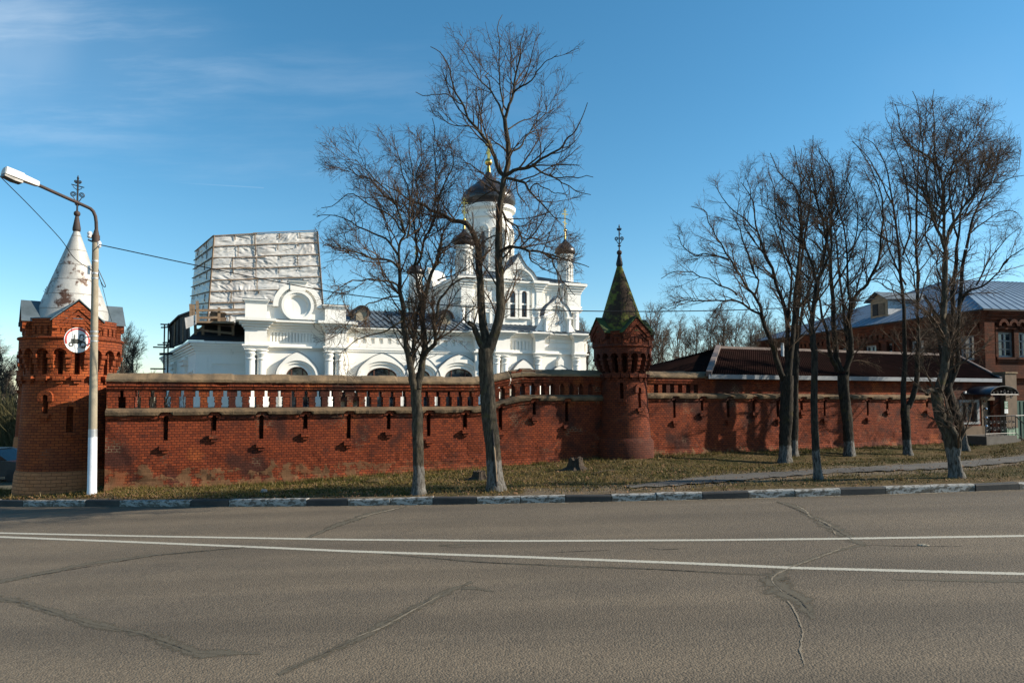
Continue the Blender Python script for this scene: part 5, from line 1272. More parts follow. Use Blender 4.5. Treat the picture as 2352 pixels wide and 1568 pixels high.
for k in range(9):
    x = ps0 + (ps1 - ps0) * k / 8; rl.tube([W(x, rn, zt), W(x, rn, r_h)], .02 if k % 8 == 0 else .010, 5)
    if k < 8: fscroll(rl, x + .12, zt + .35, rn, .10, 1 if k % 2 else -1); fscroll(rl, x + .12, zt + .65, rn, .08, -1 if k % 2 else 1)
for k in range(1, 4):
    x = ps1 + k * .4; rl.tube([W(x, rn, zt - .25 * k), W(x, rn, r_h - .25 * k)], .02, 5)
rl.build('railing', M['black'], LB)
# plastered gate pier and gate
gp0, gp1 = S(2303, NW - .1, 930), S(2329, NW - .1, 930); hp1 = H(2315, 858, NW)
pb = MB(W); pb.box(gp0 + .01, gp1, NW - .25, NW + .3, .9, hp1)
o_ = W((gp0 + gp1) / 2, NW, .3)
PI = thing('gate_pier', (o_[0], o_[1], .3), 'plastered gate pier with green base and two notices beside the canopied door', 'pier')
pb.build('pier', M['pier'], PI); pb = MB(W); pb.box(gp0 + .01, gp1, NW - .27, NW + .3, -.2, .9); pb.build('base', M['green_plaster'], PI)
pb = MB(W); pb.box(gp0 - .03, gp1 + .04, NW - .3, NW + .34, hp1, hp1 + .08); pb.build('cap', M['concrete'], PI)
for v0, v1, mt, lab in ((921, 938, plain('green_notice', (.06, .15, .08), None, .5, 5., 0), 'green notice board with pale lines of text on the gate pier'), (939, 949, M['sign_white'], 'small white paper notice below the green one on the gate pier')):
    a0 = S(2306.5, NW - .26, 930); a1 = a0 + .26; h0, h1 = H(2310, v1, NW - .26), H(2310, v0, NW - .26)
    nb_ = MB(W).box(a0, a1, NW - .275, NW - .255, h0, h1).build('notice', mt, base=W(a0, NW - .27, h0)); tag(nb_, lab, 'notice', 'notices on the gate pier')
    tx = MB(W)
    for k in range(5): tx.box(a0 + .03, a1 - .03 - .05 * (k % 2), NW - .279, NW - .2752, h1 - (h1 - h0) * (k + .8) / 6 - .008, h1 - (h1 - h0) * (k + .8) / 6 + .008)
    tx.build('text_lines', M['sign_white'] if v0 < 930 else M['sign_back'], nb_)
gt = MB(W); gt.box(gp1 + .05, gp1 + 3.6, NW + .05, NW + .11, .35, H(2345, 920, NW))
for k in range(12): gt.box(gp1 + .1 + k * .3, gp1 + .14 + k * .3, NW + .02, NW + .05, .38, H(2345, 920, NW) - .03)
tag(gt.build('gate', M['green'], base=W(gp1 + 1.8, NW, .3)), 'dark green sheet metal gate at the right edge of the picture', 'gate')
bx = MB(W); a0 = S(2217, NW - .05, 901); tag(bx.box(a0 - .045, a0 + .045, NW - .09, NW - .001, H(2217, 904, NW), H(2217, 898, NW)).build('alarm_box', M['sign_white'], base=W(a0, NW, H(2217, 904, NW))), 'tiny white alarm box on the brick above the white-framed window', 'alarm box')

# ---------------------------------------------------------------- two-storey brick house
Cc = at(2258, 711, 40.); HEv = Cc.z; Cx, Cy = Cc.x, Cc.y
da, db_ = Vector((-.2, .98)), Vector((.98, .2))
HS = lambda a, b_, c: (Cx + da.x * a + db_.x * b_, Cy + da.y * a + db_.y * b_, c)          # a back along the side, b along the front
SF = lambda a, b_, c: HS(a, b_, c)                                                         # side face at b = 0
FF = lambda a, b_, c: HS(b_, a, c)                                                         # front face: a along it, b inwards
HO = thing('brick_house', HS(8, 6, .2), 'two-storey red brick house with hipped sheet metal roof behind the right trees', 'building')
Ls, Lf = 24., 22.
def h_at(u, v, face):                              # where a photo point meets the side (b=0) or front (a=0) wall
    lo, hi = 30., 75.
    for _ in range(40):
        m_ = (lo + hi) / 2; p = at(u, v, m_); d_ = Vector((p.x - Cx, p.y - Cy))
        k = d_.dot(db_) if face == 's' else d_.dot(da)
        det = da.x * db_.y - da.y * db_.x
        a_ = (d_.x * db_.y - d_.y * db_.x) / det; b_ = (da.x * d_.y - da.y * d_.x) / det
        if face == 's':
            if b_ < 0: lo = m_
            else: hi = m_
        else:
            if a_ < 0: lo = m_
            else: hi = m_
    return (a_ if face == 's' else b_), p.z
hw_ = MB(HS)
wins_s = [(2205, 765, 2241, 818), (2148, 770, 2162, 820), (2095, 782, 2121, 824), (2024, 790, 2049, 830), (1990, 793, 2012, 830), (1934, 799, 1946, 830)]
wins_f = [(2301, 760, 2320, 812), (2343, 763, 2362, 814), (2395, 766, 2416, 816)]
def window_wall(face, wins, L, frame):
    R_ = []
    for u0, v0, u1, v1 in wins:
        uc = (u0 + u1) / 2
        a0, a1 = h_at(u0, (v0 + v1) / 2, face)[0], h_at(u1, (v0 + v1) / 2, face)[0]; a0, a1 = min(a0, a1), max(a0, a1); ac = (a0 + a1) / 2
        wd_ = 1.15; R_.append((ac - wd_ / 2, ac + wd_ / 2, h_at(uc, v1, face)[1], h_at(uc, v0, face)[1]))
    R_.sort(); hb0, hb1 = np.median([r[2] for r in R_]), np.median([r[3] for r in R_]); hb0 = min(hb0, hb1 - 1.5)
    R_ = [(a, b_, hb0, hb1) for a, b_, _, _ in R_]
    b = MB(frame); x = 0.
    for a, c, h0, h1 in R_:
        b.poly([(x, 0, -.5), (a, 0, -.5), (a, 0, HEv), (x, 0, HEv)]); b.poly([(a, 0, -.5), (c, 0, -.5), (c, 0, h0), (a, 0, h0)]); b.poly([(a, 0, h1), (c, 0, h1), (c, 0, HEv), (a, 0, HEv)])
        for q in (((a, 0, h0), (a, .3, h0), (a, .3, h1), (a, 0, h1)), ((c, 0, h0), (c, .3, h0), (c, .3, h1), (c, 0, h1)), ((a, 0, h0), (c, 0, h0), (c, .3, h0), (a, .3, h0)), ((a, 0, h1), (c, 0, h1), (c, .3, h1), (a, .3, h1))): b.poly(q)
        x = c
    b.poly([(x, 0, -.5), (L, 0, -.5), (L, 0, HEv), (x, 0, HEv)])
    b.build('wall', M['brick_house'], HO, fix=False)
    for a, c, h0, h1 in R_:
        f_ = MB(frame)
        for q in ((a, a + .12, h0, h1), (c - .12, c, h0, h1), ((a + c) / 2 - .04, (a + c) / 2 + .04, h0, h1)): f_.box(q[0], q[1], .12, .2, q[2], q[3])
        for q in ((h0, h0 + .12), (h1 - .12, h1), (h0 + (h1 - h0) * .62, h0 + (h1 - h0) * .62 + .08), (h0 + (h1 - h0) * .3, h0 + (h1 - h0) * .3 + .05)): f_.box(a + .05, c - .05, .125, .195, *q)
        wo = f_.build('window', M['frame_white'], HO)
        g_ = MB(frame); g_.box(a, c, .19, .2, h0, h1); g_.build('pane', M['glass'], wo)
        cu = MB(frame); cu.box(a + .1, (a + c) / 2 - .1, .205, .22, h0 + (h1 - h0) * .35, h1 - .1); cu.build('blind', M['pole'], wo)
        s_ = MB(frame); s_.box(a - .2, c + .2, -.14, .1, h0 - .14, h0 - .01); s_.box(a - .12, c + .12, -.07, .1, h0 - .3, h0 - .14)
        for x0 in (a - .24, c + .06): s_.box(x0, x0 + .18, -.10, .05, h0, h1 + .15)
        s_.box(a - .3, c + .3, -.14, .05, h1 + .15, h1 + .33); s_.build('window_surround', M['brick_house'], wo)
    return R_
Rs = window_wall('s', wins_s, Ls, SF); Rf = window_wall('f', wins_f, Lf, FF)
tr2 = MB(SF)
for k in range(4): tr2.box(-.08 * (k + 1), Ls, -.09 * (k + 1), .1, HEv - .75 + k * .17 + .002, HEv - .75 + (k + 1) * .17)
k = .3
while k < Ls: tr2.box(k, k + .25, -.13, .1, HEv - 1.05, HEv - .75); k += .55
tr2.box(0, Ls, -.10, .1, HEv - 1.3, HEv - 1.12)
for a in (.05, 3.2, 7.6, 12.4, 17.): tr2.box(a, a + .5, -.14, .1, -.3, HEv - 1.3)
tr2.build('side_cornice', M['brick_house'], HO)
tf = MB(FF)
for k in range(4): tf.box(.0, Lf, -.09 * (k + 1), .1, HEv - .75 + k * .17 + .002, HEv - .75 + (k + 1) * .17)
k = .3
while k < Lf: tf.box(k, k + .25, -.14, .1, HEv - 1.05, HEv - .75); k += .5
hm = Rf[0][2] - .75
tf.box(-.02, Lf, -.18, .1, hm - .5, hm - .2); tf.box(-.02, Lf, -.12, .1, hm - .2, hm); tf.box(-.15, .55, -.2, .1, -.3, HEv - .76)
for a, c, h0, h1 in Rf:
    m_ = (a + c) / 2
    for sg in (-1, 1):
        o = [(m_ + sg * .36 + math.cos(t_) * .36, h1 + .34 + math.sin(t_) * .40) for t_ in arc(0, 180, 12)]; tf.band(o, [(m_ + sg * .36 + (x - m_ - sg * .36) * .55, h1 + .34 + (z - h1 - .34) * .55) for x, z in o], -.26, .1)
    tf.prism([(m_ - .3, h1 + .72), (m_, h1 + 1.25), (m_ + .3, h1 + .72)], -.2, .1)
tf.build('front_cornice', M['brick_house'], HO)
e = .45; ap = at(2186, 637, 51.); pk = ap.z
aA, aB = 10.2, 8.
def rpl(name, mt, P, k):
    b = MB(HS); standing_HS(b, *P, k); return b.build(name, M[mt], HO, fix=False)
def standing_HS(b, p0, p1, p2, p3, k):
    P = [Vector(p) for p in (p0, p1, p2, p3)]; b.poly(P) if p2 != p3 else b.poly(P[:3])
    nrm = (P[1] - P[0]).cross(P[3] - P[0]).normalized(); nrm = nrm if nrm.z > 0 else -nrm; d_ = (P[1] - P[0]).normalized() * .02
    for q in range(k + 1):
        a_ = P[0].lerp(P[1], q / k)
        if p2 == p3:                               # hip end: seams rise square to the eave
            t_ = q / k; mid = (P[2] - P[0]).dot(P[1] - P[0]) / (P[1] - P[0]).length_squared; hgt = t_ / mid if t_ < mid else (1 - t_) / (1 - mid); foot = P[0].lerp(P[1], mid); c = a_ + (P[2] - foot) * hgt
        else: c = P[3].lerp(P[2], q / k)
        i = [b.pt(*(x + e_ * d_ + nrm * h)) for x in (a_, c) for e_, h in ((-1, 0), (-1, .03), (1, .03), (1, 0))]
        for f_ in ((0, 1, 5, 4), (1, 2, 6, 5), (2, 3, 7, 6)): b.face([i[z] for z in f_])
rpl('side_roof', 'roof_light', ((-e, -e, HEv), (Ls + e, -e, HEv), (Ls / 2.3, aB, pk), (Ls / 2.3, aB, pk)), 34)
rpl('front_roof', 'roof_light', ((-e, -e, HEv), (-e, Lf + e, HEv), (Ls / 2.3, Lf + e, pk), (Ls / 2.3, aB, pk)), 36)
rpl('back_roof', 'roof_light', ((Ls + e, -e, HEv), (Ls + e, Lf + e, HEv), (Ls / 2.3, Lf + e, pk), (Ls / 2.3, aB, pk)), 10)
ev = MB(HS); ev.box(-e, Ls + e, -e, -e + .03, HEv - .10, HEv - .005); ev.box(-e, -e + .03, -e + .031, Lf, HEv - .10, HEv - .005); ev.build('eave_board', M['tar'], HO)
# dormer on the side slope
dm_p = h_at(2035, 745, 's'); sl_ = (pk - HEv) / (aB + e)
da0 = h_at(2054, 735, 's')[0] * 1.0; ad = 9.6; dw = .85; bD = 1.0
zb = HEv + (bD + e) * sl_
DF = lambda a, b_, c: HS(ad + a, bD + b_, zb + c)
dm = MB(DF); dm.prism([(-dw, -.15), (dw, -.15), (dw, 1.25), (0, 1.75), (-dw, 1.25)], 0, 3.2)
do = dm.build('dormer', M['wood'], HO)
ck = MB(DF); ck.box(-dw - .02, -dw + .01, .02, 2.5, .1, 1.25); ck.build('dormer_cheek', M['sign_back'], do)
wn = MB(DF); wn.box(-.55, .02, -.05, .0, .15, 1.0); wn.build('dormer_board', M['pier'], do); wn = MB(DF); wn.box(.08, .6, -.05, 0, .15, 1.0); wn.build('dormer_opening', M['tar'], do)
rf = MB(DF)
for sg in (-1, 1): rf.prism([(0, 1.82), (0, 1.87), (sg * (dw + .3), 1.22), (sg * (dw + .3), 1.17)], -.35, 3.6)
rf.build('dormer_roof', M['roof_metal'], do)

# ---------------------------------------------------------------- lamp post, sign, wires
pb_ = gp(211, 1136, gv); PY = pb_.y; mpp = PY / F
pt_ = at(219.5, 545, PY)
LP = thing('lamp_post', pb_, 'tall concrete street lamp post with whitewashed foot before the corner tower', 'lamp post')
wt = at(212.5, 998, PY); L_ = lambda z: pb_.lerp(pt_, (z - pb_.z) / (pt_.z - pb_.z))
rad = lambda z: .114 + (.080 - .114) * (z - pb_.z) / (pt_.z - pb_.z)
b = MB(); b.tube([L_(wt.z), L_((wt.z + pt_.z) / 2), pt_], [rad(wt.z), rad((wt.z + pt_.z) / 2), rad(pt_.z)], 20); b.build('post', M['pole'], LP, smooth=True)
b = MB(); b.tube([pb_ - Vector((0, 0, .4)), L_(pb_.z + .12), L_(pb_.z + .13), L_(wt.z)], [.124, .119, .1155, rad(wt.z) + .002], 20); b.build('whitewashed_foot', M['pole_white'], LP, smooth=True)
b = MB(); b.tube([L_(at(213, 1003 + 0, PY).z + .0), L_(at(213, 985, PY).z)], rad(wt.z) + .004, 20); b.build('plate_band', M['sign_back'], LP)
ct = at(220.5, 543, PY)
b = MB(); b.tube([at(220, 556, PY), at(220.3, 541, PY), at(220.4, 541, PY), at(221.5, 524, PY)], [.10, .10, .085, .038], 16); b.build('cap', M['rust'], LP, smooth=True)
arm = [at(221.5, 530, PY), at(220.8, 510, PY), at(219, 497, PY - .02), at(214.5, 486, PY - .05), at(208, 479.5, PY - .1), at(199, 475, PY - .15), at(145, 451, PY - .6), at(84, 423.5, PY - 1.1)]
MB().tube(arm, .045, 12).build('arm', M['rust'], LP, smooth=True)
ha, hb_ = at(86, 422, PY - 1.1), at(8, 392, PY - 1.75)
ax = (hb_ - ha).normalized(); upv = Vector((0, 0, 1)); upv = (upv - ax * upv.dot(ax)).normalized(); sdv = ax.cross(upv)
def loft(b, secs):
    rows = []
    for d_, w_, z0, z1 in secs:
        c = ha + ax * d_; rows.append([b.pt(*(c + sdv * x * w_ + upv * z)) for x, z in ((-1, z0), (-.95, (z0 + z1) * .5 + .02), (-.6, z1), (.6, z1), (.95, (z0 + z1) * .5 + .02), (1, z0))])
    for k in range(len(rows) - 1):
        for q in range(6): b.face([rows[k][q], rows[k][(q + 1) % 6], rows[k + 1][(q + 1) % 6], rows[k + 1][q]])
    b.face(rows[0]); b.face(rows[-1][::-1])
LT = (hb_ - ha).length
b = MB(); loft(b, [(-.03, .06, -.06, .06), (.02, .075, -.07, .07), (LT * .45, .11, -.08, .09), (LT * .455, .14, -.09, .11), (LT * .97, .145, -.09, .115), (LT, .12, -.08, .07)]); lu = b.build('luminaire', M['lamp'], LP)
b = MB(); loft(b, [(LT * .46, .13, -.17, -.091), (LT * .70, .14, -.18, -.091), (LT * .99, .13, -.15, -.091)]); b.build('lamp_cover', M['lamp_dark'], lu)
for v0, v1 in ((598, 602), (626, 630), (638, 641), (760, 763), (770, 773), (782, 785)):
    b = MB(); b.tube([L_(at(216, v1, PY).z), L_(at(216, v0, PY).z)], rad(at(216, v0, PY).z) + .008, 18); b.build('collar', M['sign_back'], LP)
b = MB(); b.tube([at(202, 550.5, PY - .1), at(224, 560, PY)], .022, 5); b.tube([at(214, 558, PY - .1), at(214, 616, PY - .12)], .012, 5); b.build('bracket_arm', M['black'], LP)
for u, v in ((206, 540), (227, 562)):
    p = at(u, v, PY - .08 if u < 210 else PY + .02); b = MB(); b.lathe(p.x, p.y, [(.03, p.z - .09), (.065, p.z - .05), (.05, p.z), (.068, p.z + .05), (.04, p.z + .10), (.005, p.z + .11)], 12); b.build('insulator', M['porcelain'], LP, smooth=True)
b = MB(); p = at(212, 622, PY); b.box(p.x - .05, p.x + .03, p.y - .14, p.y - .10, p.z - .12, p.z + .12); b.build('clamp', M['porcelain'], LP)
def wire(name, pts, r_, lab, grp=None):
    P = [at(*q) for q in pts]; Q = catmull([np.array(p) for p in P], 10); o = MB().tube([Vector(q) for q in Q], r_, 5).build(name, M['black'], base=P[0]); return tag(o, lab, 'wire', grp)
def catmull(P, k):
    P = [np.asarray(p, float) for p in P]; out = []
    for i in range(len(P) - 1):
        p0 = P[i - 1] if i else 2 * P[0] - P[1]; p1, p2 = P[i], P[i + 1]; p3 = P[i + 2] if i + 2 < len(P) else 2 * P[-1] - P[-2]
        for q in range(k):
            t_ = q / k; out.append(.5 * (2 * p1 + (p2 - p0) * t_ + (2 * p0 - 5 * p1 + 4 * p2 - p3) * t_ ** 2 + (3 * p1 - p0 - 3 * p2 + p3) * t_ ** 3))
    out.append(P[-1]); return np.array(out)
wire('overhead_cable', [(228, 562, PY), (285, 574, 18.3), (430, 605, 18.5), (640, 648, 18.7), (830, 680, 18.9), (1100, 706, 19.2), (1410, 715, 19.6), (1700, 711.5, 20.), (1900, 700, 20.3), (2040, 681, 20.5), (2200, 650, 20.8), (2420, 590, 21.3)], .014, 'long black cable sagging from the lamp post to the right across the church', 'wires fixed to the lamp post')
wire('overhead_cable', [(213, 622, PY - .1), (172, 594, PY - .4), (139, 549, PY - .9), (70, 475, PY - 2.), (0, 405, PY - 3.2), (-60, 340, PY - 4.4)], .010, 'thin wire from the lamp post up to the left edge of the picture', 'wires fixed to the lamp post')
wire('loose_cable', [(224, 615, PY), (232, 632, PY + .05), (242, 655, PY + .1), (238, 658, PY + .1), (229, 640, PY + .03), (226, 626, PY)], .011, 'short loop of loose cable hanging beside the lamp post', 'wires fixed to the lamp post')
wire('slack_wire', [(226, 630, PY), (236, 662, PY + .5), (247, 705, PY + 1.3), (258, 742, PY + 2.0)], .007, 'thin slack wire running down from lamp post to the tower roof', 'wires fixed to the lamp post')

# no-tractors sign
sgc = at(178, 781, PY - .08); th = R(60)
fx, fz = Vector((math.cos(th), math.sin(th), 0)), Vector((math.sin(th), -math.cos(th), 0))
SG = lambda a, b_, c: tuple(sgc + fx * a + Vector((0, 0, 1)) * c - fz * b_)      # a right, c up, -b towards the viewer
RS = .345
b = MB(SG); n = 48; circ = lambda r_, cx=0, cz=0, n=48: [(cx + r_ * math.cos(6.2832 * k / n), cz + r_ * math.sin(6.2832 * k / n)) for k in range(n)]
b.prism(circ(RS), -.003, .012)
SGN = thing('road_sign', sgc, 'round no-tractors road sign with worn red ring fixed to the lamp post', 'road sign')
b.build('plate', M['sign_white'], SGN)
b = MB(SG); a_ = circ(RS * .96) + [circ(RS * .96)[0]]; c_ = circ(RS * .82) + [circ(RS * .82)[0]]
keep = [k for k in range(48) if not (27 <= k <= 43)]
for k in keep: b.prism([c_[k], a_[k], a_[k + 1], c_[k + 1]], -.005, -.001)
b.build('red_ring', M['sign_red'], SGN)
blk = plain('sign_black', (.03, .035, .03), None, .5, 3., 0)
b = MB(SG); bb0, bb1 = -.006, -.001; k = RS / .345
def disc(cx, cz, r1, r0):
    o = circ(r1, cx, cz, 28); o.append(o[0])
    if r0: i_ = circ(r0, cx, cz, 28); i_.append(i_[0]); b.band(o, i_, bb0, bb1)
    else: b.prism(o[:-1], bb0, bb1)
b.prism([(-.17, .03), (.06, .03), (.06, -.0), (.12, -.0), (.12, -.05), (.02, -.10), (-.13, -.10), (-.17, -.07)], bb0 - .0002, bb1)
b.band([(.03, .03), (.055, .155), (.085, .168), (.155, .168), (.17, .155), (.175, .03), (.15, -.02)], [(.062, .03), (.082, .128), (.095, .134), (.136, .134), (.14, .128), (.142, .03), (.12, -.02)], bb0, bb1)
b.prism([(-.092, .03), (-.060, .03), (-.060, .15), (-.092, .15)], bb0 - .0004, bb1)
b.build('tractor_body', blk, SGN)
b = MB(SG); bb0 = -.0062; disc(.145, -.122, .098, .052); disc(-.17, -.13, .068, .030); b.build('tractor_wheels', blk, SGN)
b = MB(SG); b.f = IDF; b.tube([SG(.02, .02, .03), SG(.02, .03, .03) , at(214, 771, PY)], .018, 5); b.tube([SG(.02, .02, -.2), at(214, 787, PY)], .018, 5); b.build('sign_bracket', M['sign_back'], SGN)
fl_ = at(52, 747, 20.2)
FLD = thing('floodlight', fl_, 'tiny black floodlight sticking out left from the corner tower', 'floodlight')
MB().tube([fl_ + Vector((.35, .1, -.02)), fl_], .012, 5).build('bracket', M['black'], FLD); b = MB(); b.box(fl_.x - .08, fl_.x + .03, fl_.y - .07, fl_.y + .07, fl_.z - .05, fl_.z + .08); b.build('lamp_head', M['black'], FLD)

# parked car far left
cp_ = at(-6, 1052, 31.); gz = hr(cp_.x) - .42
CAR = thing('parked_car', (cp_.x, cp_.y, gz), 'blue grey car parked in shade at the far left, cut by the frame', 'car')
def CF(a, b_, c): return (cp_.x + a, cp_.y + b_, gz + c)
b = MB(CF); b.prism([(-2.1, .3), (2.0, .3), (2.1, .62), (1.95, .88), (1.05, .98), (-1.2, .98), (-2.0, .92), (-2.15, .6)], -.85, .85); b.build('body', plain('shade_dark_car_paint', (.02, .035, .05), None, .25, 2., 0, metal=.4, spec=.6), CAR)  # paint colour darkened to stand for the shade over the car
b = MB(CF); b.prism([(-1.35, .98), (1.0, .98), (.35, 1.43), (-.85, 1.45)], -.74, .74); b.build('cabin', M['glass'], CAR)
b = MB(CF); b.prism([(.3, 1.43), (.25, 1.48), (-.8, 1.50), (-.87, 1.45)], -.7, .7); b.build('roof', plain('shade_dark_car_roof', (.02, .035, .05), None, .25, 2., 0, metal=.4, spec=.6), CAR)  # roof paint carries the same painted-in shade
for x in (-1.35, 1.3):
    for y in (-.86, .68):
        b = MB(lambda a, bb, c, x=x, y=y: CF(x + a, y + c, .31 + bb)); b.lathe(0, 0, [(.2, 0), (.31, .01), (.31, .17), (.2, .18)], 20); b.build('wheel', M['black'], CAR)

# ---------------------------------------------------------------- bare trees
def polylines_mesh(sets):
    """sets of (points (N,K,3), radii (N,K), sides) -> verts, quads"""
    V, Q, off = [], [], 0
    for P, Rr, sides in sets:
        N, K, _ = P.shape
        T = np.empty_like(P); T[:, 1:-1] = P[:, 2:] - P[:, :-2]; T[:, 0] = P[:, 1] - P[:, 0]; T[:, -1] = P[:, -1] - P[:, -2]
        T /= np.linalg.norm(T, axis=2, keepdims=True) + 1e-9
        ref = np.where(np.abs(T[:, :1, 2:3]) > .9, np.array([1., 0, 0]), np.array([0, 0, 1.])) * np.ones((N, K, 1))
        X = np.cross(T, ref); X /= np.linalg.norm(X, axis=2, keepdims=True) + 1e-9; Y = np.cross(T, X)
        an = np.arange(sides) * 2 * np.pi / sides
        v = P[:, :, None] + (X[:, :, None] * np.cos(an)[None, None, :, None] + Y[:, :, None] * np.sin(an)[None, None, :, None]) * Rr[:, :, None, None]
        V.append(v.reshape(-1, 3)); idx = off + np.arange(N * K * sides).reshape(N, K, sides)
        a, b_ = idx[:, :-1], idx[:, 1:]
        q = np.stack([a, np.roll(a, -1, 2), np.roll(b_, -1, 2), b_], -1); Q.append(q.reshape(-1, 4)); off += N * K * sides
    return np.concatenate(V), np.concatenate(Q)
def spawn(rg, P, Rr, n, tmin, ln, ang, up_, curl, K, rmax, rmin, taper=.35, wgt=None):
    N, Kp, _ = P.shape
    L = np.linalg.norm(np.diff(P, axis=1), axis=2).sum(1) if wgt is None else wgt
    i = rg.choice(N, n, p=L / L.sum()); t_ = tmin + (1 - tmin) * rg.random(n); x = t_ * (Kp - 1); j = np.minimum(x.astype(int), Kp - 2); f = (x - j)[:, None]
    pos = P[i, j] * (1 - f) + P[i, j + 1] * f; tg = P[i, j + 1] - P[i, j]; tg /= np.linalg.norm(tg, axis=1, keepdims=True) + 1e-9
    rr = (Rr[i, j] * (1 - f[:, 0]) + Rr[i, j + 1] * f[:, 0])
    rnd = rg.normal(size=(n, 3)); rnd -= tg * (rnd * tg).sum(1, keepdims=True); rnd /= np.linalg.norm(rnd, axis=1, keepdims=True) + 1e-9
    a = np.radians(rg.uniform(*ang, n))[:, None]; d = np.cos(a) * tg + np.sin(a) * rnd; d[:, 2] += up_; d /= np.linalg.norm(d, axis=1, keepdims=True)
    l_ = rg.uniform(*ln, n) * (1.15 - .65 * t_)
    out = np.empty((n, K, 3)); out[:, 0] = pos; st = (l_ / (K - 1))[:, None]; bend = rg.normal(size=(n, 3)) * curl * .5
    for k in range(1, K):
        out[:, k] = out[:, k - 1] + d * st
        d = d + rg.normal(size=(n, 3)) * curl + bend; d[:, 2] += up_ * .5; d /= np.linalg.norm(d, axis=1, keepdims=True)
    r0 = np.clip(rr * .62, rmin, rmax); rad_ = r0[:, None] * np.linspace(1, taper, K)[None]
    return out, np.maximum(rad_, rmin * .55)
def limb_poly(P, r0, r1, K, rg, amp):
    Q = catmull(P, 8); d = np.r_[0, np.cumsum(np.linalg.norm(np.diff(Q, axis=0), axis=1))]; t_ = np.linspace(0, d[-1], K)
    O = np.stack([np.interp(t_, d, Q[:, k]) for k in range(3)], 1)
    nz = rg.normal(size=(K, 3)); nz[1:-1] = (nz[:-2] + nz[1:-1] * 2 + nz[2:]) / 4; nz[0] = 0; O = O + nz * amp
    return O, r0 + (r1 - r0) * (t_ / d[-1]) ** .8
def tree(label, base, limbs, seed, counts, mat='bark', scale=1., wash=.7, ang=(25, 55), up_=.07, group='bare roadside trees before the wall', twig=.0040, dens=1., cull=None):
    """limbs: [(points (u, v) in the photo, width px at start, width px at end, depth drift)], the first is the trunk"""
    rg = np.random.default_rng(seed); b0 = gp(base[0], base[1], gv) if len(base) == 2 else at(*base); Y0 = b0.y
    root = thing('bare_tree', b0, label, 'tree', group)
    k_ = Y0 / F * Y0 / math.hypot(b0.x, Y0); big, crownP, crownR = [], [], []
    trunk = limbs[0][0]; ttop = None
    depth = {}
    for li, (pts, w0, w1, dy) in enumerate(limbs):
        st = depth.get(tuple(pts[0]), 0.) if li else 0.
        if st == 0. and li:
            dd = [(math.hypot(a[0] - pts[0][0], a[1] - pts[0][1]), v) for a, v in depth.items()]; st = min(dd)[1] if dd else 0.
        P = []
        for q, (u, v) in enumerate(pts):
            t_ = q / max(1, len(pts) - 1); y_ = st + dy * t_; depth[(u, v)] = y_; P.append(np.array(at(u, v, Y0 + y_)))
        K = 16 if li == 0 else max(8, 3 * len(pts)); O, rr = limb_poly(P, w0 * k_ * (.46 if li == 0 else .54), max(w1, 1.5) * k_ / 2, K, rg, .012 if li == 0 else .035 * min(1, 12 / max(w0, 1)))
        if li == 0:
            hgt = O[:, 2] - O[0, 2]; rr = rr * (1 + .45 * np.exp(-np.maximum(hgt, 0) / .16)); O = np.vstack([O[0] - [0, 0, .3], O]); rr = np.r_[rr[0] * 1.15, rr]
        else: big and None
        big.append((O, rr, li)); crownP.append(O) if li else None; crownR.append(rr) if li else None
    # trunk and thick limbs: many-sided, with bark bumps
    V, Q, off = [], [], 0
    for O, rr, li in big:
        O2 = catmull(list(O), 3) if li == 0 else O; r2 = np.interp(np.linspace(0, len(rr) - 1, len(O2)), np.arange(len(rr)), rr); sd = 18 if rr[0] > .06 else 8
        v, q = polylines_mesh([(O2[None], r2[None], sd)])
        if sd == 18:
            c = np.repeat(O2, sd, 0); dr = v - c; an = np.tile(np.arange(sd), len(O2)); z = v[:, 2]
            m_ = 1 + .06 * np.sin(an * 2 * np.pi / sd * 3 + z * 1.7 + seed) + .05 * np.sin(an * 2 * np.pi / sd * 5 - z * 2.9 + seed * 2) + rg.normal(size=len(v)) * .03
            v = c + dr * m_[:, None]
        V.append(v); Q.append(q + off); off += len(v)
    V, Q = np.concatenate(V), np.concatenate(Q); wv = np.clip(1 - (V[:, 2] - b0.z - wash) / .25 * .5 - .5, 0, 1) if wash else np.zeros(len(V))
    np_mesh('trunk', V, Q, M[mat], root, attrs={'wash': wv})
    K0 = 14
    def rs(O, rr): t_ = np.linspace(0, len(O) - 1, K0); i = np.arange(len(O)); return np.stack([np.interp(t_, i, O[:, k]) for k in range(3)], 1), np.interp(t_, i, rr)
    PP = [rs(O, r_) for O, r_ in zip(crownP, crownR)]; P0 = np.stack([p for p, _ in PP]); R0 = np.stack([r_ for _, r_ in PP])
    us_ = [q[0] for l in limbs for q in l[0]]; vs_ = [q[1] for l in limbs for q in l[0]]; vlo, ulo, uhi = min(vs_) - 4, min(us_) - 12, max(us_) + 12
    def trim_(P, Rr):                              # keep the crown inside the outline the limbs reach
        T_ = P[:, -1]; uu = 1176 + F * T_[:, 0] / T_[:, 1]; vv = HORIZON - F * (T_[:, 2] - HC) / T_[:, 1]; k = (vv > vlo) & (uu > ulo) & (uu < uhi); k = k & ~cull(uu, vv) if cull else k; return P[k], Rr[k]
    n1, n2, n3, n4 = [int(c * dens) for c in counts]; n3 = int(n3 * .78); n4 = int(n4 * .55); s = scale
    L0 = np.linalg.norm(np.diff(P0, axis=1), axis=2).sum(1)
    P1, R1 = spawn(rg, P0, R0, int(n1 * 1.2), .10, (.6 * s, 2.0 * s), ang, up_, .085, 10, .030 * s, twig * 2.0, wgt=L0); P1, R1 = trim_(P1, R1)
    Pa, Ra = spawn(rg, P1, R1, int(n2 * .9), .15, (.40 * s, 1.1 * s), (22, 55), up_ * .8, .11, 8, .010 * s, twig * 1.25); Pa, Ra = trim_(Pa, Ra)
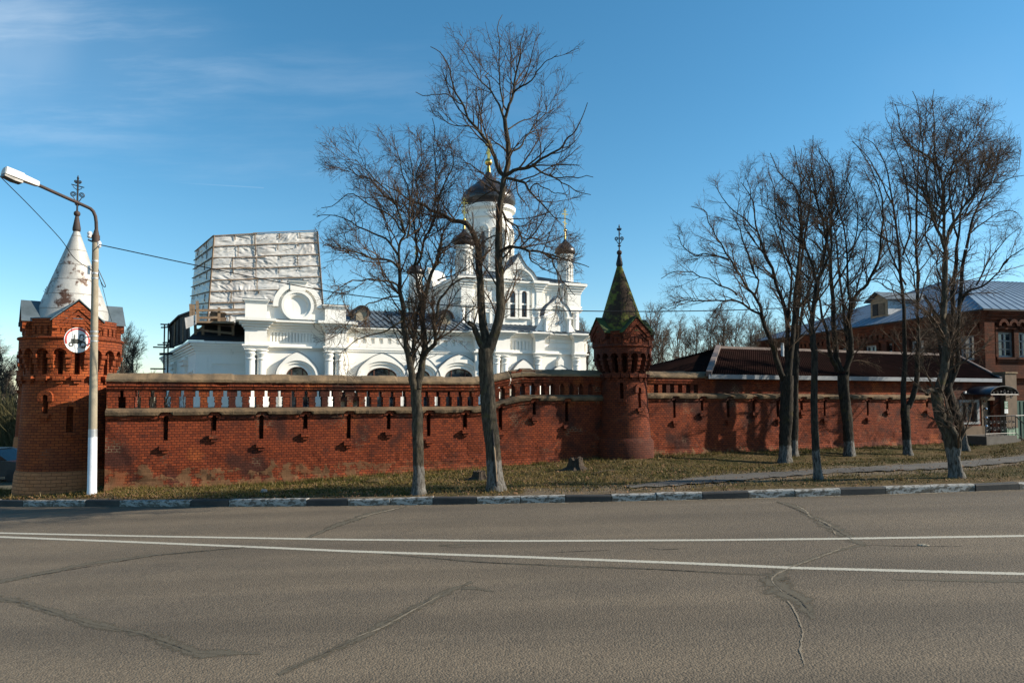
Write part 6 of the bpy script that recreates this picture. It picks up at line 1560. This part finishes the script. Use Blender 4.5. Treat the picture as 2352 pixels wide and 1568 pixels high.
    Pb, Rb = spawn(rg, Pa, Ra, n3, .1, (.22 * s, .62 * s), (25, 60), .04, .15, 6, twig * 1.6, twig); Pb, Rb = trim_(Pb, Rb)
    Pb0, Rb0 = spawn(rg, P1, R1, n3 // 4, .5, (.25 * s, .7 * s), (15, 55), .04, .2, 6, twig * 1.6, twig); Pb0, Rb0 = trim_(Pb0, Rb0)
    Pb, Rb = np.concatenate([Pb, Pb0]), np.concatenate([Rb, Rb0])
    Pc, Rc = spawn(rg, Pb, Rb, n4, .15, (.08 * s, .26 * s), (30, 70), .03, .25, 4, twig, twig * .8); Pc, Rc = trim_(Pc, Rc)
    v, q = polylines_mesh([(P1, R1, 5), (Pa, Ra, 4), (Pb, Rb, 3), (Pc, Rc, 3)])
    np_mesh('crown', v, q, M['twig'], root)
    return root
CA = lambda pts: [(689 + .4394 * x, 28.7 + .4394 * y) for x, y in pts]      # readings taken on an enlarged crop of the left trees
CB = lambda pts: [(1493 + .3845 * x, 201 + .3845 * y) for x, y in pts]      # and of the right trees
C7 = lambda pts: [(1837 + .3663 * x, 574 + .3663 * y) for x, y in pts]

tree('taller roadside tree with split whitened trunk, in the middle of the picture', (1138, 1126), [
    ([(1138, 1126), (1134, 1060), (1128, 990), (1122, 920), (1117, 850), (1116, 800)], 37, 33, 0),
    ([(1112, 812), (1098, 775), (1084, 748), (1073, 742)], 16, 11, -.15),
    ([(1116, 806), (1112, 770), (1107, 720), (1101, 640), (1100, 595), (1095, 556), (1086, 531)], 20, 13, .5),
    (CA([(905, 1150), (880, 1125), (845, 1095), (790, 1085), (740, 1050), (690, 1035), (640, 1008), (570, 985), (500, 930), (430, 900)]), 12, 2, .9),
    ([(1122, 806), (1134, 770), (1144, 730), (1148, 688), (1146, 600), (1147, 512), (1151, 446), (1158, 408), (1166, 358), (1163, 310), (1158, 275)], 23, 9, -.4),
    (CA([(1070, 560), (1092, 500), (1110, 430), (1130, 330), (1145, 220), (1158, 150), (1173, 80)]), 7, 1.5, -.4),
    (CA([(1068, 560), (1035, 480), (1005, 420), (975, 340), (990, 300)]), 6, 1.5, .6), (CA([(1005, 420), (930, 340), (880, 240), (850, 200)]), 3.5, 1.2, .5),
    (CA([(1085, 520), (1050, 400), (1040, 200), (1035, 90), (1048, 15)]), 4, 1, .3),
    (CA([(1060, 850), (1030, 790), (1000, 700), (935, 620), (880, 540), (840, 460), (790, 340), (760, 270), (715, 215), (680, 190)]), 9, 1.5, -.9),
    (CA([(850, 480), (780, 430), (700, 430), (620, 420)]), 3, 1, -.4), (CA([(960, 640), (900, 600), (800, 590), (690, 510)]), 3.5, 1, -.5),
    (CA([(1070, 855), (1120, 825), (1200, 800), (1280, 770), (1330, 725), (1400, 660), (1450, 600), (1500, 490)]), 9, 1.5, -.8),
    (CA([(1210, 800), (1310, 850), (1370, 858), (1440, 858), (1520, 858)]), 5, 1.2, -.5), (CA([(1310, 850), (1370, 890), (1440, 930), (1500, 960)]), 3.5, 1, -.4),
    (CA([(1075, 865), (1165, 880), (1205, 945), (1260, 1000), (1330, 1070), (1420, 1090)]), 7, 1.5, -1.),
    (CA([(1200, 940), (1240, 900), (1310, 930), (1400, 950)]), 3, 1, -.4),
    (CA([(1085, 730), (1150, 710), (1185, 650), (1225, 590), (1280, 520), (1300, 450)]), 5, 1.2, .7), (CA([(1090, 610), (1150, 580), (1240, 540), (1330, 500)]), 3.5, 1, .8),
    (CA([(1110, 430), (1160, 390), (1220, 340), (1255, 280), (1330, 225)]), 4.5, 1.2, -.5),
    (CA([(1048, 1245), (1090, 1225), (1150, 1235), (1250, 1248), (1330, 1268), (1420, 1300), (1510, 1330)]), 7.5, 1.5, -1.1), (CA([(1290, 1258), (1335, 1330), (1385, 1410), (1440, 1470)]), 4, 1, -.3), (CA([(1200, 1245), (1210, 1300), (1270, 1340), (1350, 1360)]), 3.5, 1, -.2),
    (CA([(1050, 1010), (1100, 1090), (1140, 1130), (1165, 1172), (1250, 1180), (1320, 1140)]), 6, 1.2, .6),
    (CA([(1045, 1170), (990, 1170), (930, 1230), (870, 1260)]), 3.5, 1, .4), (CA([(1050, 950), (1000, 930), (930, 980), (860, 1000)]), 4.5, 1.2, .9), (CA([(1055, 900), (990, 860), (900, 800), (830, 770)]), 5, 1.2, 1.),
], 11, (165, 900, 3400, 5200), 'bark', .85, .75, up_=.10, cull=lambda u, v: ((v < 440) & (u < 962 + np.maximum(0, v - 250) * -.1)) | ((v < 120) & (u < 1005)) | (u - 1176 > 172))
TB = bpy.data.objects['bare_tree']
for pts, w_, mt in (([(1131, 985), (1134, 1020), (1138, 1070), (1141, 1124)], .032, 'tar'), ([(1133, 1010), (1135.5, 1035), (1138.5, 1070), (1141, 1105)], .026, 'wood')):  # dark strip paints in the shaded groove, pale strip is the split wood
    y_ = TB.location.y - .215 - (.012 if mt == 'wood' else 0); MB().tube([at(u, v, y_ + (v - 1124) * -.0004) for u, v in pts], [w_ * .4, w_, w_, w_ * .7], 6).build('split_groove_and_wood', M[mt], TB)
tree('broad crowned leafless tree on the left of the road trees, forked low down', (962, 1135), [
    ([(962, 1135), (961, 1080), (960, 1000), (957, 930), (955, 893)], 28, 24, 0),
    ([(953, 898), (946, 860), (938, 820), (930, 762), (925, 710), (919, 658), (917, 600)], 17, 7, -.5),
    ([(945, 855), (948, 800), (951, 745), (961, 706), (957, 658), (953, 610)], 11, 5, .7),
    ([(959, 892), (966, 860), (972, 826), (976, 780), (971, 712), (988, 640), (1006, 588), (1016, 540)], 17, 5, .5),
    ([(972, 828), (984, 806), (997, 790), (998, 745), (1009, 692), (1040, 650), (1080, 640), (1110, 632)], 11, 2, -.8),
    (CA([(520, 1310), (520, 1210), (550, 1150), (520, 1050), (500, 1000), (470, 950), (420, 900), (330, 800), (290, 760)]), 6, 1.2, -.8),
    (CA([(525, 1440), (470, 1410), (400, 1400), (330, 1400), (260, 1412), (140, 1480)]), 5, 1.2, -1.2),
    (CA([(520, 1340), (450, 1290), (390, 1290), (330, 1260), (270, 1240), (200, 1225), (110, 1200)]), 6, 1.2, -.9),
    (CA([(515, 1270), (450, 1180), (390, 1160), (330, 1130), (280, 1110), (230, 1080), (160, 1060), (80, 1060)]), 5.5, 1.2, .9),
    (CA([(600, 1350), (610, 1200), (600, 1100), (570, 960), (540, 860), (530, 800), (510, 720), (490, 650)]), 6, 1.2, .6),
    (CA([(610, 1320), (650, 1200), (700, 1090), (720, 1000), (705, 900), (700, 760), (700, 640), (690, 560)]), 6, 1.2, -.5),
    (CA([(720, 1320), (730, 1200), (790, 1080), (850, 1000), (900, 900)]), 4.5, 1.2, .8), (CA([(640, 1280), (600, 1180), (640, 1060), (610, 960), (620, 850), (640, 720), (620, 620)]), 4.5, 1.2, .2),
    (CA([(500, 1000), (440, 960), (370, 880), (300, 850), (230, 790)]), 4, 1, .5), (CA([(540, 1150), (470, 1060), (370, 1000), (270, 950), (180, 1000), (110, 1010)]), 4, 1, .2),
    (CA([(530, 1480), (450, 1490), (360, 1520), (290, 1580), (200, 1680)]), 3.5, 1, -1.), (CA([(545, 1600), (460, 1660), (330, 1700), (250, 1740), (180, 1790)]), 4.5, 1, -1.1),
    (CA([(700, 1250), (760, 1230), (830, 1180), (900, 1180)]), 3.5, 1, -.4), (CA([(720, 1400), (800, 1370), (880, 1340), (930, 1290)]), 4, 1, -.6), (CA([(560, 1180), (580, 1000), (590, 880), (580, 760), (560, 660)]), 4.5, 1, -.9),
    (CA([(705, 1000), (770, 880), (800, 780), (790, 660)]), 4, 1, -.3),
], 23, (200, 1400, 6500, 9000), 'bark', .80, .7)
G2 = 'bare roadside trees before the wall'
tree('multi-stemmed bare tree with long low limb to the left, first of the right group', (1803, 1062), [
    ([(1803, 1062), (1804, 1000), (1807, 930), (1808, 880), (1808, 862)], 29, 31, 0),
    ([(1802, 875), (1792, 850), (1777, 804), (1758, 751), (1749, 722)], 14, 9, -.5),
    (CB([(665, 1355), (600, 1320), (540, 1285), (480, 1272), (400, 1275), (300, 1270), (200, 1270), (110, 1300)]), 6, 1.2, -1.3),
    (CB([(665, 1355), (640, 1270), (580, 1180), (530, 1110), (480, 1030), (440, 960), (400, 900), (360, 820), (330, 740), (240, 715)]), 7, 1.3, -.8),
    (CB([(625, 1240), (645, 1150), (620, 1110), (560, 930), (540, 860), (520, 780), (540, 640)]), 5, 1.2, .8),
    (CB([(520, 1240), (460, 1200), (420, 1180), (330, 1130), (240, 1110), (150, 1100), (60, 1140)]), 4, 1, -.7), (CB([(470, 1030), (400, 1010), (330, 990), (260, 1000), (200, 940), (160, 880)]), 4, 1, .3),
    ([(1804, 868), (1808, 820), (1805, 732), (1793, 682), (1777, 624), (1758, 586), (1739, 528), (1724, 451), (1700, 420)], 13, 1.6, .6),
    ([(1812, 862), (1820, 778), (1827, 701), (1835, 586), (1839, 509), (1827, 432), (1790, 400), (1770, 352)], 13, 1.6, .2),
    (CB([(835, 1400), (830, 1280), (850, 1100), (800, 950), (760, 800), (740, 600), (700, 480)]), 7, 1.2, -.5),
    (CB([(865, 1350), (900, 1300), (950, 1250), (1000, 1180), (1030, 1080)]), 5, 1.2, -.6), (CB([(640, 860), (560, 780), (480, 720), (420, 640), (390, 590)]), 4, 1, .5), (CB([(700, 1010), (620, 900), (560, 800), (600, 640), (570, 520)]), 4, 1, .4),
    (CB([(890, 900), (940, 780), (960, 620), (900, 480), (920, 360)]), 4, 1, .4),
], 31, (170, 1200, 4800, 6500), 'bark_dark', .85, .62, group=G2)
tree('dark trunk half hidden just behind the first tree of the right group', (1823, 1047), [
    ([(1823, 1047), (1825, 980), (1826, 900), (1829, 820)], 19, 15, 0), ([(1829, 820), (1830, 740), (1838, 640), (1850, 540), (1862, 440), (1850, 380)], 12, 1.5, .6), ([(1829, 815), (1842, 720), (1870, 640), (1900, 560), (1915, 470)], 8, 1.3, -.2), (CB([(880, 1150), (820, 1050), (760, 900), (700, 760)]), 4, 1, .5)], 37, (50, 300, 1300, 1700), 'bark_dark', .85, .62, group=G2)
tree('slender leaning tree nearest the kerb between the wall trees', (1880, 1101), [
    ([(1880, 1101), (1874, 1040), (1870, 960), (1870, 900), (1872, 850), (1871, 804)], 20, 15, 0), (CB([(982, 1568), (970, 1480), (966, 1400), (985, 1250), (1000, 1150), (1040, 1080)]), 14, 8, .3),
    (CB([(1000, 1160), (960, 1040), (930, 930), (900, 850), (880, 700), (900, 560), (870, 420), (860, 340)]), 7, 1.2, -.4), (CB([(1035, 1085), (1050, 940), (1040, 820), (1000, 700), (950, 560), (900, 440)]), 7, 1.2, .6),
    (CB([(1040, 1080), (1080, 960), (1070, 800), (1090, 640), (1080, 480), (1000, 340)]), 6, 1.2, -.5), (CB([(985, 1200), (930, 1120), (860, 1060), (780, 1000)]), 4, 1, -.6), (CB([(1040, 900), (1120, 760), (1180, 620), (1230, 500)]), 4, 1, -.5), (CB([(930, 940), (840, 860), (760, 760), (650, 700)]), 4, 1, -.7)],
    41, (95, 600, 2600, 3800), 'bark_dark', .85, .72, group=G2)
tree('forked tree with three upright stems, fourth trunk of the right group', (1951, 1049), [
    ([(1951, 1049), (1947, 980), (1940, 920), (1937, 880), (1936, 862)], 24, 26, 0),
    (CB([(1120, 1690), (1085, 1620), (1070, 1568), (1045, 1430), (1010, 1270), (985, 1150)]), 12, 3, -.5), (CB([(1145, 1700), (1120, 1620), (1110, 1568), (1095, 1400), (1090, 1200), (1070, 1000), (1030, 800), (990, 650), (960, 460), (980, 290)]), 14, 1.5, .4),
    (CB([(1165, 1690), (1190, 1620), (1200, 1568), (1192, 1400), (1205, 1280)]), 13, 10, -.3), (CB([(1205, 1280), (1185, 1180), (1175, 1020), (1160, 850), (1100, 650), (1050, 480), (1010, 360)]), 6, 1.2, .5),
    (CB([(1205, 1280), (1250, 1220), (1295, 1175), (1340, 1090), (1365, 1040), (1385, 900), (1395, 780)]), 8, 4, -.4), (CB([(1395, 780), (1380, 640), (1330, 500), (1270, 400), (1200, 320)]), 4, 1, -.3), (CB([(1360, 1050), (1430, 960), (1450, 850), (1420, 700)]), 3.5, 1, .4),
    (CB([(1300, 1170), (1350, 1140), (1440, 1170), (1500, 1200)]), 3, 1, -.5), (CB([(1095, 1200), (1170, 1080), (1230, 900), (1240, 700), (1180, 540)]), 5, 1.2, .7), (CB([(1175, 1000), (1250, 880), (1320, 760), (1360, 620)]), 4, 1, .2)],
    43, (130, 900, 3800, 5200), 'bark_dark', .85, .62, group=G2)
tree('thin trunk half hidden behind the forked three-stemmed tree', (1957, 1044), [([(1957, 1044), (1953, 960), (1946, 880), (1948, 810)], 13, 9, 0), ([(1948, 810), (1940, 720), (1930, 620), (1915, 520), (1905, 420)], 8, 1.4, .4), ([(1944, 760), (1965, 680), (1985, 600), (1990, 500)], 5, 1.2, .5)], 44, (60, 300, 1100, 1500), 'bark_dark', .8, .6, group=G2)
tree('tree forking low into two straight stems, in front of the wall right of centre', (2085, 1045), [
    ([(2085, 1045), (2083, 1000), (2080, 955), (2079, 930)], 20, 22, 0),
    ([(2076, 938), (2075, 890), (2078, 804), (2074, 682), (2062, 547), (2051, 470), (2036, 385), (2010, 335), (1985, 315)], 13, 1.5, .3), ([(2086, 936), (2103, 895), (2108, 860), (2108, 804), (2108, 701), (2108, 566), (2104, 470), (2108, 355), (2116, 270)], 13, 1.5, -.3),
    (CB([(1510, 1250), (1420, 1200), (1340, 1150), (1260, 1140)]), 4, 1, -.6), (CB([(1490, 950), (1400, 900), (1320, 850), (1250, 760)]), 4.5, 1.2, -.6), (CB([(1450, 700), (1380, 560), (1300, 420), (1220, 330)]), 4, 1, .5), (CB([(1510, 1000), (1560, 850), (1540, 650), (1500, 450), (1450, 300), (1460, 180)]), 5, 1.2, .6), (CB([(1600, 950), (1680, 800), (1700, 620), (1690, 400)]), 4, 1, -.5), (CB([(1530, 1180), (1450, 1020), (1390, 780), (1330, 600), (1270, 480)]), 4.5, 1.2, .5),
    (CB([(1600, 1300), (1670, 1100), (1740, 1000)]), 3.5, 1, .4), (CB([(1600, 1250), (1570, 1100), (1500, 900), (1480, 700)]), 4, 1, .6)],
    47, (140, 950, 4000, 5500), 'bark_dark', .85, .62, group=G2)
tree('gnarled tree with a burl and hollow trunk, nearest the kerb at right', (2198, 1097), [
    (C7([(985, 1425), (970, 1330), (945, 1210), (895, 1060), (860, 930), (862, 860)]), 33, 28, 0),
    (C7([(965, 1330), (990, 1240), (960, 1120), (925, 1000)]), 16, 12, -.25), (C7([(880, 900), (850, 880), (810, 885), (800, 905)]), 18, 9, -.2), (C7([(868, 880), (900, 790), (915, 600), (905, 450), (915, 200), (910, 0)]), 21, 12, .2),
    (CB([(1762, 970), (1765, 1200), (1762, 960), (1745, 880), (1705, 790), (1672, 690), (1655, 560), (1640, 400), (1610, 240)]), 8, 1.3, -.5) if False else (CB([(1762, 970), (1745, 880), (1705, 790), (1672, 690), (1655, 560), (1640, 400), (1605, 200), (1590, 20)]), 8, 1.3, -.5),
    (CB([(1762, 965), (1755, 800), (1745, 600), (1715, 440), (1700, 300), (1690, 120), (1700, 20)]), 9, 1.3, .3), (CB([(1765, 950), (1790, 860), (1830, 790), (1880, 700), (1960, 600), (1975, 480), (2040, 410), (2130, 350)]), 8, 1.3, -.5),
    (CB([(1885, 695), (1990, 580), (2100, 570), (2234, 515)]), 4, 1.3, -.5), (CB([(1745, 600), (1800, 470), (1880, 380), (1940, 290), (1960, 200)]), 5, 1.2, .5), (CB([(1740, 480), (1640, 400), (1540, 340), (1480, 200), (1460, 100)]), 5.5, 1.2, -.4), (CB([(1672, 690), (1600, 560), (1570, 420), (1580, 280)]), 4, 1, .6),
    (CB([(1770, 900), (1850, 760), (1900, 600), (1900, 420), (1850, 260)]), 5, 1.2, .9)],
    53, (150, 1050, 4400, 6000), 'bark', .88, .75, group=G2)
tree('many-stemmed tree behind the gnarled one, its right limb arching to the frame edge', (2215, 1034), [
    (C7([(1032, 1250), (1010, 1130), (965, 980), (928, 880), (922, 830)]), 21, 24, 0),
    (C7([(928, 860), (945, 700), (955, 500), (965, 250), (985, 0)]), 13, 9, .2), (C7([(935, 860), (985, 720), (985, 560), (1000, 400), (1015, 150), (1040, 0)]), 12, 8, -.2), (C7([(915, 850), (870, 560), (840, 400), (790, 320), (770, 280)]), 9, 6, .4),
    (CB([(1830, 980), (1850, 800), (1870, 640), (1900, 480), (1870, 360)]), 7, 1.2, .5), (CB([(1890, 960), (1920, 800), (1990, 650), (2060, 500), (2100, 330)]), 7, 1.2, -.5),
    (C7([(1003, 350), (1060, 260), (1150, 220), (1225, 160), (1290, 70), (1405, -20)]), 7, 1.5, -.5), (CB([(1830, 1250), (1880, 1190), (1990, 1200), (2090, 1100), (2160, 1010), (2240, 930)]), 4, 1.2, -.6) if False else (CB([(2080, 1110), (2120, 1050), (2160, 1010), (2240, 960)]), 4, 1.2, -.3),
    (CB([(1900, 880), (2000, 800), (2100, 740), (2200, 740)]), 4.5, 1.2, .4), (CB([(1690, 1000), (1640, 880), (1660, 700), (1620, 540)]), 5, 1.2, .5), (CB([(1880, 760), (1980, 560), (2060, 420), (2170, 380)]), 4.5, 1.2, .6), (CB([(1840, 900), (1790, 700), (1800, 520), (1840, 330), (1900, 200)]), 5, 1.2, .7), (CB([(1950, 1180), (2030, 1020), (2130, 900), (2220, 830)]), 4.5, 1.2, .3)],
    59, (150, 1050, 4400, 6000), 'bark_dark', .9, .62, group=G2)

# background trees: three built once, then copied
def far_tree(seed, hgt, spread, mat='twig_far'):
    rg = np.random.default_rng(seed); root = thing('far_tree', (0, 0, 0), 'bare tree', 'tree')
    O, rr = limb_poly([np.array(p, float) for p in ((0, 0, -.5), (.1, 0, hgt * .3), (-.1, .1, hgt * .6), (.05, 0, hgt * .95))], .17, .03, 14, rg, .05)
    v, q = polylines_mesh([(O[None], rr[None], 8)]); np_mesh('trunk', v, q, M['bark_dark'], root, attrs={'wash': np.zeros(len(v))})
    P0, R0 = spawn(rg, O[None], rr[None], 26, .25, (hgt * .22 * spread, hgt * .42 * spread), (20, 45), .16, .07, 10, .07, .03)
    P1, R1 = spawn(rg, P0, R0, 220, .15, (hgt * .06, hgt * .15), (20, 50), .10, .12, 8, .03, .014); P2, R2 = spawn(rg, P1, R1, 1300, .1, (hgt * .03, hgt * .08), (20, 60), .06, .18, 6, .014, .009)
    P3, R3 = spawn(rg, P2, R2, 2600, .1, (hgt * .015, hgt * .04), (25, 60), .05, .2, 4, .009, .008)
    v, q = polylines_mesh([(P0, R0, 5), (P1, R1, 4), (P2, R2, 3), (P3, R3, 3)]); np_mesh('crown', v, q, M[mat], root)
    return root
protos = [far_tree(101, 11., .8), far_tree(102, 11., 1.1), far_tree(103, 11., .95)]
used = [False] * 3; far = [(1493, 727, 62, 0), (1522, 765, 66, 1), (1556, 752, 60, 1), (1600, 757, 68, 2), (1632, 738, 64, 0), (1660, 728, 62, 2), (1690, 742, 66, 1), (1722, 752, 60, 2), (1752, 748, 64, 0), (1780, 768, 70, 1), (1575, 775, 75, 0), (1509, 745, 74, 2), (1650, 760, 78, 1), (1740, 772, 76, 2), (1815, 772, 72, 0), (1480, 760, 80, 1),
       (1348, 752, 75, 1), (1336, 762, 80, 0), (1790, 758, 84, 2)]
frg = random.Random(9)
def place_far(i, u, vt, Y, k, lab, grp, wide=1.):
    root = protos[k]
    if used[k]: root = copy_tree(protos[k])
    used[k] = True
    top = at(u, vt, Y); g0 = -1.0; s_ = (top.z - g0) / 11.0; root.location = (top.x, Y, g0); root.scale = (s_ * frg.uniform(.85, 1.1) * wide, s_ * wide, s_); root.rotation_euler = (0, 0, frg.uniform(0, 6.28)); tag(root, lab, 'tree', grp)
names = ['first', 'second', 'third', 'fourth', 'fifth', 'sixth', 'seventh', 'eighth', 'ninth', 'tenth', 'eleventh', 'twelfth', 'thirteenth', 'fourteenth', 'fifteenth', 'sixteenth', 'seventeenth', 'eighteenth', 'nineteenth', 'twentieth']
for i, (u, vt, Y, k) in enumerate(sorted(far)):
    place_far(i, u, vt, Y, k, 'distant bare tree beyond the wall, %s from left right of the church' % names[i], 'distant bare trees beyond the wall')
left = [(-25, 770, 48, 0, 1.3), (4, 808, 52, 1, 1.5), (22, 840, 58, 2, 1.4), (-60, 760, 55, 1, 1.4), (282, 772, 46, 1, 1.0), (305, 782, 50, 2, 1.1), (292, 800, 60, 0, 1.2), (14, 870, 75, 0, 1.8), (-10, 880, 80, 2, 1.8)]
for i, (u, vt, Y, k, wd_) in enumerate(sorted(left)):
    place_far(i, u, vt, Y, k, 'distant bare tree behind the corner tower, %s from left' % names[i], 'distant bare trees behind the corner tower', wd_)
# pale dry hedge far beyond the tower at the left edge
rg = np.random.default_rng(77); c0 = at(5, 1000, 46.); N = 1500
P = np.empty((N, 5, 3)); P[:, 0] = np.stack([c0.x + rg.uniform(-9, 6, N), c0.y + rg.uniform(-2, 3, N), np.full(N, -1.6)], 1); d = rg.normal(size=(N, 3)) * .28; d[:, 2] = 1
for k in range(1, 5): P[:, k] = P[:, k - 1] + d * rg.uniform(.5, 1.25, N)[:, None]; d += rg.normal(size=(N, 3)) * .15
P1, R1 = spawn(rg, P, np.full((N, 5), .02), 7000, .2, (.4, 1.1), (20, 60), .08, .2, 5, .014, .010)
v, q = polylines_mesh([(P, np.full((N, 5), .018), 3), (P1, R1, 3)])
tag(np_mesh('thicket', v, q, M['bush'], base=tuple(c0)), kind='stuff')
# the far wood closing the horizon, and dark scrub in the yard behind the left end of the wall
def scrub(name, x0, x1, y0, y1, g0, hmax, N, n2, rad_, mat, seed):
    rg = np.random.default_rng(seed); P = np.empty((N, 6, 3)); P[:, 0] = np.stack([rg.uniform(x0, x1, N), rg.uniform(y0, y1, N), np.full(N, g0)], 1); d = rg.normal(size=(N, 3)) * .16; d[:, 2] = 1
    hs_ = hmax * rg.uniform(.55, 1., N) / 5
    for k in range(1, 6): P[:, k] = P[:, k - 1] + d * hs_[:, None]; d += rg.normal(size=(N, 3)) * .08
    R0 = np.full((N, 6), rad_); P1, R1 = spawn(rg, P, R0, n2, .15, (hmax * .08, hmax * .28), (20, 60), .1, .15, 5, rad_ * .6, rad_ * .4)
    v, q = polylines_mesh([(P, R0, 4), (P1, R1, 3)]); return tag(np_mesh(name, v, q, mat, base=((x0 + x1) / 2, y0, g0)), kind='stuff')
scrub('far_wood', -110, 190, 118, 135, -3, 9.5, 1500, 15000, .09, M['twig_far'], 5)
a_, b_ = at(262, 900, 33), at(372, 900, 33)
scrub('scrub', a_.x, b_.x, 32, 35, -.5, 3.6, 160, 2600, .018, M['bark_dark'], 6)
print('built', len(sc.objects))
